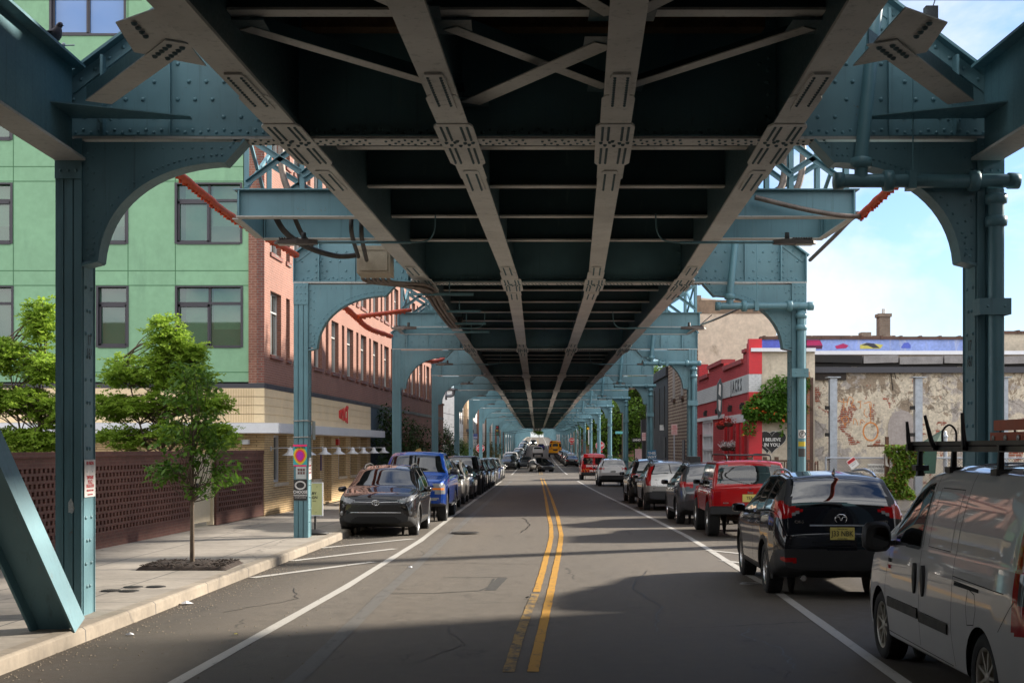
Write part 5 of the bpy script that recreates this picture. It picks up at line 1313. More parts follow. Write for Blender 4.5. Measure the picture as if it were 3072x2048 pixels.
def sign_board(name, label, px0, py0, px1, py1, d, col, lines, rot=0, group=None, ink=None, pole=None, head=None):
    p = at((px0+px1)/2, (py0+py1)/2, d); w, h = (px1-px0)*d/F, (py1-py0)*d/F
    t = thing(name, label, 'sign', p, parts_world=True, group=group)
    R = Matrix.Translation(p) @ Matrix.Rotation(rot, 4, 'Y')
    m = MB(); m.add([R @ Vector(q) for q in [(sx_*w/2, y, sz*h/2) for y in (0, .02) for sx_, sz in ((-1,-1),(1,-1),(1,1),(-1,1))]], [(0,1,2,3),(7,6,5,4),(0,4,5,1),(1,5,6,2),(2,6,7,3),(3,7,4,0)]); m.build('board', mat('board_%s' % '_'.join('%02d' % int(q*99) for q in col), col, .55, var=.08), t)
    if head:
        m = MB(); m.add([R @ Vector(q) for q in [(-w*.47, -.004, h*.12), (w*.47, -.004, h*.12), (w*.47, -.004, h*.45), (-w*.47, -.004, h*.45)]], [(0,1,2,3)]); m.build('header', head, t)
    m = MB()
    for (tx, q, sz, b) in lines: m.text(tx, sz*h, R @ facing((0, -.006, q*h), (1, 0, 0)), b, .001)
    if lines: m.build('lettering', ink or BLACK, t)
    if pole:
        m = MB(); m.box(p.x+pole[0]-.03, p.x+pole[0]+.03, d+.03, d+.06, g(d), p.z+h*.5); m.build('post', GALV, t)
    return t
sign_board('warning_sign', 'tilted red and white warning sign wired to the chain-link fence', 2545, 1374, 2572, 1403, YF-.05, (.66, .66, .66), [('DANGER', .28, .2, .03), ('NO TRESPASSING', .0, .09, .01), ('KEEP OUT', -.2, .12, .01)], -.62, head=REDI)
sign_board('closure_sign', 'white SIDEWALK CLOSED sign wired to the chain-link fence', 2604, 1391, 2654, 1419, YF-.05, (.66, .66, .65), [('SIDEWALK', .2, .40, .015), ('CLOSED', -.22, .40, .015)])
m = MB(); x = atx(2660, 40.3); m.box(x-.06, x+.06, 40.2, 40.34, 0, 2.05); m.obox((x, 40.27, 2.05), (.045, 0, 0), (0, .05, 0), (0, 0, .3)); m.bar((x-.6, 40.2, 2.08), (x+.35, 40.2, 2.10), .03, .05); tag(m.build('rusty_post', mat('rusted_iron', (.12, .06, .035), .9, .3, var=.5, scale=12)), 'rusty capped fence post with a cross bar left of the vine', 'post')
m = MB(); x = atx(2836, 41.5); m.tube([(x, 41.5, 0), (x, 41.5, 2.35)], .06, 10); m.lathe([(.07, 0), (.085, .05), (.04, .1), (.05, .16), (.0, .22)], (x, 41.5, 2.33), n=12); tag(m.build('fence_post', GALV), 'grey fence post with a ball finial behind the van rack', 'post')
m = MB(); m.poly([at(2655, 1360, 40.15), at(2664, 1358, 40.15), at(2662, 1385, 40.15), at(2668, 1400, 40.15), at(2657, 1396, 40.15)], (0, .01, 0)); tag(m.build('plastic_bag', mat('white_plastic', (.6, .58, .55), .6)), 'torn white plastic strip hanging on the rusty fence post', 'plastic bag')
IVY = leafmat('wild_vine_leaf', (.06, .14, .015), (.24, .35, .04), .5); RUSTL = leafmat('dry_vine_leaf', (.14, .06, .02), (.22, .14, .04), .3)
m = MB(); md = MB(); rr = random.Random(31)
for _ in range(4400):
    u = rr.random(); py = 1332+160*u; half = 52-12*u if u < .15 else 47-10*u; px = 2708+half*rr.uniform(-1, 1)+14*math.sin(py*.06)
    if u < .12: px = 2710+rr.uniform(-52, 58)
    if u > .6: px -= 12
    leaf(md if rr.random() < .12 else m, at(px, py, 40.2-.35*rr.random()), .11, .07, rr, .5)
v = tag(m.build('wild_vine', IVY), 'bright green wild vine draped over the lot fence behind the black hatchback', 'vine'); md.build('dry_leaves', RUSTL, v)
TARP = mat('dark_green_tarp', (.018, .055, .035), .7, var=.3, scale=3, bump=.4, bscale=6)
m = MB(); P4 = [at(2745, 1340, 40.0), at(2826, 1292, 40.6), at(2830, 1326, 40.6), at(2800, 1345, 40.2)]; m.poly(P4, (0, .03, 0)); m.poly([at(2745, 1345, 40.0), at(2812, 1345, 40.2), at(2806, 1420, 40.2), at(2750, 1420, 40.0)], (0, .04, 0)); m.bar(at(2743, 1342, 39.98), at(2828, 1290, 40.6), .03, .03)
tag(m.build('green_tarp', TARP), 'dark green tarp screen sloping over the fence beside the wild vine', 'tarp')
# tall rendered gable behind the bar
def gable():
    t = NT('stained_cream_render'); p = t.pos(); n1 = t.noise(t.scale(p, (1, 1, .5)), .5, 6, .7); n2 = t.noise(p, 5, 5, .7)
    cc = t.mix(n1, (.58, .46, .34), (.70, .59, .46)); cc = t.mix(t.ramp(n1, [(.60, 0), (.68, .7)]), cc, (.24, .17, .11)); cc = t.mix(1.0, cc, t.ramp(n2, [(.3, .8), (.7, 1.12)]), 'MULTIPLY'); t.base(cc); t.rough(.9); t.bump(n2, .4, .01); return t.m
tb = thing('cream_gable', 'tall stained cream rendered building behind the red bar', 'building', (11, 66, 0), parts_world=True)
m = MB(); y = 61.93; pr = [(2094, 1360), (2094, 898), (2106, 893), (2150, 899), (2325, 908), (2329, 910), (2329, 1360)]
m.poly([at(px, py, y) for px, py in pr], (0, .055, 0)); m.box(9.6, atx(2326, y), y+.06, 74, 0, atz(912, y)); m.build('wall', gable(), tb)
m = MB(); m.box(atx(2092, y), atx(2103, y), y-.05, y+1, atz(900, y), atz(886, y)); m.build('chimney', CHIM, tb)
m = MB(); m.box(atx(2087, y), atx(2327, y), y-.03, y, atz(940, y), atz(900, y)); m.build('cement_band', mat('brown_cement_band', (.22, .155, .105), .9, var=.3, scale=1.2), tb)
# brown striped brick house and black house
STRB = brick_mat('striped_brown_brick', (.15, .075, .05), (.12, .06, .042), (.38, .30, .22), bw=.9, bh=.17, axis='S', msize=.045, var=.25)
t = thing('brick_house', 'narrow brown brick house with pale stripes next to the red bar', 'building', (RF(68), 62, 0), parts_world=True)
m = MB(); rb_(m, 62.0, 75.6, -9, .0, 0, 7.1); m.build('wall', STRB, t)
for k in range(3):
    y = 63.6+k*4.1
    m = MB(); rb_(m, y, y+1.0, .0, .04, 4.6, 6.6); w = m.build('window', mat('boarded_window', (.30, .27, .25), .8, var=.2), t); m = MB(); rb_(m, y-.1, y+1.1, .0, .12, 4.42, 4.58); m.build('sill', BROWNP, w)
m = MB(); rb_(m, 62.0, 75.6, -.1, .14, 7.1, 7.35); m.build('cornice', BROWNP, t)
m = MB(); rb_(m, 64, 65.2, .0, .05, .2, 2.5); m.build('door', FRAME, t); m = MB(); rb_(m, 67, 68, .0, .05, 1.1, 2.4); m.build('window', FRAME, t)
BLK = mat('black_painted_render', (.022, .022, .026), .7, var=.3, scale=1.0)
t = thing('black_house', 'black painted corner house with three slit windows', 'building', (RF(80), 76, 0), parts_world=True)
m = MB(); rb_(m, 75.7, 91, -10, .02, -.5, 6.4); m.build('wall', BLK, t)
m = MB(); rb_(m, 75.6, 91.1, -10.1, .15, 6.0, 6.5); m.build('cornice', BLK, t)
for y in (77.5, 80.6, 84): m = MB(); rb_(m, y, y+.35, .02, .06, 3.2, 5.5); m.build('slit_window', BLACK, t)
m = MB(); rb_(m, 76.6, 77.8, .02, .08, .0, 2.6); m.build('door', BLACK, t); m = MB(); rb_(m, 77.95, 78.15, .02, .25, 3.0, 3.3); m.build('wall_light', WHITEI, t)
# near right building, outside the frame: its bulk shades the foreground road
t = thing('brick_house', 'brick house standing beside us on the right pavement', 'building', (12, 10, 0), parts_world=True)
m = MB(); m.box(9.9, 20, -150, 21.6, 0, 6.7); m.box(-30, 30, -175, -171, 0, 14); m.build('wall', STUC, t)  # rear run and end wall added to block low sky behind the camera
t = thing('brick_house', 'added unseen brick block behind us on the left, dimming the near steel', 'building', (-12, 5, 0), parts_world=True)
m = MB(); m.box(-22, -9.7, -150, 12, 0, 8); m.build('wall', REDBR, t)  # unseen block added to keep skylight off the near steel
# houses right, beyond the park
for i in range(9):
    y = 228+i*18; x0 = c(y)+7.6
    block('row_house', ['red brick house', 'white house', 'tan house', 'dark house', 'grey house', 'cream house', 'rose brick house', 'plain house', 'brown house'][i]+' '+['nearest the park', 'second from the park', 'third from the park', 'fourth from the park', 'fifth from the park', 'sixth from the park', 'seventh from the park', 'eighth from the park', 'ninth from the park'][i]+' on the right side', x0, x0+11, y, y+17.5, g(y)+[7, 6.6, 7.4, 7, 8, 6.8, 7.2, 6.5, 7.8][i], [REDBR, OFFW, TANB, REDBX, OFFW, OFFW, REDBR, TANB, REDBX][i], 2, 4, z0=g(y))
# signs and poles along the right pavement
sign_board('parking_sign', 'pinkish no parking sign on a thin pole before the striped house', 2014, 1272, 2032, 1304, 62.2, (.62, .42, .40), [('NO', .28, .2, .02), ('PARKING', .08, .16, .01), ('2 HR', -.12, .13, .01), ('8AM 6PM', -.3, .11, .0)], pole=(0, ), ink=REDI, group='parking signs on the right pavement')
sign_board('parking_sign', 'pinkish no parking sign on the black pole by the LMNO sign', 1926, 1297, 1941, 1321, 92.0, (.62, .44, .44), [('NO', .26, .2, .02), ('PARKING', .06, .16, .01), ('6PM', -.2, .14, .0)], ink=REDI, group='parking signs on the right pavement')
sign_board('restaurant_sign', 'black hanging sign reading LMNO in white letters', 1895, 1313, 1926, 1326, 92.3, (.02, .02, .022), [('LMNO', .0, .62, .04)], ink=WHITEI)
x = atx(1933, 92.4); m = MB(); m.box(x-.14, x+.14, 92.4, 92.7, -.5, 2.6); m.box(x-.2, x+.25, 92.3, 92.9, 2.6, 3.9); tag(m.build('black_pole', BLK), 'thick black pole carrying the LMNO sign', 'pole')
m = MB(); m.box(atx(1906, 93), atx(1925, 93), 93, 93.2, g(93), atz(1346, 93)); tag(m.build('pink_panel', mat('pink_panel_paint', (.62, .40, .42), .6, var=.15, scale=2)), 'pale pink upright panel below the LMNO sign', 'panel')
t = sign_board('poster_board', 'blue tilted board reading THIS WAY in white letters', 1943, 1350, 1969, 1383, 66.0, (.03, .18, .36), [('THIS', .22, .34, .03), ('WAY', -.12, .34, .03)], -.08, ink=WHITEI); 
m = MB(); p = at(1956, 1378, 65.97); m.box(p.x-.14, p.x+.14, p.y-.008, p.y-.004, p.z-.03, p.z+.03); m.build('red_flash', REDI, t)
m = MB(); p = at(1956, 1383, 66); m.box(p.x-.05, p.x+.05, 66.03, 66.08, 0, p.z+.3); m.build('post', GALV, t)
# stop signs
STOPR = mat('stop_red', (.50, .02, .03), .45, var=.08)
def stop(px, py, d, label, w=.76, lit='', face=0):
    p = at(px, py, d); t = thing('stop_sign', label, 'stop sign', p, parts_world=True, group='stop signs at the crossing')
    o = lambda R: [(p.x+R*math.cos(PI/8+k*PI/4), d, p.z+R*math.sin(PI/8+k*PI/4)) for k in range(8)]
    m = MB(); m.poly(o(w*.54), (0, .02, 0)); m.build('rim', WHITEI, t)
    m = MB(); m.poly([(x, y-.001, z) for x, y, z in o(w*.505)], (0, -.004, 0)); m.build('face', STOPR, t)
    m = MB(); m.text('STOP', w*.40, facing((p.x, d-.008, p.z), (1, 0, 0)), .015, .002, sx=.82); m.build('lettering', WHITEI, t)
    m = MB(); m.box(p.x-.04, p.x+.04, d+.03, d+.07, g(d), p.z+w*.5); m.build('post', GALV, t)
    if lit: m = MB(); m.box(p.x-w*.3, p.x+w*.3, d-.01, d, p.z-w*.78, p.z-w*.58); m.build('all_way_plate', STOPR, t)
stop(1441, 1344, 126.5, 'left red octagonal STOP sign standing before the white pickup row', .80)
stop(1800, 1336, 128.5, 'right red octagonal STOP sign with a small red plate below it', .80, 'x')
stop(1715, 1320, 205, 'small distant red STOP sign farther up the right pavement', .80, 'x')
# ================================================================ vehicles
def carpaint(name, col, metal=.0, rough=.35, flake=0):
    if name in _mats: return _mats[name]
    t = NT(name); t.b.inputs['Metallic'].default_value = metal; t.b.inputs['Coat Weight'].default_value = 1.0; t.b.inputs['Coat Roughness'].default_value = .025
    p = t.obj(); n = t.noise(p, 2.5, 4, .6); s = t.sep(p)
    # road film: dust heavier towards the sills
    mr = t.node('ShaderNodeMapRange'); mr.inputs[1].default_value = .75; mr.inputs[2].default_value = .2; t.link(s['Z'], mr.inputs[0])
    dust = t.math('MULTIPLY', t.math('MULTIPLY', mr.outputs[0], n), .07)
    cc = t.mix(dust, col, (.20, .17, .14)); t.base(cc); t.rough(t.ramp(n, [(.3, rough-.05), (.7, rough+.08)]))
    t.b.inputs['Specular IOR Level'].default_value = .05
    _mats[name] = t.m; return t.m
RUBBER = mat('tyre_rubber', (.016, .016, .017), .85, var=.3, scale=14, local=True); PLAST = mat('black_plastic_trim', (.013, .0135, .015), .55, var=.2, scale=6, local=True, bump=.15, bscale=220)
RIM = mat('alloy_rim', (.46, .46, .46), .3, .85, var=.12, scale=8, local=True); DARKRIM = mat('dark_rim', (.08, .08, .085), .4, .6, var=.15, local=True); HUB = mat('cream_wheel_cover', (.42, .40, .35), .4, .3, var=.15, scale=6, local=True)
REDL = glass('red_lamp_lens', (.30, .004, .006), .06); CLEARL = glass('clear_lamp_lens', (.20, .205, .21), .05); AMBER = glass('amber_lens', (.65, .17, .01), .1); CHROME = mat('chrome_trim', (.62, .62, .63), .14, .95, var=.05, local=True)
CARGL = glass('car_window', (.010, .013, .013), .02, trans=.42, tint=(.30, .36, .33)); TINTGL = glass('tinted_car_window', (.006, .007, .008), .02, trans=.12, tint=(.2, .22, .22)); FARGL = glass('far_car_window', (.018, .022, .024), .03)
MIRR = mat('mirror_silver', (.085, .09, .095), .04, 1.0, var=0); SEAT = mat('dark_seat_cloth', (.03, .03, .032), .85, var=.2, local=True); WELL = mat('wheel_well_dark', (.010, .010, .010), .95, var=.2, local=True)
PLATEY = mat('yellow_plate', (.62, .52, .14), .5, var=.05, local=True); PLATEW = mat('white_plate', (.6, .6, .58), .5, var=.05, local=True); HEADL = mat('lit_headlamp', (1.0, .93, .75), .4, var=0, emit=9)
def gsm(pts, x, sig):
    xs = np.linspace(-.5, x[-1]+.5, 1400); p = np.array(pts, float); z = np.interp(xs, p[:, 0], p[:, 1])
    if sig > 0:
        st = xs[1]-xs[0]; n = max(1, int(3*sig/st)); k = np.exp(-.5*(np.arange(-n, n+1)*st/sig)**2); k /= k.sum(); z = np.convolve(np.pad(z, n, mode='edge'), k, mode='valid')
    return np.interp(x, xs, z)
def pip(poly, x, y):
    """points in polygon"""
    inside = np.zeros(len(x), bool); n = len(poly)
    for i in range(n):
        x1, y1 = poly[i]; x2, y2 = poly[(i+1) % n]
        if y1 == y2: continue
        cnd = ((y1 > y) != (y2 > y)) & (x < (x2-x1)*(y-y1)/(y2-y1)+x1); inside ^= cnd
    return inside
class Shell:
    def __init__(s, S, q):
        s.S = S; L, W = S['L'], S['W']/2; s.L = L
        de, dm = ((.05, .11), (.028, .07), (.016, .045))[q]; sub = ([2,1,1,2,2,2,1,3,1,1,4], [3,2,2,4,6,5,1,8,2,2,8], [4,3,3,7,11,8,1,14,3,3,14])[q]
        st = list(np.arange(0, .14, de*.5))+list(np.arange(.14, .75, de))+list(np.arange(.75, L-.8, dm))+list(np.arange(L-.8, L-.12, de))+list(np.arange(L-.12, L, de*.5))+[L]
        for b in S.get('breaks', []): st.append(b)
        x = np.unique(np.round(st, 4)); keep = [0]
        for i in range(1, len(x)):
            if x[i]-x[keep[-1]] > .006: keep.append(i)
        x = x[keep]; x[-1] = L; s.x = x; n = len(x)
        zt = gsm(S['top'], x, S.get('sig', .045)); zl = gsm(S['belt'], x, .06); zb = gsm(S['bot'], x, .05); w = W*gsm(S['plan'], x, .03)
        zl = np.minimum(zl, zt-.012); zb = np.minimum(zb, zl-.08); tb = S.get('tumble', .36); ri = S.get('roofr', 1.0)
        h = zl-zb; gh = np.maximum(zt-zl-.02, 0); k = np.clip(gh/.25, .05, 1); cr = S.get('crown', .03)
        b = S.get('bulge', (.93, .985, 1, .995, .97)); x8 = w*.955-tb*gh
        P = [(0*w, zb), (.78*w, zb), (b[0]*w, zb+.03), (b[1]*w, zb+.16*h), (b[2]*w, zb+.44*h), (b[3]*w, zb+.78*h), (b[4]*w, zl), (.955*w, zl+.010), (x8, zt-.085*k*ri), (x8-.028*k*ri, zt-.033*k*ri), (x8-.11*k*ri, zt-.006*k), (0*w, zt+cr*np.clip(x8/.6, 0, 1))]
        P = [(np.broadcast_to(a, n), np.broadcast_to(c_, n)) for a, c_ in P]
        cols = []; seg = []
        for i in range(11):
            for j in range(sub[i]):
                t = j/sub[i]
                if 2 <= i <= 5:
                    q0, q1, q2, q3 = P[max(i-1, 1)], P[i], P[i+1], P[min(i+2, 6)]
                    f = lambda m: .5*(2*q1[m]+(q2[m]-q0[m])*t+(2*q0[m]-5*q1[m]+4*q2[m]-q3[m])*t*t+(3*q1[m]-q0[m]-3*q2[m]+q3[m])*t**3)
                    cols.append((f(0), f(1)))
                elif i == 10: cols.append((P[10][0]*(1-t), P[10][1]+(P[11][1]-P[10][1])*(1-(1-t)**2)))
                elif i == 7: cols.append((P[7][0]+(P[8][0]-P[7][0])*t+.018*math.sin(PI*t)*k, P[7][1]+(P[8][1]-P[7][1])*t))
                else: cols.append((P[i][0]+(P[i+1][0]-P[i][0])*t, P[i][1]+(P[i+1][1]-P[i][1])*t))
                seg.append(i)
        cols.append(P[11]); m = len(cols)
        s.hx = np.array([q_[0] for q_ in cols]); s.hz = np.array([q_[1] for q_ in cols])   # (m, n)
        # ring: right half bottom->top, then left half top->bottom
        X = np.concatenate([s.hx, -s.hx[-2:0:-1]]); Z = np.concatenate([s.hz, s.hz[-2:0:-1]]); R = len(X)
        sg = seg+seg[::-1]
        Y = np.broadcast_to(L/2-x, (R, n))
        V = np.stack([X, Y, Z], -1).transpose(1, 0, 2).reshape(-1, 3).copy(); Fc = []; s.fseg = []
        for i in range(n-1):
            for j in range(R):
                j2 = (j+1) % R; Fc.append((i*R+j, i*R+j2, (i+1)*R+j2, (i+1)*R+j)); s.fseg.append(sg[j])
        s.R, s.n = R, n; V = list(map(tuple, V))
        for end in (0, 1):      # closing faces, bulged
            i = 0 if end == 0 else n-1; M_ = (6, 18, 30)[q]; base = []; sgn = 1 if end == 0 else -1; bul = S.get('capb', (.04, .03))[end]
            for j in range(m):
                row = []; xx, zz = s.hx[j, i], s.hz[j, i]
                for a in range(M_+1):
                    if a == 0: row.append(i*R+j)
                    elif a == M_: row.append(i*R+(R-j) % R if 0 < j < m-1 else i*R+j)
                    elif j in (0, m-1): row.append(i*R+j)
                    else:
                        u = 1-2*a/M_; V.append((xx*u, (L/2-x[i])+sgn*bul*(1-u*u)*math.sin(PI*j/(m-1))**.5, zz)); row.append(len(V)-1)
                base.append(row)
            for j in range(m-1):
                for a in range(M_):
                    f = [base[j][a], base[j+1][a], base[j+1][a+1], base[j][a+1]]
                    f2 = [f[q_] for q_ in range(4) if f[q_] not in f[:q_]]
                    if len(f2) >= 3: Fc.append(tuple(f2 if end == 0 else f2[::-1])); s.fseg.append(20+end)
        s.V = np.array(V); s.F = Fc; s.fseg = np.array(s.fseg)
        F4 = np.array([f if len(f) == 4 else (*f, f[2]) for f in Fc]); s.C = s.V[F4].mean(1)
        N = np.zeros_like(s.V); fn = np.cross(s.V[F4[:, 2]]-s.V[F4[:, 0]], s.V[F4[:, 3]]-s.V[F4[:, 1]])
        out = np.einsum('ij,ij->i', fn, s.C-np.array([0, 0, .8])) < 0
        fn[out] *= -1; s.F = [f[::-1] if o else f for f, o in zip(s.F, out)]
        for q_ in range(4): np.add.at(N, F4[:, q_], fn)
        s.N = N/np.maximum(np.linalg.norm(N, axis=1, keepdims=True), 1e-9); s.FN = fn/np.maximum(np.linalg.norm(fn, axis=1, keepdims=True), 1e-9)
        s.bvh = BVHTree.FromPolygons([Vector(v) for v in s.V], s.F)
        s.cat = np.array(['body']*len(s.F), dtype=object)
    def cut(s, yc, zc, R):
        d = np.hypot(s.C[:, 1]-yc, s.C[:, 2]-zc); rm = (d < R) & (np.abs(s.C[:, 0]) > .30*s.S['W']); s.cat[rm] = 'cut'
        a = set(i for f, r in zip(s.F, rm) if r for i in f); b = set(i for f, r in zip(s.F, rm) if not r for i in f)
        for i in a & b:
            v = s.V[i]; dy, dz = v[1]-yc, v[2]-zc; l = math.hypot(dy, dz)
            if abs(l-R) < .12 and l > 1e-3 and abs(v[0]) > .30*s.S['W']: v[1] = yc+dy/l*R; v[2] = zc+dz/l*R
    def hit(s, o, d):
        r = s.bvh.ray_cast(Vector(o), Vector(d)); return r[0], r[1]
    def side(s, sgn, st, z): return s.hit((sgn*3, s.L/2-st, z), (-sgn, 0, 0))
    def rear(s, x, z): return s.hit((x, -s.L, z), (0, 1, 0))
    def front(s, x, z): return s.hit((x, s.L, z), (0, -1, 0))
    def topz(s, x, st): return s.hit((x, s.L/2-st, 4), (0, 0, -1))
    def split(s, root, mats, names):
        """each category becomes a part that keeps the whole shell's normals"""
        order = sorted(set(s.cat)-{'cut'}, key=lambda q_: q_ != 'body'); obs = {}
        for cat in order:
            sel = [f for f, c_ in zip(s.F, s.cat) if c_ == cat]; mp_ = {}; vs = []; ns = []; fs = []
            for f in sel:
                nf = []
                for i in f:
                    if i not in mp_: mp_[i] = len(vs); vs.append(tuple(s.V[i])); ns.append(tuple(s.N[i]))
                    nf.append(mp_[i])
                fs.append(nf)
            base = cat.split('|')[0]; nm = names.get(base, base)
            me = bpy.data.meshes.new(nm); me.from_pydata(vs, [], fs); me.materials.append(mats[base]); me.polygons.foreach_set('use_smooth', [True]*len(fs)); me.update()
            me.normals_split_custom_set_from_vertices(ns)
            obs[cat] = link(nm, me, root)
        return obs
def wheel(root, y, z, sx_, W, R, wd, rim, style=5, rr_=.68):
    """one wheel: tyre and rim"""
    xo = sx_*(W/2-.02); xi = xo-sx_*wd; s = sx_
    e = link('wheel', None, root); e.empty_display_size = .1
    m = MB(); xm = (xo+xi)/2
    pr = [(R*rr_, -wd*.5), (R*.93, -wd*.5), (R*.985, -wd*.42), (R, -wd*.25), (R, wd*.25), (R*.985, wd*.42), (R*.93, wd*.5), (R*.78, wd*.53), (R*rr_, wd*.47)]
    m.lathe([(r, x_*s) for r, x_ in pr], (xm, y, z), 'X', 36)
    for k in range(44):
        a = 2*PI*k/44
        for q in (-.3, 0, .3): m.obox((xm+q*wd, y+R*math.cos(a+q*.1), z+R*math.sin(a+q*.1)), (wd*.11, 0, 0), Vector((0, -math.sin(a), math.cos(a)))*R*.05, Vector((0, math.cos(a), math.sin(a)))*.005)
    m.build('tyre', RUBBER, e)
    m = MB(); rb = R*rr_
    m.lathe([(rb*1.0, .44*wd*s), (rb*.93, .40*wd*s), (rb*.90, .28*wd*s), (rb*.88, -.3*wd*s)], (xm, y, z), 'X', 32)
    m.lathe([(0, .40*wd*s), (rb*.16, .41*wd*s), (rb*.2, .33*wd*s), (rb*.2, .1*wd*s)], (xm, y, z), 'X', 16)
    n = style
    for k in range(n):
        a = 2*PI*k/n+.3; d = Vector((0, math.cos(a), math.sin(a))); t_ = Vector((0, -math.sin(a), math.cos(a)))
        p0 = Vector((xm+.37*wd*s, y, z))+d*rb*.15; p1 = Vector((xm+.38*wd*s, y, z))+d*rb*.93; w0 = rb*(1.9/n) if n < 8 else rb*.9/n*2
        for (pa, pb, wa, wb_) in ((p0, p1, w0*.55, w0*.42),):
            vs = []
            for pp, ww in ((pa, wa), (pb, wb_)):
                for q, xx in ((-1, 0), (1, 0), (1, -.05*s), (-1, -.05*s)): vs.append(pp+t_*q*ww*.5+Vector((xx, 0, 0)))
            m.add(vs, [(0,1,5,4),(1,2,6,5),(2,3,7,6),(3,0,4,7)], False)
    m.lathe([(0, -.05*wd*s), (rb*.9, -.05*wd*s)], (xm, y, z), 'X', 24)
    o = m.build('rim', rim, e); return e
def strip3(m, pts, w, nrm, off=.003):
    """ribbon laid on a surface; pts and normals"""
    vs = []
    for i, p in enumerate(pts):
        d = (pts[min(i+1, len(pts)-1)]-pts[max(i-1, 0)]).normalized(); sd = d.cross(nrm[i]).normalized()
        vs += [p+nrm[i]*off-sd*w/2, p+nrm[i]*off+sd*w/2]
    m.add(vs, [(2*i, 2*i+1, 2*i+3, 2*i+2) for i in range(len(pts)-1)], True)
def seam(sh, m, path, w=.007, sides=(1, -1), n=26):
    """door gap drawn along (distance from the front, height) points on both flanks"""
    for sg in sides:
        P, N = [], []; Q = [Vector((a, b, 0)) for a, b in path]
        for i in range(len(Q)-1):
            for k in range(n):
                v = Q[i].lerp(Q[i+1], k/n); h, nn = sh.side(sg, v.x, v.y)
                if h is not None: P.append(h); N.append(nn if nn.x*sg > 0 else -nn)
        if len(P) > 2: strip3(m, P, w, N, .0015)
def mirror_part(root, sg, x, y, z, mt, big=1.0, tall=1.0):
    m = MB(); c0 = Vector((x+sg*.13*big, y, z)); n = 12
    rows = [(-.05, .80), (-.02, 1.0), (.05, .95), (.10, .6), (.125, .15)]
    sq = lambda v: math.copysign(abs(v)**.62, v)
    vs = [c0+Vector((sg*.105*big*sq(math.cos(a))*q, yy, .075*big*tall*sq(math.sin(a))*q*(1.0 if math.sin(a) > 0 else .85))) for yy, q in rows for a in [2*PI*k/n for k in range(n)]]
    fs = [(i*n+k, i*n+(k+1) % n, (i+1)*n+(k+1) % n, (i+1)*n+k) for i in range(len(rows)-1) for k in range(n)]
    m.add(vs, fs, True); m.add(vs[-n:], [tuple(range(n))]); o = m.build('mirror', mt, root)
    cc_ = c0+Vector((-sg*.018*big, 0, 0)); m = MB(); m.add([cc_+(v-c0)*.80+Vector((0, -.018, 0)) for v in vs[:n]], [tuple(range(n))[::-1]]); m.build('mirror_glass', MIRR, o); m = MB(); m.add(vs[:n], [tuple(range(n))[::-1]]); m.build('mirror_back', PLAST, o)
    m = MB(); m.bar((x-sg*.03, y+.02, z-.05), (x+sg*.05, y+.02, z-.05), .05, .05); m.build('mirror_arm', PLAST, o)
def plate(root, sh, x, z, txt, col=None, w=.305, h=.155, y=None, ink=None, sub=True):
    hp = [sh.rear(x+a, z+b)[0] for a in (-w/2, w/2) for b in (-h/2, h/2)]; yy = min(q.y for q in hp if q)-.012 if y is None else y
    m = MB(); m.box(x-w/2, x+w/2, yy, yy+.012, z-h/2, z+h/2); p = m.build('license_plate', col or PLATEW, root)
    m = MB(); m.text(txt, h*.62, facing((x, yy-.002, z-.003), (1, 0, 0)), .01, .0006, sx=.80)
    if sub: m.text('New Jersey', h*.17, facing((x, yy-.002, z+h*.38), (1, 0, 0)), .01, .0006); m.text('Garden State', h*.15, facing((x, yy-.002, z-h*.40), (1, 0, 0)), .01, .0006)
    m.build('lettering', ink or BLACK, p)
def arch_lip(sh, root, yc, zc, R, mt, w=.06, name='wheel_arch_trim'):
    for sg in (1, -1):
        m = MB()
        for r0, r1, off in ((R-.004, R+w, .010),):
            vs = []; ok = []
            for k in range(29):
                a = -.28+(PI+.56)*k/28; row = []
                for r in (r0, (r0+r1)/2, r1):
                    y_, z_ = yc+r*math.cos(a), zc+r*math.sin(a); h, nn = sh.side(sg, sh.L/2-y_, max(z_, .3)); row.append((h, y_, z_))
                xx = [q[0].x if q[0] else None for q in row]; xv = [q for q in xx if q is not None]
                if not xv: ok.append(False); vs += [Vector((0, 0, 0))]*4; continue
                ok.append(True); xe = [q if q is not None else xv[0] for q in xx]
                vs += [Vector((xe[0]-sg*.06, row[0][1], row[0][2])), Vector((xe[0]+sg*off, row[0][1], row[0][2])), Vector((xe[1]+sg*off, row[1][1], row[1][2])), Vector((xe[2]+sg*.002, row[2][1], row[2][2]))]
            for k in range(28):
                if ok[k] and ok[k+1]:
                    for j in range(3): q = k*4+j; m.add([vs[q], vs[q+1], vs[q+5], vs[q+4]], [(0,1,2,3)], True)
        m.build(name, mt, root)
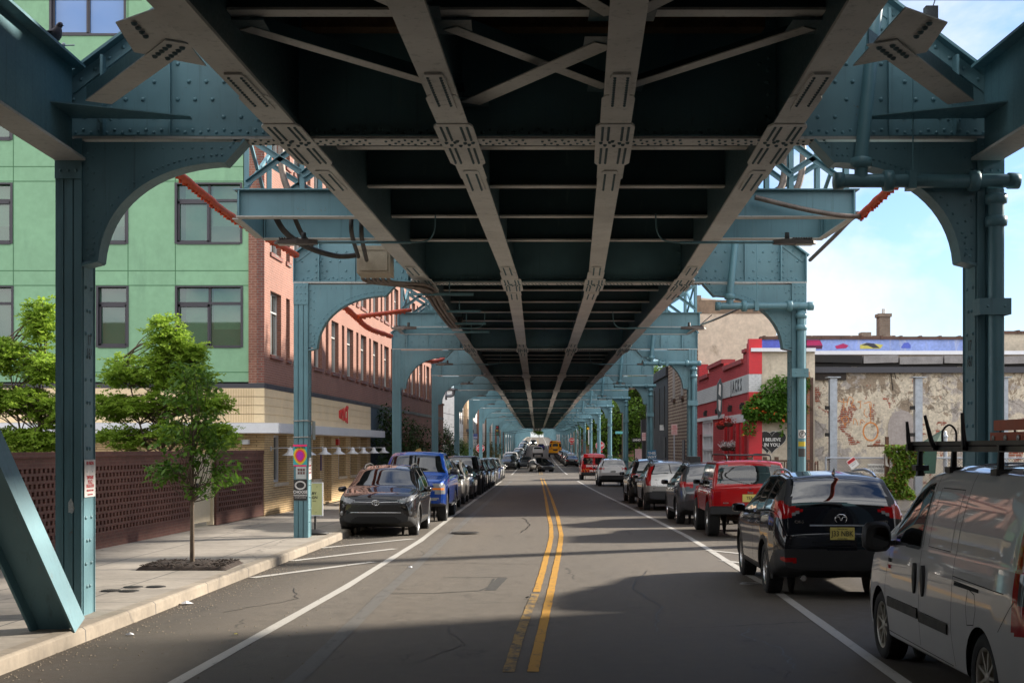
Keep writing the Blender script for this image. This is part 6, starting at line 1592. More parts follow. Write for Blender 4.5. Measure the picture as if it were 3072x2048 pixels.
def make_car(S, label, cat, q=1, group=None, name='parked_car'):
    root = thing(name, label, cat, (0, 0, 0), 0, group); sh = Shell(S, q); L, W = S['L'], S['W']; C, s_ = sh.C, None
    st = L/2-C[:, 1]; ax = np.abs(C[:, 0]); fs = sh.fseg; FN = sh.FN
    gl = S.get('glass', CARGL if q else FARGL); rg = S.get('rear_glass', gl)
    mats = {'body': S['paint'], 'windscreen': gl, 'rear_window': rg, 'side_window': S.get('side_glass', gl), 'taillight': REDL, 'headlight': CLEARL, 'lower_bumper': PLAST, 'grille': PLAST, 'sill': PLAST, 'black_panel': PLAST, 'indicator': AMBER, 'reflector': REDL, 'reverse_light': CLEARL, 'door': S['paint'], 'bonnet': S['paint'], 'tailgate': S['paint'], 'black_roof': PLAST, 'window_surround': PLAST, 'yellow': S['paint'], 'chrome': CHROME, 'pillar': PLAST, 'bed_cover': PLAST, 'upper_paint': S.get('paint2', S['paint'])}
    mats.update(S.get('mats', {})); mats['front_bumper'] = mats['rear_bumper'] = mats['lower_bumper']
    g0, g1, g2, g3 = S['zones']      # windscreen bottom, top; rear glass top, bottom
    top = fs >= 9
    sh.cat[(fs >= 10) & (st > g0) & (st < g1) & (fs < 12)] = 'windscreen'
    if g3 > g2: sh.cat[(fs >= 10) & (fs < 12) & (st > g2) & (st < g3)] = 'rear_window'
    for i, (a, b) in enumerate(S.get('windows', [])):
        m_ = (fs == 7) & (st > a) & (st < b)
        for sg, nm in ((1, 'r'), (-1, 'l')): sh.cat[m_ & (C[:, 0]*sg > 0)] = 'side_window|%d%s' % (i, nm)
    for (a, b) in S.get('pillars', []): sh.cat[(fs == 7) & (st > a) & (st < b)] = 'pillar'
    for r in S.get('regions', []):
        nm, axis, poly = r[:3]; zz = C[:, 2]
        if nm == 'lower_bumper': nm = 'front_bumper' if axis == 'F' else 'rear_bumper'
        if axis == 'S': inn = pip(poly, st, zz) & (ax > .28*W) & (np.abs(FN[:, 0]) > .25)
        elif axis == 'B': inn = pip(poly, ax, zz) & (st > L-S.get('bd', .8)) & ((FN[:, 1] < -.12) | (fs == 21))
        elif axis == 'F': inn = pip(poly, ax, zz) & (st < .9) & ((FN[:, 1] > .10) | (fs == 20))
        elif axis == 'T': inn = pip(poly, ax, st) & (FN[:, 2] > .3)
        if len(r) > 3 and r[3] == 'split':
            for sg, t_ in ((1, 'r'), (-1, 'l')): sh.cat[inn & (C[:, 0]*sg > 0)] = nm+'|'+t_
        else: sh.cat[inn] = nm
    R, wd, ar = S['wr'], S.get('ww', .22), S.get('arch', S['wr']*1.13); zc = S.get('wz', R)
    for yw in S['axles']: sh.cut(L/2-yw, zc+.01, ar)
    obs = sh.split(root, mats, {})
    if S.get('lit'): 
        for k, o in obs.items():
            if k.startswith('headlight'): o.data.materials[0] = HEADL
    # wheels and wells
    for yw in S['axles']:
        for sg in (1, -1):
            m = MB(); wheel(root, L/2-yw, R, sg, W*S.get('track', .985), R, wd, S.get('rim', RIM), S.get('spokes', 5), S.get('rimr', .68))
            m.lathe([(ar-.003, sg*(W/2-.045)), (ar-.003, sg*(W/2-.40))], (0, L/2-yw, zc+.01), 'X', 24, True, 0, PI); m.lathe([(.0, sg*(W/2-.40)), (ar-.003, sg*(W/2-.40))], (0, L/2-yw, zc+.01), 'X', 24); m.build('wheel_well', WELL, root)
    if S.get('cladding'):
        for yw in S['axles']: arch_lip(sh, root, L/2-yw, zc+.01, ar, S['cladding'], S.get('cw', .06))
    for sg in (1, -1):
        sm_ = MB()
        for path in S.get('seams', []): seam(sh, sm_, path, .007, (sg,))
        if sm_.v: sm_.build('panel_gap', WELL, root)
    for (a, z) in S.get('handles', []):
        for sg in (1, -1):
            h, nn = sh.side(sg, a, z)
            if h is None: continue
            m = MB(); m.tube([h+Vector((sg*-.01, .10, 0)), h+Vector((sg*.028, .075, 0)), h+Vector((sg*.03, -.075, 0)), h+Vector((-sg*.01, -.10, 0))], .016, 6); m.build('door_handle', S.get('handle_mat', S['paint']), root)
    if 'mirror' in S:
        a, z, b = S['mirror'][:3]; tl_ = S['mirror'][3] if len(S['mirror']) > 3 else 1.0
        for sg in (1, -1):
            h, nn = sh.side(sg, a, z-.08); mirror_part(root, sg, h.x if h else sg*W/2*.92, L/2-a, z, S.get('mirror_mat', S['paint']), b, tl_)
    if 'rails' in S and q:
        a, b, xr, up = S['rails']
        for sg in (1, -1):
            P = [];
            for k in range(13):
                t_ = k/12; h, nn = sh.topz(sg*xr, a+(b-a)*t_)
                if h: P.append(h+Vector((0, 0, up*math.sin(PI*min(max(t_, .0), 1))**.35)))
            m = MB(); m.tube(P, .020, 8); m.build('roof_rail', S.get('rail_mat', PLAST), root)
    if S.get('interior', q > 0):
        m = MB(); zs = S['seat_z']
        for sy in S['seats']:
            for sg in (-1, 1):
                y = L/2-sy; x = sg*.36
                for (p, hw, hy, hh, tl) in (((x, y, zs), .25, .25, .07, 0), ((x, y-.28, zs+.32), .24, .06, .30, .18), ((x, y-.36, zs+.72), .13, .045, .09, .1)):
                    R_ = Matrix.Rotation(tl, 3, 'X'); m.obox(p, R_ @ Vector((hw, 0, 0)), R_ @ Vector((0, hy, 0)), R_ @ Vector((0, 0, hh)))
        m.build('seat', SEAT, root)
        m = MB(); m.box(-W*.40, W*.40, L/2-S['zones'][0]-.55, L/2-S['zones'][0]-.08, zs+.12, zs+.38); m.tube([Vector((-.36+.18*math.cos(a), L/2-S['zones'][0]-.68-.05*math.sin(a), zs+.42+.17*math.sin(a))) for a in np.arange(0, 6.4, .35)], .014, 6); m.build('dashboard', SEAT, root)
    return root, sh
def pl(pts, **k): return pts
# ---- shapes --------------------------------------------------------------
def suv(paint_, L=4.6, W=1.85, H=1.67, **k):
    f = L/4.55; v = H/1.67
    S = dict(L=L, W=W, paint=paint_, top=[(a*f, b*v) for a, b in ((0,.74),(.06,.88),(.22,.98),(1.15,1.10),(1.28,1.13),(2.05,1.56),(2.5,1.645),(3.3,1.665),(4.02,1.62),(4.14,1.57),(4.42,1.24),(4.50,1.02),(4.55,.78))],
        belt=[(a*f, b*v) for a, b in ((0,.70),(.25,.89),(1.28,1.04),(2.6,1.08),(4.0,1.16),(4.38,1.14),(4.5,.95),(4.55,.74))], bot=[(0,.36),(.4*f,.24),(4.0*f,.25),(4.55*f,.40)],
        plan=[(-.5,.70),(0,.72),(.06,.82),(.18,.91),(.45,.97),(.9,1.0),(3.3*f,1.0),(4.0*f,.975),(4.35*f,.94),(4.48*f,.88),(4.55*f,.80),(6,.78)], zones=(1.30*f, 2.08*f, 4.14*f, 4.41*f), windows=[(1.62*f, 2.52*f), (2.60*f, 3.38*f), (3.46*f, 3.98*f)], pillars=[(2.52*f, 2.60*f), (3.38*f, 3.46*f)],
        breaks=[1.62*f, 2.52*f, 2.6*f, 3.38*f, 3.46*f, 3.98*f, 1.3*f, 2.08*f, 4.14*f, 4.41*f], axles=(.90*f, 3.60*f), wr=.355, tumble=.40, seams=[[(1.50*f,.95*v),(1.38*f,.6),(1.42*f,.33)], [(2.56*f,1.06*v),(2.56*f,.33)], [(3.42*f,1.12*v),(3.40*f,.75),(3.22*f,.45)], [(1.45*f,.33),(3.2*f,.33)]], handles=[(2.36*f,.93*v), (3.22*f,.97*v)], mirror=(1.72*f, 1.10*v, 1.0), rails=(2.15*f, 3.95*f, .57, .055), seats=(2.3*f, 3.2*f), seat_z=.62, cladding=PLAST, breaks_=None)
    S['regions'] = [('sill','S',[(1.2*f,.20),(3.4*f,.20),(3.3*f,.37),(1.25*f,.37)]), ('lower_bumper','B',[(-.1,.1),(1,.1),(1,.60*v),(.66,.68*v),(-.1,.68*v)]), ('lower_bumper','S',[(3.85*f,.1),(4.7*f,.1),(4.7*f,.62*v),(4.2*f,.60*v),(3.95*f,.45*v)]), ('lower_bumper','F',[(-.1,.1),(1,.1),(1,.44),(.6,.50),(-.1,.50)])]
    S.update(k); return S
def sedan(paint_, L=4.7, W=1.84, H=1.44, **k):
    f = L/4.7; v = H/1.44
    S = dict(L=L, W=W, paint=paint_, top=[(a*f, b*v) for a, b in ((0,.60),(.06,.72),(.3,.82),(1.2,.96),(1.35,.99),(2.15,1.36),(2.6,1.43),(3.1,1.42),(3.55,1.34),(4.2,1.06),(4.5,1.02),(4.64,.97),(4.7,.74))],
        belt=[(a*f, b*v) for a, b in ((0,.57),(.3,.74),(1.35,.90),(2.6,.93),(3.9,.97),(4.5,.95),(4.7,.70))], bot=[(0,.28),(.4,.18),(4.1*f,.19),(4.7*f,.34)],
        plan=[(-.5,.66),(0,.68),(.07,.80),(.2,.90),(.5,.97),(.9,1.0),(3.5*f,1.0),(4.2*f,.965),(4.55*f,.90),(4.7*f,.80),(6,.78)], zones=(1.38*f, 2.18*f, 3.52*f, 4.16*f), windows=[(1.75*f,2.66*f),(2.73*f,3.65*f)], pillars=[(2.66*f,2.73*f)], breaks=[1.75*f,2.66*f,2.73*f,3.65*f,1.38*f,2.18*f,3.52*f,4.16*f], axles=(.88*f,3.68*f), wr=.33, tumble=.48, seams=[[(1.55*f,.85*v),(1.45*f,.3)], [(2.7*f,.92*v),(2.7*f,.28)], [(3.65*f,.95*v),(3.5*f,.6),(3.35*f,.36)]], handles=[(2.45*f,.82*v),(3.4*f,.85*v)], mirror=(1.85*f,.97*v,.9), seats=(2.3*f,3.15*f), seat_z=.48, regions=[('grille','F',[(-.1,.22),(.7,.22),(.72,.32),(-.1,.36)]), ('headlight','F',[(.46,.58*v),(.86,.68*v),(.9,.60*v),(.56,.53*v)],'split'), ('taillight','B',[(.45,.84*v),(.92,.90*v),(.92,.76*v),(.5,.76*v)],'split')])
    S.update(k); return S
PAINTS = dict(black=carpaint('black_car_paint', (.008, .008, .009)), navy=carpaint('blue_black_car_paint', (.005, .006, .010)), blue=carpaint('bright_blue_car_paint', (.008, .045, .24), .3, .3), red=carpaint('red_car_paint', (.40, .008, .010)), white=carpaint('white_car_paint', (.62, .61, .60)), grey=carpaint('grey_car_paint', (.075, .082, .088), .5, .35), silver=carpaint('silver_car_paint', (.36, .35, .33), .7, .32), dark=carpaint('charcoal_car_paint', (.025, .026, .028), .4, .35), van=carpaint('van_white_paint', (.47, .465, .45)), yellow=carpaint('school_bus_yellow', (.72, .30, .01), 0, .4), blue2=carpaint('deep_blue_car_paint', (.015, .03, .12), .4))
def place(root, x, y, rz, dz=0): root.location = (x, y, g(y)+dz); root.rotation_euler = (0, 0, rz)
AWAY = lambda sl=.05: -math.atan(sl)
FACE = lambda sl=.02: PI-math.atan(sl)
# black-blue hatchback with full detail
S = suv(PAINTS['navy'], 4.56, 1.86, 1.69, rim=RIM, spokes=10, rear_glass=TINTGL, glass=CARGL, side_glass=TINTGL, rail_mat=CHROME, zones=(1.30, 2.08, 4.10, 4.43), breaks=[1.62,2.52,2.6,3.38,3.46,3.98,1.3,2.08,4.10,4.43])
v = 1.69/1.67
S['regions'] = [('sill','S',[(1.2,.18),(3.4,.18),(3.3,.37),(1.25,.37)]), ('lower_bumper','B',[(-.1,.1),(1,.1),(1,.64),(.72,.69),(-.1,.67)]), ('lower_bumper','S',[(3.88,.1),(4.8,.1),(4.8,.66),(4.35,.66),(4.05,.46)]), ('black_panel','B',[(.60,1.62),(.8,1.62),(.80,1.26),(.66,1.22)],'split'),
    ('taillight','B',[(.46,1.20),(.60,1.25),(.95,1.32),(1.0,1.16),(.80,1.08),(.66,1.10)],'split'), ('taillight','S',[(4.08,1.30),(4.25,1.32),(4.8,1.32),(4.8,1.10),(4.3,1.10)],'split'), ('reverse_light','B',[(.50,1.185),(.62,1.13),(.66,1.13),(.60,1.185)],'split'), ('reflector','B',[(.62,.50),(.82,.53),(.80,.58),(.62,.56)],'split')]
R1, sh = make_car(S, 'glossy blue-black hatchback parked behind the white van, plate J33 NBK', 'car', 2)
plate(R1, sh, 0, .895, 'J33 NBK', PLATEY, .32, .165)
m = MB(); h, nn = sh.rear(0, 1.085); y = h.y-.008
m.tube([Vector((.062*1.25*math.cos(a), y, 1.085+.062*math.sin(a))) for a in np.arange(0, 6.4, .25)], .007, 6)
m.tube(curve([(-.066, y, 1.10), (-.03, y, 1.115), (0, y, 1.065), (.03, y, 1.115), (.066, y, 1.10)], 5), .0065, 6); m.build('emblem', CHROME, R1)
for sg, tx in ((-1, 'CX-5'), (1, 'AWD')):
    h, nn = sh.rear(sg*.56, 1.045); m = MB(); m.text(tx, .055, facing((sg*.56, h.y-.012, 1.045), (1, sg*.18, 0)), .01, .003); m.build('badge', CHROME, R1)
m = MB(); h0, n0 = sh.topz(0, 3.95); m.poly([h0+Vector((-.012, .09, .0)), h0+Vector((-.004, -.05, .085)), h0+Vector((-.008, -.10, .0))], (.018, 0, 0)); m.build('antenna_fin', PAINTS['black'], R1)
m = MB(); P = [];
for k in range(8):
    h, nn = sh.rear(.0-.42*k/7+.02, 1.27+.015*math.sin(k/7*PI)); P.append(h+Vector((0, -.02, .0)))
m.tube(P, [.022, .02, .017, .015, .013, .011, .009, .007], 6); m.build('rear_wiper', PLAST, R1)
m = MB(); P, N = [], []
for k in range(24):
    h, nn = sh.rear(-.84+1.68*k/23, .735-.02*math.sin(PI*k/23)); P.append(h); N.append(Vector((0, -1, 0)))
strip3(m, P, .008, N, .002); P = [sh.rear(-.40+.8*k/15, .775)[0]+Vector((0, -.004, 0)) for k in range(16)]; strip3(m, P, .010, [Vector((0, -1, 0))]*16, .003)
m.build('tailgate_gap', WELL, R1); m = MB(); m.box(-.42, .42, sh.rear(0, 1.03)[0].y-.012, sh.rear(0, 1.03)[0].y+.02, .99, 1.01); m.build('tailgate_trim', CHROME, R1)
m = MB(); m.tube([(-.5, -2.1, .30), (-.5, -2.24, .29)], .04, 10); m.tube([(.5, -2.1, .30), (.5, -2.24, .29)], .04, 10); m.build('exhaust', CHROME, R1)
place(R1, 4.52, 18.3+2.28, AWAY(.045))
# white cargo van with roof rack
S = dict(L=4.86, W=1.84, paint=PAINTS['van'], top=[(0,.72),(.06,.90),(.3,1.02),(.85,1.17),(.98,1.22),(1.75,1.72),(2.1,1.85),(2.6,1.895),(4.4,1.885),(4.74,1.855),(4.82,1.79),(4.86,1.70)], belt=[(0,.68),(.3,.92),(.98,1.10),(2.0,1.16),(4.6,1.18),(4.86,1.17)], bot=[(0,.30),(.4,.22),(4.2,.24),(4.86,.36)],
    plan=[(-.5,.66),(0,.68),(.07,.80),(.2,.90),(.5,.965),(.9,.99),(1.4,1.0),(4.3,1.0),(4.62,.985),(4.76,.965),(4.83,.935),(4.86,.90),(6,.9)], zones=(1.0,1.78,9,9), windows=[(1.45,2.28)], breaks=[1.45,2.28,1.0,1.78], axles=(.92,4.02), wr=.325, ww=.20, tumble=.21, roofr=1.5, crown=.035, rim=HUB, spokes=9, rimr=.70, glass=CARGL, seats=(2.2,), seat_z=.80, mirror=(1.42,1.20,1.28,1.65), mirror_mat=PLAST, capb=(.05,.03), bulge=(.95,.985,1,.99,.965),
    seams=[[(1.30,1.06),(1.18,.75),(1.22,.30)], [(2.36,1.80),(2.36,1.14),(2.38,.30)], [(3.30,1.84),(3.32,1.14),(3.30,.6),(3.38,.30)], [(3.32,1.02),(4.55,1.00)], [(3.34,.985),(4.0,.975)], [(1.22,.32),(3.4,.30)], [(2.52,1.70),(2.52,1.20),(3.16,1.20),(3.16,1.70),(2.52,1.70)], [(3.72,.96),(3.88,.93),(3.92,.82),(3.88,.70),(3.72,.68),(3.68,.82),(3.72,.96)], [(4.42,.72),(4.70,.98)]], handles=[], regions=[('taillight','S',[(4.645,1.42),(4.66,1.47),(4.95,1.47),(4.95,.74),(4.68,.76),(4.645,.84)],'split'), ('taillight','B',[(.80,1.47),(1,1.47),(1,.74),(.78,.74)],'split'), ('reverse_light','S',[(4.73,1.16),(4.95,1.18),(4.95,.92),(4.73,.94)],'split'), ('sill','S',[(1.3,.1),(3.6,.1),(3.6,.27),(1.3,.27)])])
S['mats'] = {'side_window': CARGL, 'sill': PAINTS['van'], 'reverse_light': glass('smoke_lens', (.07, .075, .08), .05)}
VAN, sh = make_car(S, 'white cargo van at the right edge with a black ladder rack on its roof', 'van', 2)
L = 4.86
for path, w in (([(1.32,.60),(2.34,.585)], .085), ([(2.40,.583),(3.22,.57)], .085)):
    for sg in (1, -1):
        m = MB(); P = [];N = []
        for k in range(20):
            a = path[0][0]+(path[1][0]-path[0][0])*k/19; h, nn = sh.side(sg, a, path[0][1]); P.append(h); N.append(nn if nn.x*sg > 0 else -nn)
        for off in (.016,): strip3(m, P, w, N, off)
        for q in (-1, 1):
            P2 = [p+Vector((0, 0, q*w*.5)) for p in P]; N2 = [Vector((0, 0, q*1.0)) for _ in P]; strip3(m, [p+Vector((sg*.006, 0, 0)) for p in P2], .022, N2, .001)
        m.build('side_moulding', PLAST, VAN)
for a, z in ((2.24, .90), (2.50, .90)):
    for sg in (1, -1):
        m = MB(); h, nn = sh.side(sg, a, z); m.lathe([(0, -.012), (.030, -.012), (.034, .012), (.022, .028), (0, .032)], h+Vector((sg*.0, 0, 0)), 'X', 14)
        vs = [h+Vector((sg*.022, .040*math.cos(t_), .135*math.sin(t_))) for t_ in np.arange(0, 6.28, .35)]; m.add(vs+[h+Vector((sg*.034, 0, 0))], [(k, (k+1) % len(vs), len(vs)) for k in range(len(vs))], True); vs2 = [p-Vector((sg*.03, 0, 0)) for p in vs]; m.add(vs+vs2, [(k, (k+1) % len(vs), len(vs)+(k+1) % len(vs), len(vs)+k) for k in range(len(vs))], True); m.build('door_handle', PLAST, VAN)
m = MB()
for sg in (1, -1):
    P, N = [], []
    for k in range(16): h, nn = sh.side(sg, 3.36+.62*k/15, .965); P.append(h); N.append(nn if nn.x*sg > 0 else -nn)
    strip3(m, P, .028, N, .003)
m.build('slide_rail', WELL, VAN)
m = MB()     # black window frame of the front door
for sg in (1, -1):
    path = [(1.45,1.155),(2.30,1.165),(2.30,1.70)]; P, N = [], []
    for i in range(2):
        for k in range(14): a = Vector(path[i]).lerp(Vector(path[i+1]), k/14); h, nn = sh.side(sg, a.x, a.y); P.append(h); N.append(nn if nn.x*sg > 0 else -nn)
    strip3(m, P, .035, N, .004)
m.build('window_frame', PLAST, VAN)
for tx, z, mt in (('2500', .985, BLACK), ('HD', .925, REDI)):
    h, nn = sh.side(-1, 1.36, z); m = MB(); 
    m.text(tx, .05, facing(h+Vector((-.008, 0, 0)), (0, -1, 0)), .015, .003); m.build('badge', mt, VAN)
place(VAN, 4.45, 9.36+L/2, AWAY(.0226))
# roof rack fixed to the van
m = MB(); zr = 1.81
for x in (-.66, .66): m.box(x-.02, x+.02, -2.0, 1.15, zr+.20, zr+.245)
for y in (1.12, .35, -.5, -1.4): m.box(-.72, .72, y-.025, y+.025, zr+.21, zr+.255)
m.box(-.74, .74, 1.10, 1.17, zr+.205, zr+.265); m.box(-.70, -.64, -2.0, 1.15, zr+.255, zr+.29)
for y in (.95, -.1, -1.3):
    for x in (-.66, .66): m.tube([(x, y, zr-.03), (x*1.01, y, zr+.06), (x, y, zr+.22)], [.045, .03, .024], 8); m.box(x-.06, x+.06, y-.07, y+.07, zr+.02, zr+.07)
for x, y, hh, tl in ((-.72, 1.12, .24, .02), (-.72, .30, .28, .08), (-.72, -.58, .28, .02), (.70, 1.12, .24, 0)): m.tube([(x, y, zr+.24), (x-tl*.3, y, zr+.30), (x-tl, y, zr+.24+hh)], [.022, .022, .014], 8)
for x, y in ((-.55, .62), (-.3, -.2)): m.tube(curve([(x, y, zr+.25), (x, y, zr+.38), (x+.06, y, zr+.44), (x+.12, y, zr+.38), (x+.12, y, zr+.25)], 5), .010, 6)
m.build('roof_rack', mat('black_rack_steel', (.010, .010, .011), .45, .3, var=.2, local=True), VAN)
t = thing('ladder', 'orange fibreglass ladder strapped flat on the van roof rack', 'ladder', (4.45, 9.36+L/2, 0)); t.rotation_euler = (0, 0, AWAY(.0226))
ORL = mat('orange_fibreglass', (.50, .085, .03), .5, var=.15, local=True)
for x in (-.40, .06):
    m = MB(); m.box(x-.02, x+.02, -2.4, -.30, zr+.26, zr+.36); m.box(x-.045, x+.0, -2.4, -.30, zr+.26, zr+.27); m.box(x-.03, x+.01, -2.4, -.42, zr+.375, zr+.46); m.build('ladder_rail', ORL, t)
m = MB()
for k in range(7): m.tube([(-.42, -2.2+k*.3, zr+.31), (.08, -2.2+k*.3, zr+.31)], .018, 8); m.lathe([(.008, 0), (.026, 0), (.026, .012), (.008, .012)], (-.434, -2.2+k*.3, zr+.31), 'X', 12)
m.build('ladder_rung', ALU, t)
# red boxy off-roader, raised
S = dict(L=4.22, W=1.78, paint=PAINTS['red'], sig=.03, top=[(0,.98),(.03,1.06),(1.2,1.16),(1.3,1.18),(1.72,1.66),(1.95,1.735),(3.9,1.74),(4.05,1.70),(4.16,1.20),(4.21,1.17),(4.22,1.10)], belt=[(0,.95),(1.3,1.10),(4.1,1.12),(4.22,1.05)], bot=[(0,.60),(.5,.52),(3.7,.52),(4.22,.62)], plan=[(-.5,.88),(0,.90),(.05,.95),(.2,.97),(4.0,.985),(4.16,.965),(4.22,.93),(6,.93)], zones=(1.32,1.75,4.07,4.15), windows=[(1.60,2.25),(2.32,2.95),(3.02,3.80)], pillars=[(2.25,2.32),(2.95,3.02)], breaks=[1.6,2.25,2.32,2.95,3.02,3.8,1.32,1.75,4.07,4.15], axles=(.82,3.40), wr=.405, arch=.47, wz=.50, ww=.27, track=1.03, tumble=.15, roofr=.7, rim=RIM, spokes=6, rimr=.50, seats=(2.2,3.0), seat_z=.85, mirror=(1.6,1.22,.85), mirror_mat=PLAST, glass=glass('clear_car_window', (.012, .015, .015), .02, trans=.72, tint=(.55, .60, .56)), cladding=PAINTS['red'], cw=.07, bulge=(.97,.995,1,1,.985), capb=(.02,.01), bd=.5,
    seams=[[(1.45,1.08),(1.42,.62)],[(2.28,1.10),(2.28,.6)],[(3.0,1.10),(2.95,.75)]], handles=[(2.12,1.0),(2.85,1.0)], regions=[('rear_window','B',[(-.1,1.235),(.75,1.235),(.69,1.655),(-.1,1.655)]), ('lower_bumper','B',[(-.1,.4),(1.2,.4),(1.2,.74),(-.1,.74)]), ('taillight','B',[(.66,1.06),(.90,1.06),(.90,.76),(.66,.76)],'split'), ('taillight','S',[(4.06,1.06),(4.4,1.06),(4.4,.76),(4.06,.76)],'split'), ('headlight','F',[(.5,.92),(.8,.92),(.8,.78),(.5,.78)],'split'), ('grille','F',[(-.1,.95),(.47,.95),(.47,.76),(-.1,.76)])])
JEEP, sh = make_car(S, 'boxy red off-road wagon with a black roof rack, parked ahead of the hatchback', 'car', 2)
m = MB(); 
for sg in (1, -1): m.box(sg*.28-.0, sg*.92, -2.26, -2.06, .56, .72)
m.box(-.92, .92, -2.25, -2.1, .56, .72); m.build('rear_bumper', PLAST, JEEP)
hx = sh.rear(-.05, .98)[0].y
plate(JEEP, sh, -.02, .915, 'TEA', PLATEY, .32, .17, y=hx-.02, sub=False)
m = MB(); m.text('Jeep', .075, facing((.0, hx-.012, 1.045), (1, 0, 0)), .015, .004); m.text('SPORT', .045, facing((-.55, hx-.012, .80), (1, 0, 0)), .015, .004); m.build('badge', CHROME, JEEP)
m = MB(); m.lathe([(0, -.02), (.02, -.015), (.02, 0)], (.0, sh.rear(0, 1.13)[0].y-.004, 1.125), 'Y', 10); m.build('tailgate_lock', BLACK, JEEP)
m = MB(); zr = 1.78
for x in (-.5, .5): m.tube(curve([(x, 1.0, zr-.03), (x, .9, zr+.10), (x, -.2, zr+.12), (x, -1.7, zr+.10), (x, -1.85, zr-.03)], 5), .016, 8)
for y in (.6, -.2, -1.0, -1.6): m.tube([(-.5, y, zr+.10), (.5, y, zr+.10)], .014, 8)
m.build('roof_rack', CABLE, JEEP)
m = MB(); m.tube([(-.55, -1.2, .42), (.55, -1.2, .42)], .06, 8); m.lathe([(0, -.12), (.11, -.08), (.13, 0), (.11, .08), (0, .12)], (.1, -1.2, .42), 'X', 12); m.tube(curve([(.4, -.5, .48), (.35, -1.3, .46), (.45, -2.0, .46)], 4), .035, 8); m.build('rear_axle', mat('rusty_axle', (.07, .05, .04), .8, .3, var=.4, local=True), JEEP)
place(JEEP, 5.47, 31.0+2.11, AWAY(.03))
# the other cars of the right row
def rear_lights(S, kind):
    f = S['L']/4.55
    if kind == 'tall': S['regions'] += [('taillight','B',[(.60,1.50),(.72,1.50),(.98,1.0),(.98,.86),(.70,.86),(.70,1.0)],'split'), ('taillight','S',[(4.1*f,1.46),(4.6*f,1.3),(4.6*f,.88),(4.3*f,.88)],'split')]
    else: S['regions'] += [('taillight','B',[(.48,1.14),(.95,1.18),(.95,1.02),(.55,1.02)],'split'), ('taillight','S',[(4.15*f,1.17),(4.7*f,1.17),(4.7*f,1.02),(4.3*f,1.02)],'split')]
    return S
C4, sh = make_car(rear_lights(suv(PAINTS['grey'], 4.6, 1.85, 1.70, rails=None) if False else suv(PAINTS['grey'], 4.5, 1.84, 1.66, rear_glass=TINTGL), 'wide'), 'dark grey crossover with a black roof bar, just ahead of the red off-roader', 'car', 1)
m = MB(); m.obox((-.3, -.2, 1.74), (.16, 0, 0), (0, .45, 0), (0, 0, .09)); m.build('roof_carrier', PLAST, C4); plate(C4, sh, 0, .88, 'K71 RDL', PLATEY)
place(C4, 5.40, 36.4+2.25, AWAY(.02))
C5, sh = make_car(rear_lights(suv(PAINTS['silver'], 4.53, 1.82, 1.66, rear_glass=TINTGL, side_glass=TINTGL), 'tall'), 'silver crossover with tall red pillar lights, between the grey and the black cars', 'car', 1)
m = MB(); h = sh.rear(0, 1.08)[0]; m.text('H', .09, facing((0, h.y-.012, 1.09), (1, 0, 0)), .01, .003); m.text('CR-V', .06, facing((-.5, sh.rear(-.5, 1.05)[0].y-.012, 1.05), (1, 0, 0)), .01, .003); m.build('badge', CHROME, C5); plate(C5, sh, 0, .90, 'D42 HWN', PLATEY)
place(C5, 5.36, 45.4+2.27, AWAY(.02))
C6, sh = make_car(rear_lights(suv(PAINTS['black'], 4.7, 1.88, 1.70, rear_glass=TINTGL, side_glass=TINTGL), 'wide'), 'black crossover half hidden ahead of the silver one', 'car', 1); place(C6, 5.45, 52.0+2.3, AWAY(.02))
C7, sh = make_car(rear_lights(suv(PAINTS['white'], 4.56, 1.84, 1.67, rear_glass=TINTGL), 'wide'), 'white crossover parked behind the red lettered van', 'car', 1); plate(C7, sh, 0, .90, 'N50 KLM', PLATEW); place(C7, 6.18, 83.0+2.28, AWAY(.018))
# red van with flames and lettering
S = dict(L=5.5, W=1.98, paint=PAINTS['red'], top=[(0,.85),(.1,1.05),(.8,1.25),(1.4,1.85),(1.8,2.0),(5.2,2.0),(5.42,1.96),(5.48,1.85),(5.5,1.7)], belt=[(0,.8),(.8,1.12),(5.4,1.15),(5.5,1.12)], bot=[(0,.4),(.5,.32),(4.8,.34),(5.5,.45)], plan=[(-.5,.75),(0,.78),(.2,.92),(.6,1.0),(5.1,1.0),(5.38,.98),(5.5,.93),(6,.93)], zones=(.85,1.42,9,9), windows=[(1.2,1.95)], breaks=[1.2,1.95,.85,1.42], axles=(1.0,4.3), wr=.36, tumble=.16, roofr=1.2, rim=DARKRIM, seats=(1.8,), seat_z=.9, mirror=(1.2,1.25,1.2), mirror_mat=PLAST, seams=[[(2.1,1.85),(2.1,.45)],[(3.3,1.85),(3.3,.45)]], handles=[(1.95,1.05)], regions=[('rear_window','B',[(.10,1.20),(.82,1.20),(.76,1.72),(.10,1.72)],'split'), ('lower_bumper','B',[(-.1,.3),(1.2,.3),(1.2,.62),(-.1,.62)]), ('taillight','B',[(.86,1.1),(1,1.1),(1,.8),(.86,.8)],'split')])
RV, sh = make_car(S, 'red panel van with flame graphics and white SERIOUS BEER lettering on its back doors', 'van', 1)
yb = sh.rear(0, .9)[0].y-.012
m = MB(); m.text('SERIOUS BEER', .20, facing((0, yb-.01, 1.08), (1, 0, 0)), .025, .002, sx=.95); m.text('EVIL GENIUS', .17, facing((.10, yb-.01, .72), (1, 0, 0)), .03, .002, sx=.9); m.build('lettering', WHITEI, RV)
m = MB(); rs = random.Random(12)
for k in range(9):
    x = -.82+k*.2; hh = rs.uniform(.15, .34); m.tube(curve([(x-.06, yb, .62), (x-.08, yb, .62+hh*.6), (x+.02, yb, .62+hh), (x+.04, yb, .62+hh*.5), (x+.10, yb, .62+hh*.75), (x+.12, yb, .62)], 4), .012, 5)
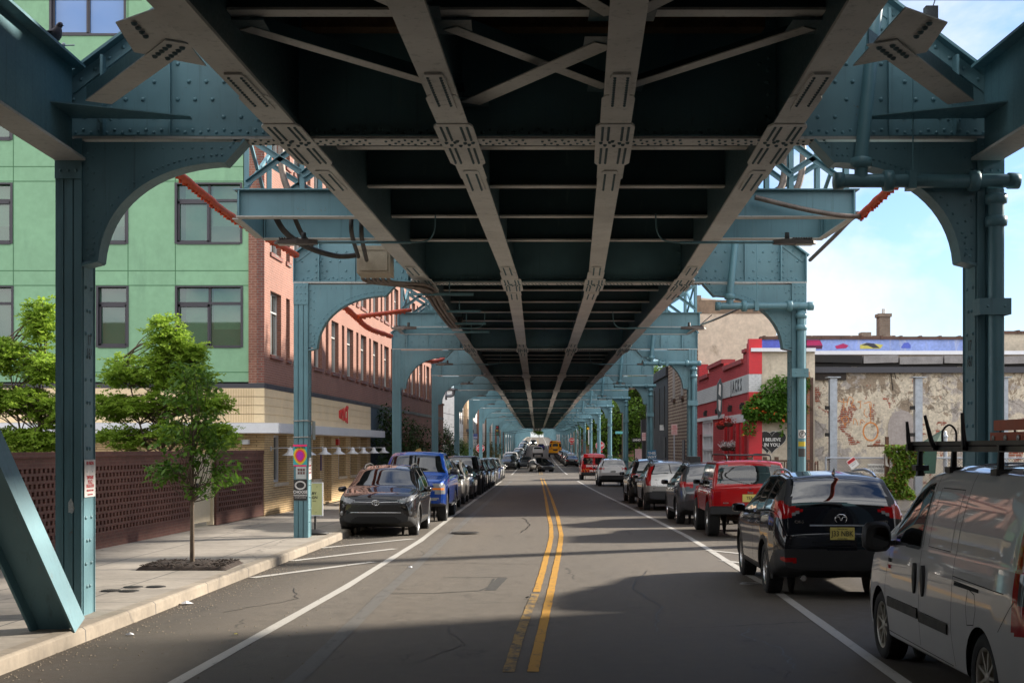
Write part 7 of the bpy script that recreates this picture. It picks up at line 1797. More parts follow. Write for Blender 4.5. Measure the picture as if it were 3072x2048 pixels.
m.build('flame_graphic', mat('orange_flame_print', (.75, .22, .02), .5, local=True), RV)
m = MB(); m.lathe([(0, -.003), (.07, -.003), (.07, 0)], (-.68, yb-.005, .74), 'Y', 12); m.build('round_logo', BLACK, RV); m = MB(); m.box(-.01, .01, yb, yb+.02, .6, 1.9); m.build('door_gap', WELL, RV)
place(RV, 6.22, 103.0+2.75, AWAY(.018))
# ---- left row, fronts towards us
S = suv(PAINTS['black'], 4.6, 1.86, 1.64, glass=CARGL, rim=RIM, spokes=5)
v = 1.64/1.67; 
S['top'] = [(0,.76),(.05,.90),(.16,.97),(.35,1.02),(1.12,1.12),(1.28,1.15),(2.02,1.55),(2.5,1.63),(3.4,1.635),(4.06,1.58),(4.2,1.50),(4.45,1.14),(4.55,.95),(4.6,.7)]
S['belt'] = [(0,.72),(.2,.90),(1.28,1.03),(2.6,1.06),(4.0,1.12),(4.4,1.08),(4.6,.7)]
S['plan'] = [(-.5,.76),(0,.78),(.05,.86),(.14,.92),(.35,.97),(.8,1.0),(3.5,1.0),(4.2,.96),(4.5,.88),(4.6,.80),(6,.78)]
S['regions'] = [('sill','S',[(1.2,.18),(3.5,.18),(3.4,.37),(1.25,.37)]), ('lower_bumper','F',[(-.1,.1),(1,.1),(1,.40),(.62,.58),(-.1,.58)]), ('black_panel','F',[(-.1,.30),(.48,.30),(.60,.40),(.46,.50),(-.1,.50)]), ('grille','F',[(-.1,.63),(.66,.62),(.52,.83),(-.1,.83)]), ('headlight','F',[(.50,.88),(.60,.80),(.86,.90),(.93,1.0),(.90,1.01)],'split'), ('headlight','S',[(.0,1.0),(.30,.99),(.45,.98),(.2,.88),(.0,.86)],'split')]
S['mats'] = {'lower_bumper': mat('grey_black_cladding', (.017, .0175, .019), .6, var=.15, local=True), 'grille': mat('grille_mesh', (.008, .008, .009), .4, var=.3, scale=40, local=True), 'black_panel': WELL}
RAV, sh = make_car(S, 'glossy black crossover parked first in the left row, facing us', 'car', 2)
yf = sh.front(0, .82)[0].y+.008; m = MB(); m.tube([Vector((.085*math.cos(a), yf+.012, .825+.06*math.sin(a))) for a in np.arange(0, 6.4, .25)], .008, 6); m.tube([Vector((.03*math.cos(a), yf+.012, .83+.055*math.sin(a))) for a in np.arange(0, 6.4, .3)], .006, 6); m.tube([Vector((.06*math.cos(a), yf+.012, .855+.02*math.sin(a))) for a in np.arange(0, 6.4, .3)], .006, 6); m.build('emblem', CHROME, RAV)
m = MB()
for sg in (1, -1):
    P = [sh.front(sg*(.10+.42*k/9), .835+.01*(k/9))[0]+Vector((0, .008, 0)) for k in range(10)]; m.tube(P, .009, 6)
P = [sh.front(-.58+1.16*k/15, .600)[0]+Vector((0, .010, 0)) for k in range(16)]; m.tube(P, .010, 6); m.build('grille_bar', CHROME, RAV)
m = MB()
for sg in (1, -1): h = sh.front(sg*.78, .58)[0]; m.lathe([(0, .012), (.045, .010), (.055, 0)], h, 'Y', 14)
m.build('fog_light', CLEARL, RAV)
m = MB()
for r in range(4):
    for k in range(9): x = -.52+k*.13+(r % 2)*.06; h = sh.front(x, .66+r*.04)[0]; m.obox(h+Vector((0, .004, 0)), (.045, 0, 0), (0, .004, 0), (0, 0, .008))
m.build('grille_slat', PLAST, RAV)
place(RAV, -3.06, 31.4+2.3, FACE(.03), -.03)
# blue pickup
def pickup(paint_, L=5.85, W=2.02, **k):
    S = dict(L=L, W=W, paint=paint_, sig=.035, top=[(0,1.02),(.05,1.12),(.3,1.19),(1.5,1.30),(1.62,1.33),(2.25,1.84),(2.6,1.94),(3.9,1.94),(4.1,1.86),(4.22,1.38),(4.3,1.36),(L-.1,1.36),(L,1.30)], belt=[(0,.98),(.3,1.10),(1.6,1.24),(4.1,1.30),(4.3,1.31),(L,1.24)], bot=[(0,.52),(.5,.42),(L-.6,.46),(L,.56)], plan=[(-.5,.82),(0,.85),(.07,.93),(.25,.98),(.8,1.0),(L-.3,1.0),(L,.95),(9,.95)], zones=(1.66,2.28,4.08,4.2), windows=[(1.95,2.85),(2.93,3.85)], pillars=[(2.85,2.93)], breaks=[1.95,2.85,2.93,3.85,1.66,2.28,4.08,4.2], axles=(.98,4.62), wr=.42, arch=.50, wz=.45, ww=.27, tumble=.30, rim=DARKRIM, spokes=6, rimr=.60, seats=(2.7,3.5), seat_z=.98, mirror=(2.05,1.38,1.3), mirror_mat=PLAST, bulge=(.97,.99,1,1,.985), capb=(.03,.01), seams=[[(1.8,1.22),(1.78,.5)],[(2.9,1.28),(2.9,.5)],[(3.95,1.3),(3.9,.55)]], handles=[(2.72,1.14),(3.72,1.15)],
        regions=[('grille','F',[(-.1,1.04),(.52,1.04),(.60,.92),(.52,.72),(-.1,.72)]), ('headlight','F',[(.64,1.10),(.93,1.10),(.93,.80),(.68,.80)],'split'), ('headlight','S',[(0,1.1),(.22,1.1),(.2,.8),(0,.8)],'split'), ('indicator','F',[(.66,.97),(.95,.97),(.95,.91),(.66,.91)],'split'), ('lower_bumper','F',[(-.1,.3),(1,.3),(1,.50),(.5,.56),(-.1,.56)]), ('fog_bar','F',[(.58,.70),(.80,.70),(.76,.62),(.60,.62)],'split'), ('bed_cover','T',[(-.1,4.32),(.86,4.32),(.86,L-.12),(-.1,L-.12)]), ('taillight','B',[(.84,1.2),(1.1,1.2),(1.1,.86),(.84,.86)],'split'), ('lower_bumper','B',[(-.1,.4),(1.2,.4),(1.2,.74),(-.1,.74)])], mats={'fog_bar': CLEARL})
    S.update(k); return S
PU, sh = make_car(pickup(PAINTS['blue']), 'bright blue pickup truck facing us behind the black crossover', 'pickup truck', 2)
m = MB()
for z in (.80, .88, .96): P = [sh.front(-.5+1.0*k/11, z)[0]+Vector((0, .01, 0)) for k in range(12)]; m.tube(P, .012, 6)
m.build('grille_bar', PLAST, PU); m = MB(); h = sh.front(0, .88)[0]; vs = [h+Vector((.12*math.cos(a), .028, .05*math.sin(a))) for a in np.arange(0, 6.2, .4)]; m.poly(vs, (0, .01, 0)); m.build('emblem', CHROME, PU)
m = MB()
for sg in (1, -1): m.box(sg*.88, sg*1.04, -1.2, .9, .40, .46)
m.build('running_board', PLAST, PU); place(PU, -2.78, 37.9+2.92, FACE(.02))
for mk, nm, X, Y, cat in ((lambda: suv(PAINTS['dark'], 4.6, 1.84, 1.66), 'dark grey crossover between the blue pickup and a pale crossover', -3.85, 45.3, 'car'), (lambda: suv(PAINTS['silver'], 4.55, 1.83, 1.64), 'pale silver crossover third behind the blue pickup', -3.85, 51.2, 'car'), (lambda: sedan(PAINTS['dark']), 'charcoal saloon facing us behind the pale crossover', -3.8, 57.3, 'car')):
    S = mk(); f = S['L']/4.55
    if S['H' if False else 'wr'] > .34: S['regions'] += [('grille','F',[(-.1,.64),(.5,.64),(.55,.84),(-.1,.84)]), ('headlight','F',[(.55,.88),(.9,.98),(.92,.86),(.62,.80)],'split')]
    o, sh = make_car(S, nm, cat, 1, 'cars parked along the left kerb'); place(o, c(Y)+X, Y+S['L']/2, FACE(.018))
S = dict(L=4.3, W=1.86, paint=PAINTS['dark'], sig=.025, top=[(0,1.0),(.05,1.06),(1.2,1.14),(1.3,1.18),(1.6,1.72),(1.8,1.82),(3.9,1.82),(4.2,1.76),(4.28,1.3),(4.3,1.1)], belt=[(0,.98),(1.3,1.10),(4.3,1.12)], bot=[(0,.55),(.5,.48),(4.3,.6)], plan=[(-.5,.80),(0,.82),(.2,.86),(1.2,.92),(1.4,.97),(4.2,.97),(4.3,.94),(6,.94)], zones=(1.32,1.63,4.21,4.27), windows=[(1.55,2.35),(2.45,3.15),(3.3,4.0)], pillars=[(2.35,2.45),(3.15,3.3)], breaks=[1.55,2.35,2.45,3.15,3.3,4.0], axles=(.75,3.55), wr=.40, arch=.47, wz=.48, ww=.26, track=1.05, tumble=.16, rim=DARKRIM, seats=(2.1,2.9), seat_z=.85, mirror=(1.5,1.2,1.0), mirror_mat=PLAST, cladding=PLAST, cw=.10, handles=[(2.2,.98),(3.05,.98)], seams=[[(1.45,1.08),(1.45,.6)],[(2.4,1.1),(2.4,.6)]], regions=[('headlight','F',[(.42,.96),(.62,.96),(.62,.76),(.42,.76)],'split'), ('grille','F',[(-.1,.96),(.38,.96),(.38,.74),(-.1,.74)]), ('lower_bumper','F',[(-.1,.4),(1,.4),(1,.68),(-.1,.68)])])
WR, sh = make_car(S, 'upright black off-roader with round lights in the left row', 'car', 1, 'cars parked along the left kerb'); place(WR, c(63.5)-3.8, 63.5+2.15, FACE(.018))
# ---- simple farther cars: one of each kind, then copies in other colours
PROT = {}
def simple(kind, paint_):
    if kind == 'suv': S = suv(paint_, 4.6, 1.84, 1.68); S['regions'] += [('grille','F',[(-.1,.60),(.55,.60),(.6,.86),(-.1,.86)]), ('headlight','F',[(.5,.86),(.9,.96),(.92,.80),(.6,.76)],'split'), ('taillight','B',[(.5,1.2),(.95,1.2),(.95,.98),(.55,.98)],'split')]
    elif kind == 'sedan': S = sedan(paint_)
    elif kind == 'pickup': S = pickup(paint_)
    S['interior'] = False; S['glass'] = S['rear_glass'] = S['side_glass'] = FARGL; S['rails'] = (2, 2.1, .5, .01)
    return make_car(S, 'x', 'car', 0)[0]
PAINTED = set(id(p_) for p_ in PAINTS.values())
def far_car(kind, col, x, y, rz, label, group, dz=0):
    if kind not in PROT: PROT[kind] = simple(kind, PAINTS['white']); o = PROT[kind]; new = o; new['label'] = label; new['group'] = group
    else: new = dup(PROT[kind], (0, 0, 0), 0, label, group)
    if kind == 'pickup': new['category'] = 'pickup truck'
    place(new, x, y, rz, dz)
    for k in children_of(new):
        if k.type == 'MESH' and k.data.materials and k.data.materials[0] == PAINTS['white'] and col != 'white':
            k.material_slots[0].link = 'OBJECT'; k.material_slots[0].material = PAINTS[col]
    return new
GL = 'cars parked along the left kerb'; GR = 'cars parked along the right kerb'
for i, (kd, cl, l) in enumerate((('suv','black','black crossover with a roof rack behind the upright off-roader'), ('suv','dark','dark crossover second behind the upright off-roader'), ('sedan','silver','silver saloon third behind the upright off-roader'), ('suv','white','white crossover between two saloons in the left row'), ('sedan','blue2','deep blue saloon in the left row before the crossing'), ('suv','silver','silver crossover second from the crossing in the left row'), ('sedan','white','white saloon last in the left row before the crossing'))):
    y = 69.8+6.6*i; far_car(kd, cl, c(y)-3.75, y+2.3, FACE(.018), l, GL)
cyc = [('suv','white'),('suv','white'),('pickup','white'),('suv','silver'),('sedan','black'),('suv','black'),('sedan','silver'),('suv','dark'),('sedan','white'),('suv','black'),('sedan','blue2'),('suv','grey')]
left_l = {0: 'white crossover first past the crossing in the left row', 1: 'white crossover second past the crossing in the left row', 2: 'white pickup past the crossing in the left row', 3: 'silver crossover behind the white pickup past the crossing', 4: 'black saloon fifth past the crossing in the left row', 5: 'black crossover sixth past the crossing in the left row'}
for i in range(34):
    y = 158+i*6.5; kd, cl = cyc[i % 12]; far_car(kd, cl, c(y)-3.5, y+2.3, FACE(.018), left_l.get(i, 'small %s %s far down the left row' % ({'suv': 'crossover', 'sedan': 'saloon', 'pickup': 'pickup'}[kd], cl if cl != 'blue2' else 'blue')), GL)
right = [('sedan','black',180,'black saloon first past the crossing in the right row'), ('suv','silver',188,'silver crossover second past the crossing in the right row'), ('suv','grey',196,'grey crossover third past the crossing in the right row')]
for kd, cl, y, l in right: far_car(kd, cl, c(y)+4.4, y+2.3, AWAY(.018), l, GR)
for i in range(26):
    y = 204+i*6.6; kd, cl = cyc[(i*5+4) % 12]
    if kd == 'pickup': kd = 'suv'
    far_car(kd, cl, c(y)+4.3, y+2.3, AWAY(.018), 'small %s %s far down the right row' % ({'suv': 'crossover', 'sedan': 'saloon'}[kd], cl if cl != 'blue2' else 'blue'), GR)
# moving traffic
S = sedan(PAINTS['black'], 4.7, 1.85, 1.44, top=[(0,.62),(.06,.72),(.3,.82),(1.0,.93),(1.2,.97),(2.1,1.37),(2.55,1.435),(3.0,1.425),(3.7,1.28),(4.35,1.06),(4.6,1.02),(4.7,.76)], zones=(1.2,2.12,3.1,4.2), windows=[(1.7,2.6),(2.67,3.6)], interior=True)
T, sh = make_car(S, 'black saloon turning across the crossing', 'car', 1, name='moving_car'); place(T, atx(1622, 147), 147, PI+.30, 0)
far_car('sedan', 'grey', atx(1577, 170), 170, FACE(.018), 'grey saloon coming towards us behind the turning black one', 'cars driving on the street')
far_car('pickup', 'white', atx(1614, 262), 264, AWAY(.018), 'white pickup driving away beyond the crossing', 'cars driving on the street', .15)
far_car('sedan', 'blue2', atx(1623, 340), 340, AWAY(.018), 'blue saloon driving away uphill', 'cars driving on the street')
S = suv(PAINTS['grey'], lit=True, interior=False); S['regions'] += [('headlight','F',[(.5,.86),(.9,.96),(.92,.78),(.6,.74)],'split')]
S['glass'] = S['rear_glass'] = S['side_glass'] = FARGL
H_, sh = make_car(S, 'far car coming downhill with lit headlamps', 'car', 0, name='moving_car'); place(H_, atx(1600, 385), 385, FACE(.018))
# school bus
S = dict(L=9.5, W=2.44, paint=PAINTS['yellow'], top=[(0,1.2),(.1,1.45),(1.6,1.6),(1.8,1.7),(2.1,2.7),(2.4,3.0),(9.2,3.02),(9.42,2.95),(9.5,2.75)], belt=[(0,1.1),(1.8,1.55),(9.5,1.6)], bot=[(0,.5),(9.5,.5)], plan=[(-.5,.7),(0,.75),(.3,.85),(1.6,.9),(2.0,1.0),(9.2,1.0),(9.45,.97),(9.5,.93),(11,.93)], zones=(1.85,2.2,20,20), windows=[(2.6+.8*k, 3.3+.8*k) for k in range(8)], breaks=[], axles=(1.4,7.0), wr=.48, ww=.3, tumble=.10, roofr=2.2, rim=DARKRIM, interior=False, glass=FARGL, capb=(.05,.03), bd=.4, regions=[('rear_window','B',[(-.1,2.0),(.42,2.0),(.42,2.42),(-.1,2.42)]), ('side_rear_window','B',[(.66,1.9),(1.02,1.9),(1.02,2.5),(.66,2.5)],'split'), ('taillight','B',[(.62,1.78),(.78,1.78),(.78,1.62),(.62,1.62)],'split'), ('indicator','B',[(.86,1.84),(1.08,1.84),(1.08,1.62),(.86,1.62)],'split'), ('warning_lamp','B',[(.58,2.92),(1.05,2.86),(1.05,2.64),(.58,2.64)],'split'), ('lower_bumper','B',[(-.1,.4),(1.3,.4),(1.3,.78),(-.1,.78)])], mats={'side_rear_window': FARGL, 'warning_lamp': REDL})
BUS, sh = make_car(S, 'yellow school bus driving away past the crossing', 'bus', 1, name='school_bus')
yb = sh.rear(0, 2.7)[0].y-.015; m = MB(); m.text('SCHOOL BUS', .20, facing((0, yb, 2.75), (1, 0, 0)), .02, .004); m.box(-.42, .42, yb, yb+.02, 1.2, 1.45); m.box(-1.15, 1.15, yb, yb+.02, 1.50, 1.55); m.build('lettering', BLACK, BUS)
place(BUS, atx(1667, 250), 254, AWAY(.018), .25)
# ================================================================ trees
def tree(name, label, base, H, crown, n, leafsz, mt, bark, seed, trunk_r=.06, stems=1, group=None, flat=.3, droop=.15, clump=.35, lean=0, first=.28, cat='tree'):
    """crown: list of (cx, cy, cz, rx, ry, rz) ellipsoids relative to base; limbs reach for clumps of leaves inside them"""
    t = thing(name, label, cat, base, 0, group); rr = random.Random(seed); m = MB(); lv = MB()
    heads = []
    for (cx, cy, cz, rx, ry, rz) in crown:
        k = max(4, int(n*.012*rx*rz*4))
        for _ in range(k):
            a, b, q = rr.random()*2*PI, rr.uniform(-1, 1), rr.random()**.45
            s = math.sqrt(1-b*b); heads.append(Vector((cx+rx*q*s*math.cos(a), cy+ry*q*s*math.sin(a), cz+rz*q*b)))
    tops = []
    for k in range(stems):
        a = 2*PI*k/stems+.7; o = Vector((math.cos(a), math.sin(a), 0))*(0 if stems == 1 else .12)
        top = Vector((crown[0][0]*.6, crown[0][1]*.6, crown[0][2]+crown[0][5]*.6))+o*4*(stems > 1)
        P = [o*.6+Vector((0, 0, -.1)), o+Vector((lean*.3, 0, H*.25)), o*2+Vector((lean*.6+rr.gauss(0, .04), rr.gauss(0, .04), H*.5)), top]
        P = curve(P, 6); tops.append(P); N_ = len(P)
        m.tube(P, [trunk_r*(1-.82*(i/(N_-1))**.9)*(1.25 if i == 0 else 1) for i in range(N_)], 9)
    for h in heads:
        P = rr.choice(tops); cand = [p for p in P if p.z < h.z-.05 and p.z > H*first*.8] or [P[len(P)//2]]
        p = min(cand, key=lambda q: abs((h-q).length-.5*(h.z-q.z)-.5)+rr.random()*.4)
        mid = p.lerp(h, .5)+Vector((rr.gauss(0, .08), rr.gauss(0, .08), -.06*(h-p).length+rr.gauss(0, .05)))
        m.tube(curve([p, mid, h], 3), [trunk_r*.26, trunk_r*.22, trunk_r*.19, trunk_r*.15, trunk_r*.12, trunk_r*.09, trunk_r*.05], 5)
    per = max(3, int(n/len(heads)))
    for h in heads:
        cl = clump*rr.uniform(.6, 1.25); out = Vector((h.x, h.y, 0)); out = out.normalized() if out.length > .1 else Vector((1, 0, 0))
        for _ in range(per):
            q = Vector((rr.gauss(0, .5), rr.gauss(0, .5), rr.gauss(0, .5)*(1-flat)))*cl; q += out*rr.random()*cl*.3
            leaf(lv, h+q, leafsz*rr.uniform(.7, 1.25), leafsz*.55*rr.uniform(.7, 1.2), rr, droop)
    m.build('trunk', bark, t); lv.build('crown', mt, t); return t
BARK = mat('grey_brown_bark', (.115, .085, .06), .9, var=.4, scale=9, bump=.8, bscale=50, local=True); DBARK = mat('dark_bark', (.05, .038, .03), .9, var=.4, scale=8, bump=.7, bscale=40, local=True)
LOC = leafmat('locust_leaf', (.16, .29, .03), (.36, .49, .065), .5); STL = leafmat('street_tree_leaf', (.045, .12, .016), (.15, .27, .03), .45); FARL = leafmat('park_leaf', (.045, .11, .012), (.15, .24, .03), .42); DKL = leafmat('dark_leaf', (.012, .035, .008), (.05, .10, .02), .3)
# honey locust sprays: feathered leaflets along drooping twigs
def locust(label, base, H, crown, seed, nspray, stems=3):
    t = thing('locust_tree', label, 'tree', base, 0, 'feathery trees behind the garden wall'); rr = random.Random(seed); m = MB(); lv = MB(); tops = []
    for k in range(stems):
        a = 2*PI*k/stems+.4; o = Vector((math.cos(a), math.sin(a), 0)); cr = crown[k % len(crown)]
        P = curve([o*.08+Vector((0, 0, -.1)), o*.25+Vector((0, 0, H*.2)), Vector((cr[0]*.5, cr[1]*.5, H*.45)), Vector((cr[0], cr[1], cr[2]+cr[5]*.8))], 7); tops.append(P)
        m.tube(P, [.055*(1-.85*i/(len(P)-1)) for i in range(len(P))], 8)
    for _ in range(nspray):
        cr = rr.choice(crown); a, b, q = rr.random()*2*PI, rr.uniform(-1, 1), rr.random()**.4; s = math.sqrt(1-b*b)
        h = Vector((cr[0]+cr[3]*q*s*math.cos(a), cr[1]+cr[4]*q*s*math.sin(a), cr[2]+cr[5]*q*b))
        if rr.random() < .22:
            P = rr.choice(tops); p = min([x for x in P if x.z < h.z] or [P[3]], key=lambda x: (x-h).length+rr.random()*.6); m.tube(curve([p, p.lerp(h, .55)+Vector((0, 0, .12)), h], 3), [.018, .016, .014, .012, .010, .008, .005], 5)
        for j in range(rr.randint(3, 5)):     # a few compound leaves from the twig end
            az = rr.random()*2*PI; L = rr.uniform(.22, .38); d = Vector((math.cos(az), math.sin(az), rr.uniform(-.35, .5))).normalized(); sd = d.cross(Vector((0, 0, 1))).normalized(); up = sd.cross(d)
            for i in range(8):
                u = (i+1)/8; c0 = h+d*L*u-Vector((0, 0, .15*L*u*u))
                for sg in (-1, 1):
                    e_ = (sd*sg*.8+d*.4+up*rr.uniform(-.7, .5)).normalized(); ll = .11*(1-.45*abs(u-.45)); w = d*.022+up*rr.uniform(-.022, .022)
                    lv.add([c0, c0+e_*ll*.5+w, c0+e_*ll, c0+e_*ll*.5-w], [(0,1,2,3)])
    m.build('trunk', BARK, t); lv.build('crown', LOC, t); return t
b = at(470, 1400, 32.0); b.z = .1
locust('wide feathery light green tree behind the garden wall, before the green building', (b.x, 32.5, .1), 5.0, [(-.1, 0, 3.75, .55, .6, .5), (-.95, .1, 3.75, .5, .6, .4), (.75, 0, 3.55, .6, .6, .4), (.15, -.2, 4.55, .38, .4, .5), (.65, .1, 4.2, .28, .4, .3), (-.35, 0, 2.95, .9, .8, .3), (1.05, 0, 2.95, .5, .6, .25), (-1.2, .1, 2.9, .5, .6, .3), (.4, -.1, 2.3, .9, .8, .28), (-.9, 0, 2.15, .6, .6, .3), (1.35, -.1, 2.2, .4, .5, .3)], 3, 720, 4)
locust('feathery light green tree at the left edge behind the first column', (atx(85, 30), 30.5, .1), 5.0, [(.2, 0, 3.7, .45, .6, .4), (.1, 0, 4.7, .26, .3, .6), (-.7, 0, 4.0, .5, .6, .4), (-.3, 0, 3.0, .6, .7, .3), (.45, 0, 2.7, .5, .6, .35), (-1.0, 0, 3.0, .5, .6, .35), (.1, 0, 2.1, .6, .6, .3), (-.8, 0, 2.1, .6, .6, .3)], 9, 560, 3)
# young street tree in its mulch pit: cone of broad leaves
bx = (-5.09, 21.75, .17)
tree('young_tree', 'young street tree with dark broad leaves standing in a square mulch pit', bx, 4.0, [(.05, 0, 1.70, .62, .5, .42), (.02, 0, 2.25, .52, .45, .45), (.0, 0, 2.75, .36, .33, .42), (-.02, 0, 3.15, .20, .18, .30), (.30, -.1, 1.35, .42, .35, .25), (-.38, 0, 1.5, .36, .35, .25)], 1650, .130, STL, BARK, 17, .042, flat=.35, clump=.20, droop=.2)
# trees along the left pavement farther on
for i, (y, o, h, l) in enumerate(((58.5, -6.3, 4.3, 'dark bushy street tree just past the third left column'), (69, -6.6, 4.2, 'dark street tree between the third and fourth left columns'), (80, -6.3, 4.0, 'open dark street tree past the brick building'), (92, -6.2, 4.2, 'slim dark street tree fourth along the left pavement'), (128, -7.0, 3.4, 'yellow green bush behind the left stop sign'))):
    tree('street_tree', l, (c(y)+o, y, g(y)+.15), h, [(0, 0, h*.55, 1.0, 1.0, h*.25), (.35, 0, h*.40, 1.0, .9, h*.16), (-.3, .1, h*.75, .6, .6, h*.2)], 2600, .17, DKL if i < 4 else FARL, BARK, 40+i, .06, group='street trees along the left pavement', clump=.36)
for i, (y, o, h) in enumerate(((150, -6.2, 3.6), (158, -5.9, 3.4), (171, -6.0, 3.4), (186, -6.1, 3.5))):
    tree('street_tree', ['small reddish bush at the white corner house', 'reddish shrub with blossoms past the crossing on the left', 'third small tree past the crossing on the left', 'fourth small tree past the crossing on the left'][i], (c(y)+o, y, g(y)+.1), h, [(0, 0, h*.55, 1.2, 1.1, h*.38)], 1300, .22, leafmat('bronze_leaf_%d' % i, (.05, .05, .02), (.14, .12, .05), .35) if i < 2 else DKL, BARK, 60+i, .06, group='street trees along the left pavement', clump=.45)
# park trees beyond the crossing on the right
spots = [(11.0, 156, 11), (14.5, 150, 12.5), (18.5, 158, 13), (9.6, 172, 12), (13.5, 170, 13.5), (18, 176, 14), (10.5, 190, 12), (15, 194, 14), (21, 190, 14.5), (10.5, 210, 12.5), (16, 214, 14), (22.5, 168, 13), (26, 184, 14), (8.6, 150, 7.5), (12, 228, 13)]
for i, (o, y, h) in enumerate(spots):
    tree('park_tree', ['tall light green park tree', 'broad park tree', 'dense park tree', 'pale green park tree', 'dark green park tree'][i % 5]+' '+['nearest the crossing', 'second in the front rank', 'third in the front rank', 'behind the fifth right column', 'in the middle of the park', 'deep in the park', 'beside the far right columns', 'in the second rank', 'at the back of the park', 'beyond the low stone wall', 'far back by the houses', 'at the right rim of the park', 'at the far right rim', 'lowest one by the corner', 'last one up the street'][i], (c(y)+o, y, g(y)), h,
         [(0, 0, h*.62, h*.25, h*.25, h*.26), (h*.14, 0, h*.45, h*.22, h*.2, h*.20), (-h*.15, .2, h*.42, h*.2, h*.2, h*.2), (.2, 0, h*.84, h*.14, h*.14, h*.15)], 3600, .42, FARL if i % 2 == 0 else DKL if i % 5 == 4 else FARL, DBARK, 80+i, .20, group='trees of the park beyond the crossing', clump=.95, flat=.2)
GRASSM = mat('park_grass', (.07, .13, .02), .95, var=.35, scale=1.5, bump=.6, bscale=40)
mb = MB(); ny = [146, 160, 175, 190, 210, 226]
for a, b_ in zip(ny[:-1], ny[1:]): mb.quad((c(a)+7.0, a, g(a)+.17), (c(a)+45, a, g(a)+.5), (c(b_)+45, b_, g(b_)+.5), (c(b_)+7.0, b_, g(b_)+.17))
mb.build('grass', GRASSM, kind='structure')
STW = brick_mat('rough_stone', (.13, .11, .09), (.09, .075, .06), (.16, .14, .12), bw=.45, bh=.2, axis='X', msize=.02, var=.4)
m = MB(); y = 146.0; m.box(c(y)+7.4, c(y)+32, y, y+.45, g(y)-.2, g(y)+.95); m.box(c(y)+7.3, c(y)+32, y-.06, y+.5, g(y)+.95, g(y)+1.08)
for k in range(5): m.box(c(y)+7.3+k*6, c(y)+7.9+k*6, y-.1, y+.55, g(y)-.2, g(y)+1.25)
tag(m.build('stone_wall', STW), 'low rough stone wall in front of the park trees', 'wall')
mb = MB(); rr = random.Random(77)
for _ in range(2600): leaf(mb, (c(146)+7.6+rr.random()*16, 147.0+rr.random()*1.2, g(146)+.9+rr.random()*.7), .28, .16, rr, .0)
tag(mb.build('shrub', FARL), 'bright green shrubs growing behind the low stone wall', 'shrub')
# end of the street, where it crests
for i, (x, y, h) in enumerate(((c(1190)-14, 1195, 16), (c(1190)+2, 1200, 15), (c(1190)+16, 1196, 17), (c(1190)-30, 1205, 18), (c(1190)+32, 1205, 18))):
    tree('distant_tree', ['hazy tree left of the far end of the street', 'hazy tree closing the far end of the street', 'hazy tree right of the far end of the street', 'distant tree at the far left of the street end', 'distant tree at the far right of the street end'][i], (x, y, g(y)), h, [(0, 0, h*.6, 7, 5, h*.4)], 700, 1.4, FARL, DBARK, 120+i, .4, clump=2.2)
# ================================================================ small things
# pigeon on the left girder
t = thing('pigeon', 'grey pigeon perched on the near left girder under the sky', 'pigeon', (c(15)-5.12, 14.62, 6.31), parts_world=True)
PIG = mat('pigeon_grey', (.16, .14, .16), .7, var=.35, scale=16); PIGD = mat('pigeon_dark', (.045, .045, .055), .5, var=.3, scale=20)
b = Vector((c(15)-5.12, 14.62, 6.31)); m = MB()
P = [b+Vector(q) for q in ((-.17, .02, .07), (-.10, .01, .095), (-.02, 0, .115), (.05, -.01, .14), (.085, -.02, .185), (.095, -.02, .225), (.115, -.025, .24), (.135, -.03, .238))]
m.tube(curve(P, 3), [.010, .016, .026, .036, .048, .058, .066, .072, .074, .073, .068, .060, .050, .042, .036, .033, .032, .033, .034, .032, .026, .012][:len(curve(P, 3))], 12); m.build('body', PIG, t)
m = MB(); m.tube([b+Vector((.13, -.03, .238)), b+Vector((.158, -.035, .228))], [.010, .002], 6); m.build('beak', PIGD, t)
for s in (-1, 1):
    m = MB(); vs = [b+Vector(q) for q in ((.05, s*.066-.01, .16), (-.02, s*.078, .165), (-.12, s*.05, .11), (-.19, s*.02, .085), (-.10, s*.064, .085), (0, s*.075, .105))]; m.poly(vs, (0, s*.008, 0)); m.build('wing', PIGD, t)
    m = MB(); m.tube([b+Vector((.01, s*.025, .07)), b+Vector((.01, s*.025, .0))], .006, 5); m.bar(b+Vector((-.02, s*.025, .004)), b+Vector((.045, s*.025, .004)), .018, .006); m.build('leg', mat('pigeon_leg', (.35, .10, .09), .6), t)
# insulator peg standing on the girder
m = MB(); q = Vector((c(15)-5.12, 15.05, 6.31)); m.tube([q, q+Vector((0, 0, .15))], .014, 6); m.tube([q+Vector((-.10, 0, .15)), q+Vector((.12, 0, .16))], .008, 6); m.lathe([(0, 0), (.02, .01), (.02, .04), (0, .05)], q+Vector((0, 0, .14)), n=8); tag(m.build('insulator_peg', GALV), 'small T shaped insulator peg on the near left girder', 'peg')
m = MB(); q = at(2792, 40, 13.5); m.box(q.x-.06, q.x+.06, 13.45, 13.55, q.z-.09, q.z+.06); m.tube([q+Vector((0, 0, -.08)), q+Vector((-.06, .3, -.5)), at(2755, 140, 14.5)], .012, 6); m.tube([q, q+Vector((.10, 0, .30))], .006, 5); tag(m.build('cable_clamp', GALV), 'small grey clamp box with a thin cable by the near right girder', 'clamp')
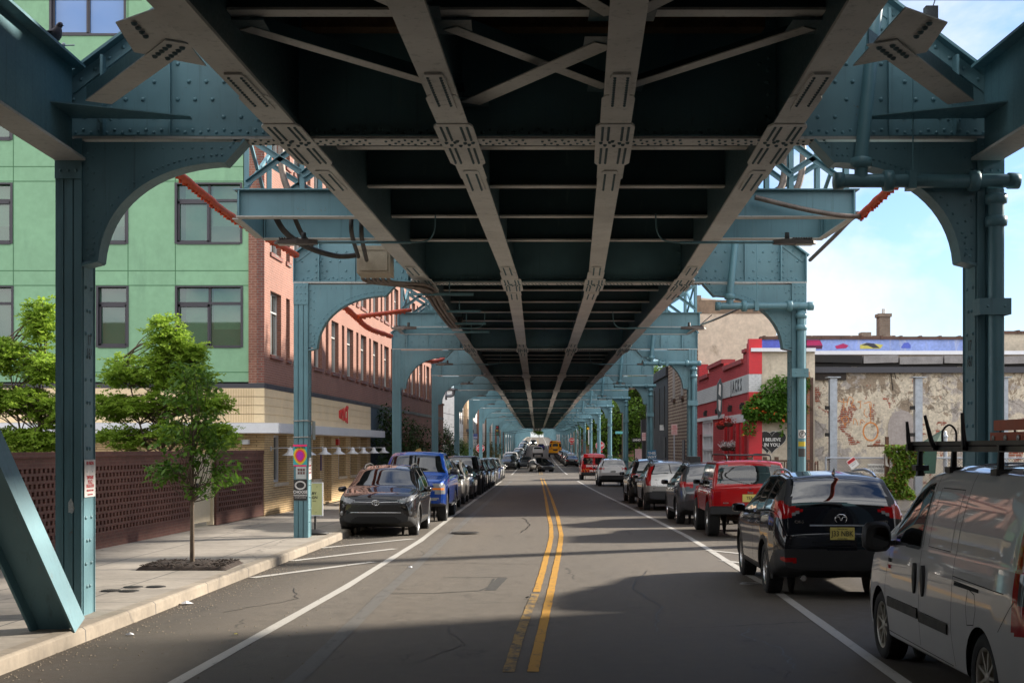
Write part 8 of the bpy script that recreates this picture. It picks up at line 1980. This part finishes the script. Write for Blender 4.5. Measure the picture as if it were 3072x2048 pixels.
# utility poles and street wires
WOODP = mat('utility_pole_wood', (.085, .06, .045), .9, var=.4, scale=4, bump=.6, bscale=30)
for i, (px, d, h, l) in enumerate(((1870, 131, 9, 'brown wooden utility pole at the right corner before the park'), (1458, 168, 8.5, 'brown wooden utility pole on the left pavement past the crossing'))):
    x = atx(px, d); t = thing('utility_pole', l, 'utility pole', (x, d, g(d)), parts_world=True)
    m = MB(); m.tube([(x, d, g(d)-.2), (x, d, g(d)+h)], [.16, .12], 10); m.build('pole', WOODP, t)
    m = MB(); m.box(x-1.1, x+1.1, d-.06, d+.06, g(d)+h-.9, g(d)+h-.75); m.build('cross_arm', WOODP, t)
p = at(1868, 1297, 130.5); m = MB(); m.box(p.x-.7, p.x+.55, 130.5, 130.53, p.z-.12, p.z+.12); m.build('sign_board', mat('street_name_green', (.08, .32, .33), .5)); tag(bpy.data.objects['sign_board'], 'small teal street name sign on the right utility pole', 'street sign')
for i, (pts, l) in enumerate((([(1300, 1232, 118), (1420, 1252, 122), (1560, 1248, 126), (1770, 1232, 130)], 'upper thin wire crossing the street at the corner'), ([(1300, 1290, 128), (1450, 1300, 128), (1600, 1286, 128), (1800, 1258, 128)], 'lower thin wire crossing the street at the corner'), ([(1310, 1297, 129), (1460, 1306, 129), (1610, 1290, 129), (1820, 1264, 129)], 'lowest thin wire crossing the street at the corner'), ([(2060, 1000, 60), (2015, 1090, 72), (1960, 1108, 84)], 'sagging wire from the red bar to the black house'), ([(2135, 945, 52), (2060, 1010, 70), (1985, 1085, 90)], 'upper wire from the second right portal to the black house'))):
    wire('wire', [at(*q) for q in pts], .018, CABLE, l)
# traffic signal heads hanging on the corner wires
for i, (px, py, d, l) in enumerate(((1346, 1292, 129, 'black signal head hanging over the left pavement corner'), (1492, 1291, 128.5, 'black signal head hanging beside the fourth left column'))):
    p = at(px, py, d); t = thing('traffic_signal', l, 'traffic signal', p, parts_world=True, group='signal heads on the corner wires')
    m = MB(); m.box(p.x-.17, p.x+.17, d, d+.25, p.z-.5, p.z+.5); m.build('housing', BLK, t)
    for k, cl in enumerate(((.18, .01, .01), (.2, .12, .01), (.01, .10, .05))): m = MB(); m.lathe([(0, -.03), (.10, -.02), (.11, 0)], (p.x, d-.002, p.z+.3-.3*k), 'Y', 12); m.build('lamp', mat('signal_%d' % k, cl, .3), t)
# bent pipe arm off a left column, red and white banner
m = MB(); d = 66.5; m.tube(curve([at(1337, 1187, d), at(1352, 1187, d), at(1359, 1184, d), at(1361, 1176, d), at(1361, 1170, d)], 4), .07, 8); m.lathe([(0, 0), (.2, 0), (.2, .08), (0, .1)], at(1361, 1171, d), n=8); m.lathe([(0, -.02), (.2, -.02), (.2, .06), (0, .06)], at(1337, 1187, d), 'X', 8); tag(m.build('pipe_arm', GALV), 'bent grey pipe arm sticking out against the white house', 'bracket')
sign_board('shop_banner', 'blue and red banner on a pale house between the far left columns', 1420, 1301, 1432, 1316, 152.5, (.10, .14, .42), [('SALE', -.2, .35, .03)], ink=WHITEI)
sign_board('estate_sign', 'small pink notice board on the white corner house', 1334, 1318, 1347, 1332, 125.8, (.55, .10, .12), [('FOR RENT', 0, .25, .02)], ink=WHITEI)
for k, px in enumerate((1671, 1674, 1678)): m = MB(); m.tube([at(px, 1322, 300), at(px, 1302, 300)], .09, 6); tag(m.build('marker_post', WHITEI), '%s white upright marker post beside the school bus' % ('left', 'middle', 'right')[k], 'marker post', 'marker posts beside the bus')
for i, (px, d, cl) in enumerate(((1769, 150, (.62, .62, .60)), (1764, 150, (.7, .38, .02)))):
    p = at(px, 1305, d); m = MB()
    if i == 0: m.box(p.x-.17, p.x+.17, d, d+.03, p.z-1.0, p.z+.65); tag(m.build('street_banner', mat('white_banner', cl, .7)), 'white banner on a column with an orange tip past the crossing', 'banner')
    else: m.box(p.x-.12, p.x+.5, d-.03, d-.005, p.z+.62, p.z+.85); tag(m.build('banner_cap', mat('orange_banner', cl, .7)), 'orange tip above the white banner past the crossing', 'banner')
# paper bills low on far right columns
for i, (px, py, y) in enumerate(((1726, 1366, 139.4), (1748, 1362, 121.1), (1773, 1356, 103), (1698, 1352, 157.5))):
    yb = min(BENTS, key=lambda q: abs(q-y)); x = c(yb)+CO-CW/2; z = g(yb)+1.6; m = MB(); m.box(x-.17, x+.17, yb-.03, yb-.005, z-.35, z+.3); m.cur = 1; m.text('RR', .22, facing((x, yb-.034, z), (1, 0, 0)), .02, .001); tag(m.build('paper_bill', [mat('white_bill', (.6, .6, .6), .7, var=.2, scale=8), BLACK]), ['paper bill on the column beside the black saloon', 'paper bill on the last right column before the crossing', 'paper bill on the right column by the red van', 'paper bill on the second right column past the crossing'][i], 'bill', 'paper bills on the right columns')
# ================================================================ light, sky, camera
SUN_AZ = math.atan2(.89, .46)      # clockwise from +Y
SUN_EL = math.radians(23.5)
w = bpy.data.worlds.new('World'); SC.world = w; w.use_nodes = True; nt = w.node_tree; nt.nodes.clear()
out = nt.nodes.new('ShaderNodeOutputWorld'); bg = nt.nodes.new('ShaderNodeBackground'); sky = nt.nodes.new('ShaderNodeTexSky')
sky.sky_type = 'NISHITA'; sky.sun_disc = False; sky.sun_elevation = SUN_EL; sky.sun_rotation = SUN_AZ; sky.air_density = 1.0; sky.dust_density = .7; sky.ozone_density = 2.5
tc = nt.nodes.new('ShaderNodeTexCoord'); mp_ = nt.nodes.new('ShaderNodeMapping'); mp_.inputs['Scale'].default_value = (2.6, 2.6, 6.0); mp_.inputs['Location'].default_value = (.35, .1, .4)
nz = nt.nodes.new('ShaderNodeTexNoise'); nz.inputs['Scale'].default_value = 2.0; nz.inputs['Detail'].default_value = 7; nz.inputs['Roughness'].default_value = .58; nz.inputs['Distortion'].default_value = .35
rp = nt.nodes.new('ShaderNodeValToRGB'); rp.color_ramp.elements[0].position = .43; rp.color_ramp.elements[1].position = .68
mx = nt.nodes.new('ShaderNodeMix'); mx.data_type = 'RGBA'; mx.inputs[7].default_value = (4.3, 4.4, 4.6, 1)
sp = nt.nodes.new('ShaderNodeVectorMath'); sp.operation = 'DOT_PRODUCT'; sp.inputs[1].default_value = (-.55, -.80, .25)
mr = nt.nodes.new('ShaderNodeMapRange'); mr.inputs[1].default_value = -.35; mr.inputs[2].default_value = .75; mr.inputs[3].default_value = 0; mr.inputs[4].default_value = 1
cl = nt.nodes.new('ShaderNodeMix'); cl.data_type = 'RGBA'; cl.inputs[6].default_value = (4.6, 4.7, 4.9, 1); cl.inputs[7].default_value = (11.0, 10.9, 10.8, 1)   # front-lit clouds opposite the sun, made brighter to fill walls facing us
ad = nt.nodes.new('ShaderNodeMath'); ad.operation = 'MULTIPLY_ADD'; ad.inputs[1].default_value = .16
nt.links.new(tc.outputs['Generated'], sp.inputs[0]); nt.links.new(sp.outputs['Value'], mr.inputs[0]); nt.links.new(mr.outputs[0], cl.inputs[0]); nt.links.new(mr.outputs[0], ad.inputs[0]); nt.links.new(nz.outputs['Fac'], ad.inputs[2]); nt.links.new(cl.outputs[2], mx.inputs[7])
tn = nt.nodes.new('ShaderNodeMix'); tn.data_type = 'RGBA'; tn.blend_type = 'MULTIPLY'; tn.inputs[0].default_value = 1; tn.inputs[7].default_value = (.60, .71, .90, 1)   # clear washed air
l = nt.links.new; l(tc.outputs['Generated'], mp_.inputs['Vector']); l(mp_.outputs[0], nz.inputs['Vector']); l(ad.outputs[0], rp.inputs['Fac']); l(rp.outputs['Color'], mx.inputs[0]); l(sky.outputs[0], tn.inputs[6]); l(tn.outputs[2], mx.inputs[6]); l(mx.outputs[2], bg.inputs['Color']); l(bg.outputs[0], out.inputs['Surface'])
bg.inputs['Strength'].default_value = .06
sl = bpy.data.lights.new('sun', 'SUN'); sl.energy = 2.9; sl.angle = math.radians(3.5); sl.color = (1.0, .91, .78)
so = bpy.data.objects.new('sun', sl); COL.objects.link(so)
d = Vector((math.sin(SUN_AZ)*math.cos(SUN_EL), math.cos(SUN_AZ)*math.cos(SUN_EL), math.sin(SUN_EL))); so.rotation_euler = d.to_track_quat('Z', 'Y').to_euler()
cam = bpy.data.cameras.new('camera'); co = bpy.data.objects.new('camera', cam); COL.objects.link(co)
co.location = (0, 0, EYE); co.rotation_euler = (PI/2, 0, 0); cam.sensor_width = 36; cam.lens = F/3072*36; cam.shift_y = (HZ-1024)/3072; cam.clip_start = .1; cam.clip_end = 4000
SC.camera = co
vs = SC.view_settings; SC.display_settings.display_device = 'sRGB'; vs.view_transform = 'Standard'; vs.look = 'None'; vs.gamma = 1; vs.exposure = 1.97
SC.cycles.max_bounces = 8; SC.cycles.use_adaptive_sampling = True; SC.cycles.transparent_max_bounces = 8
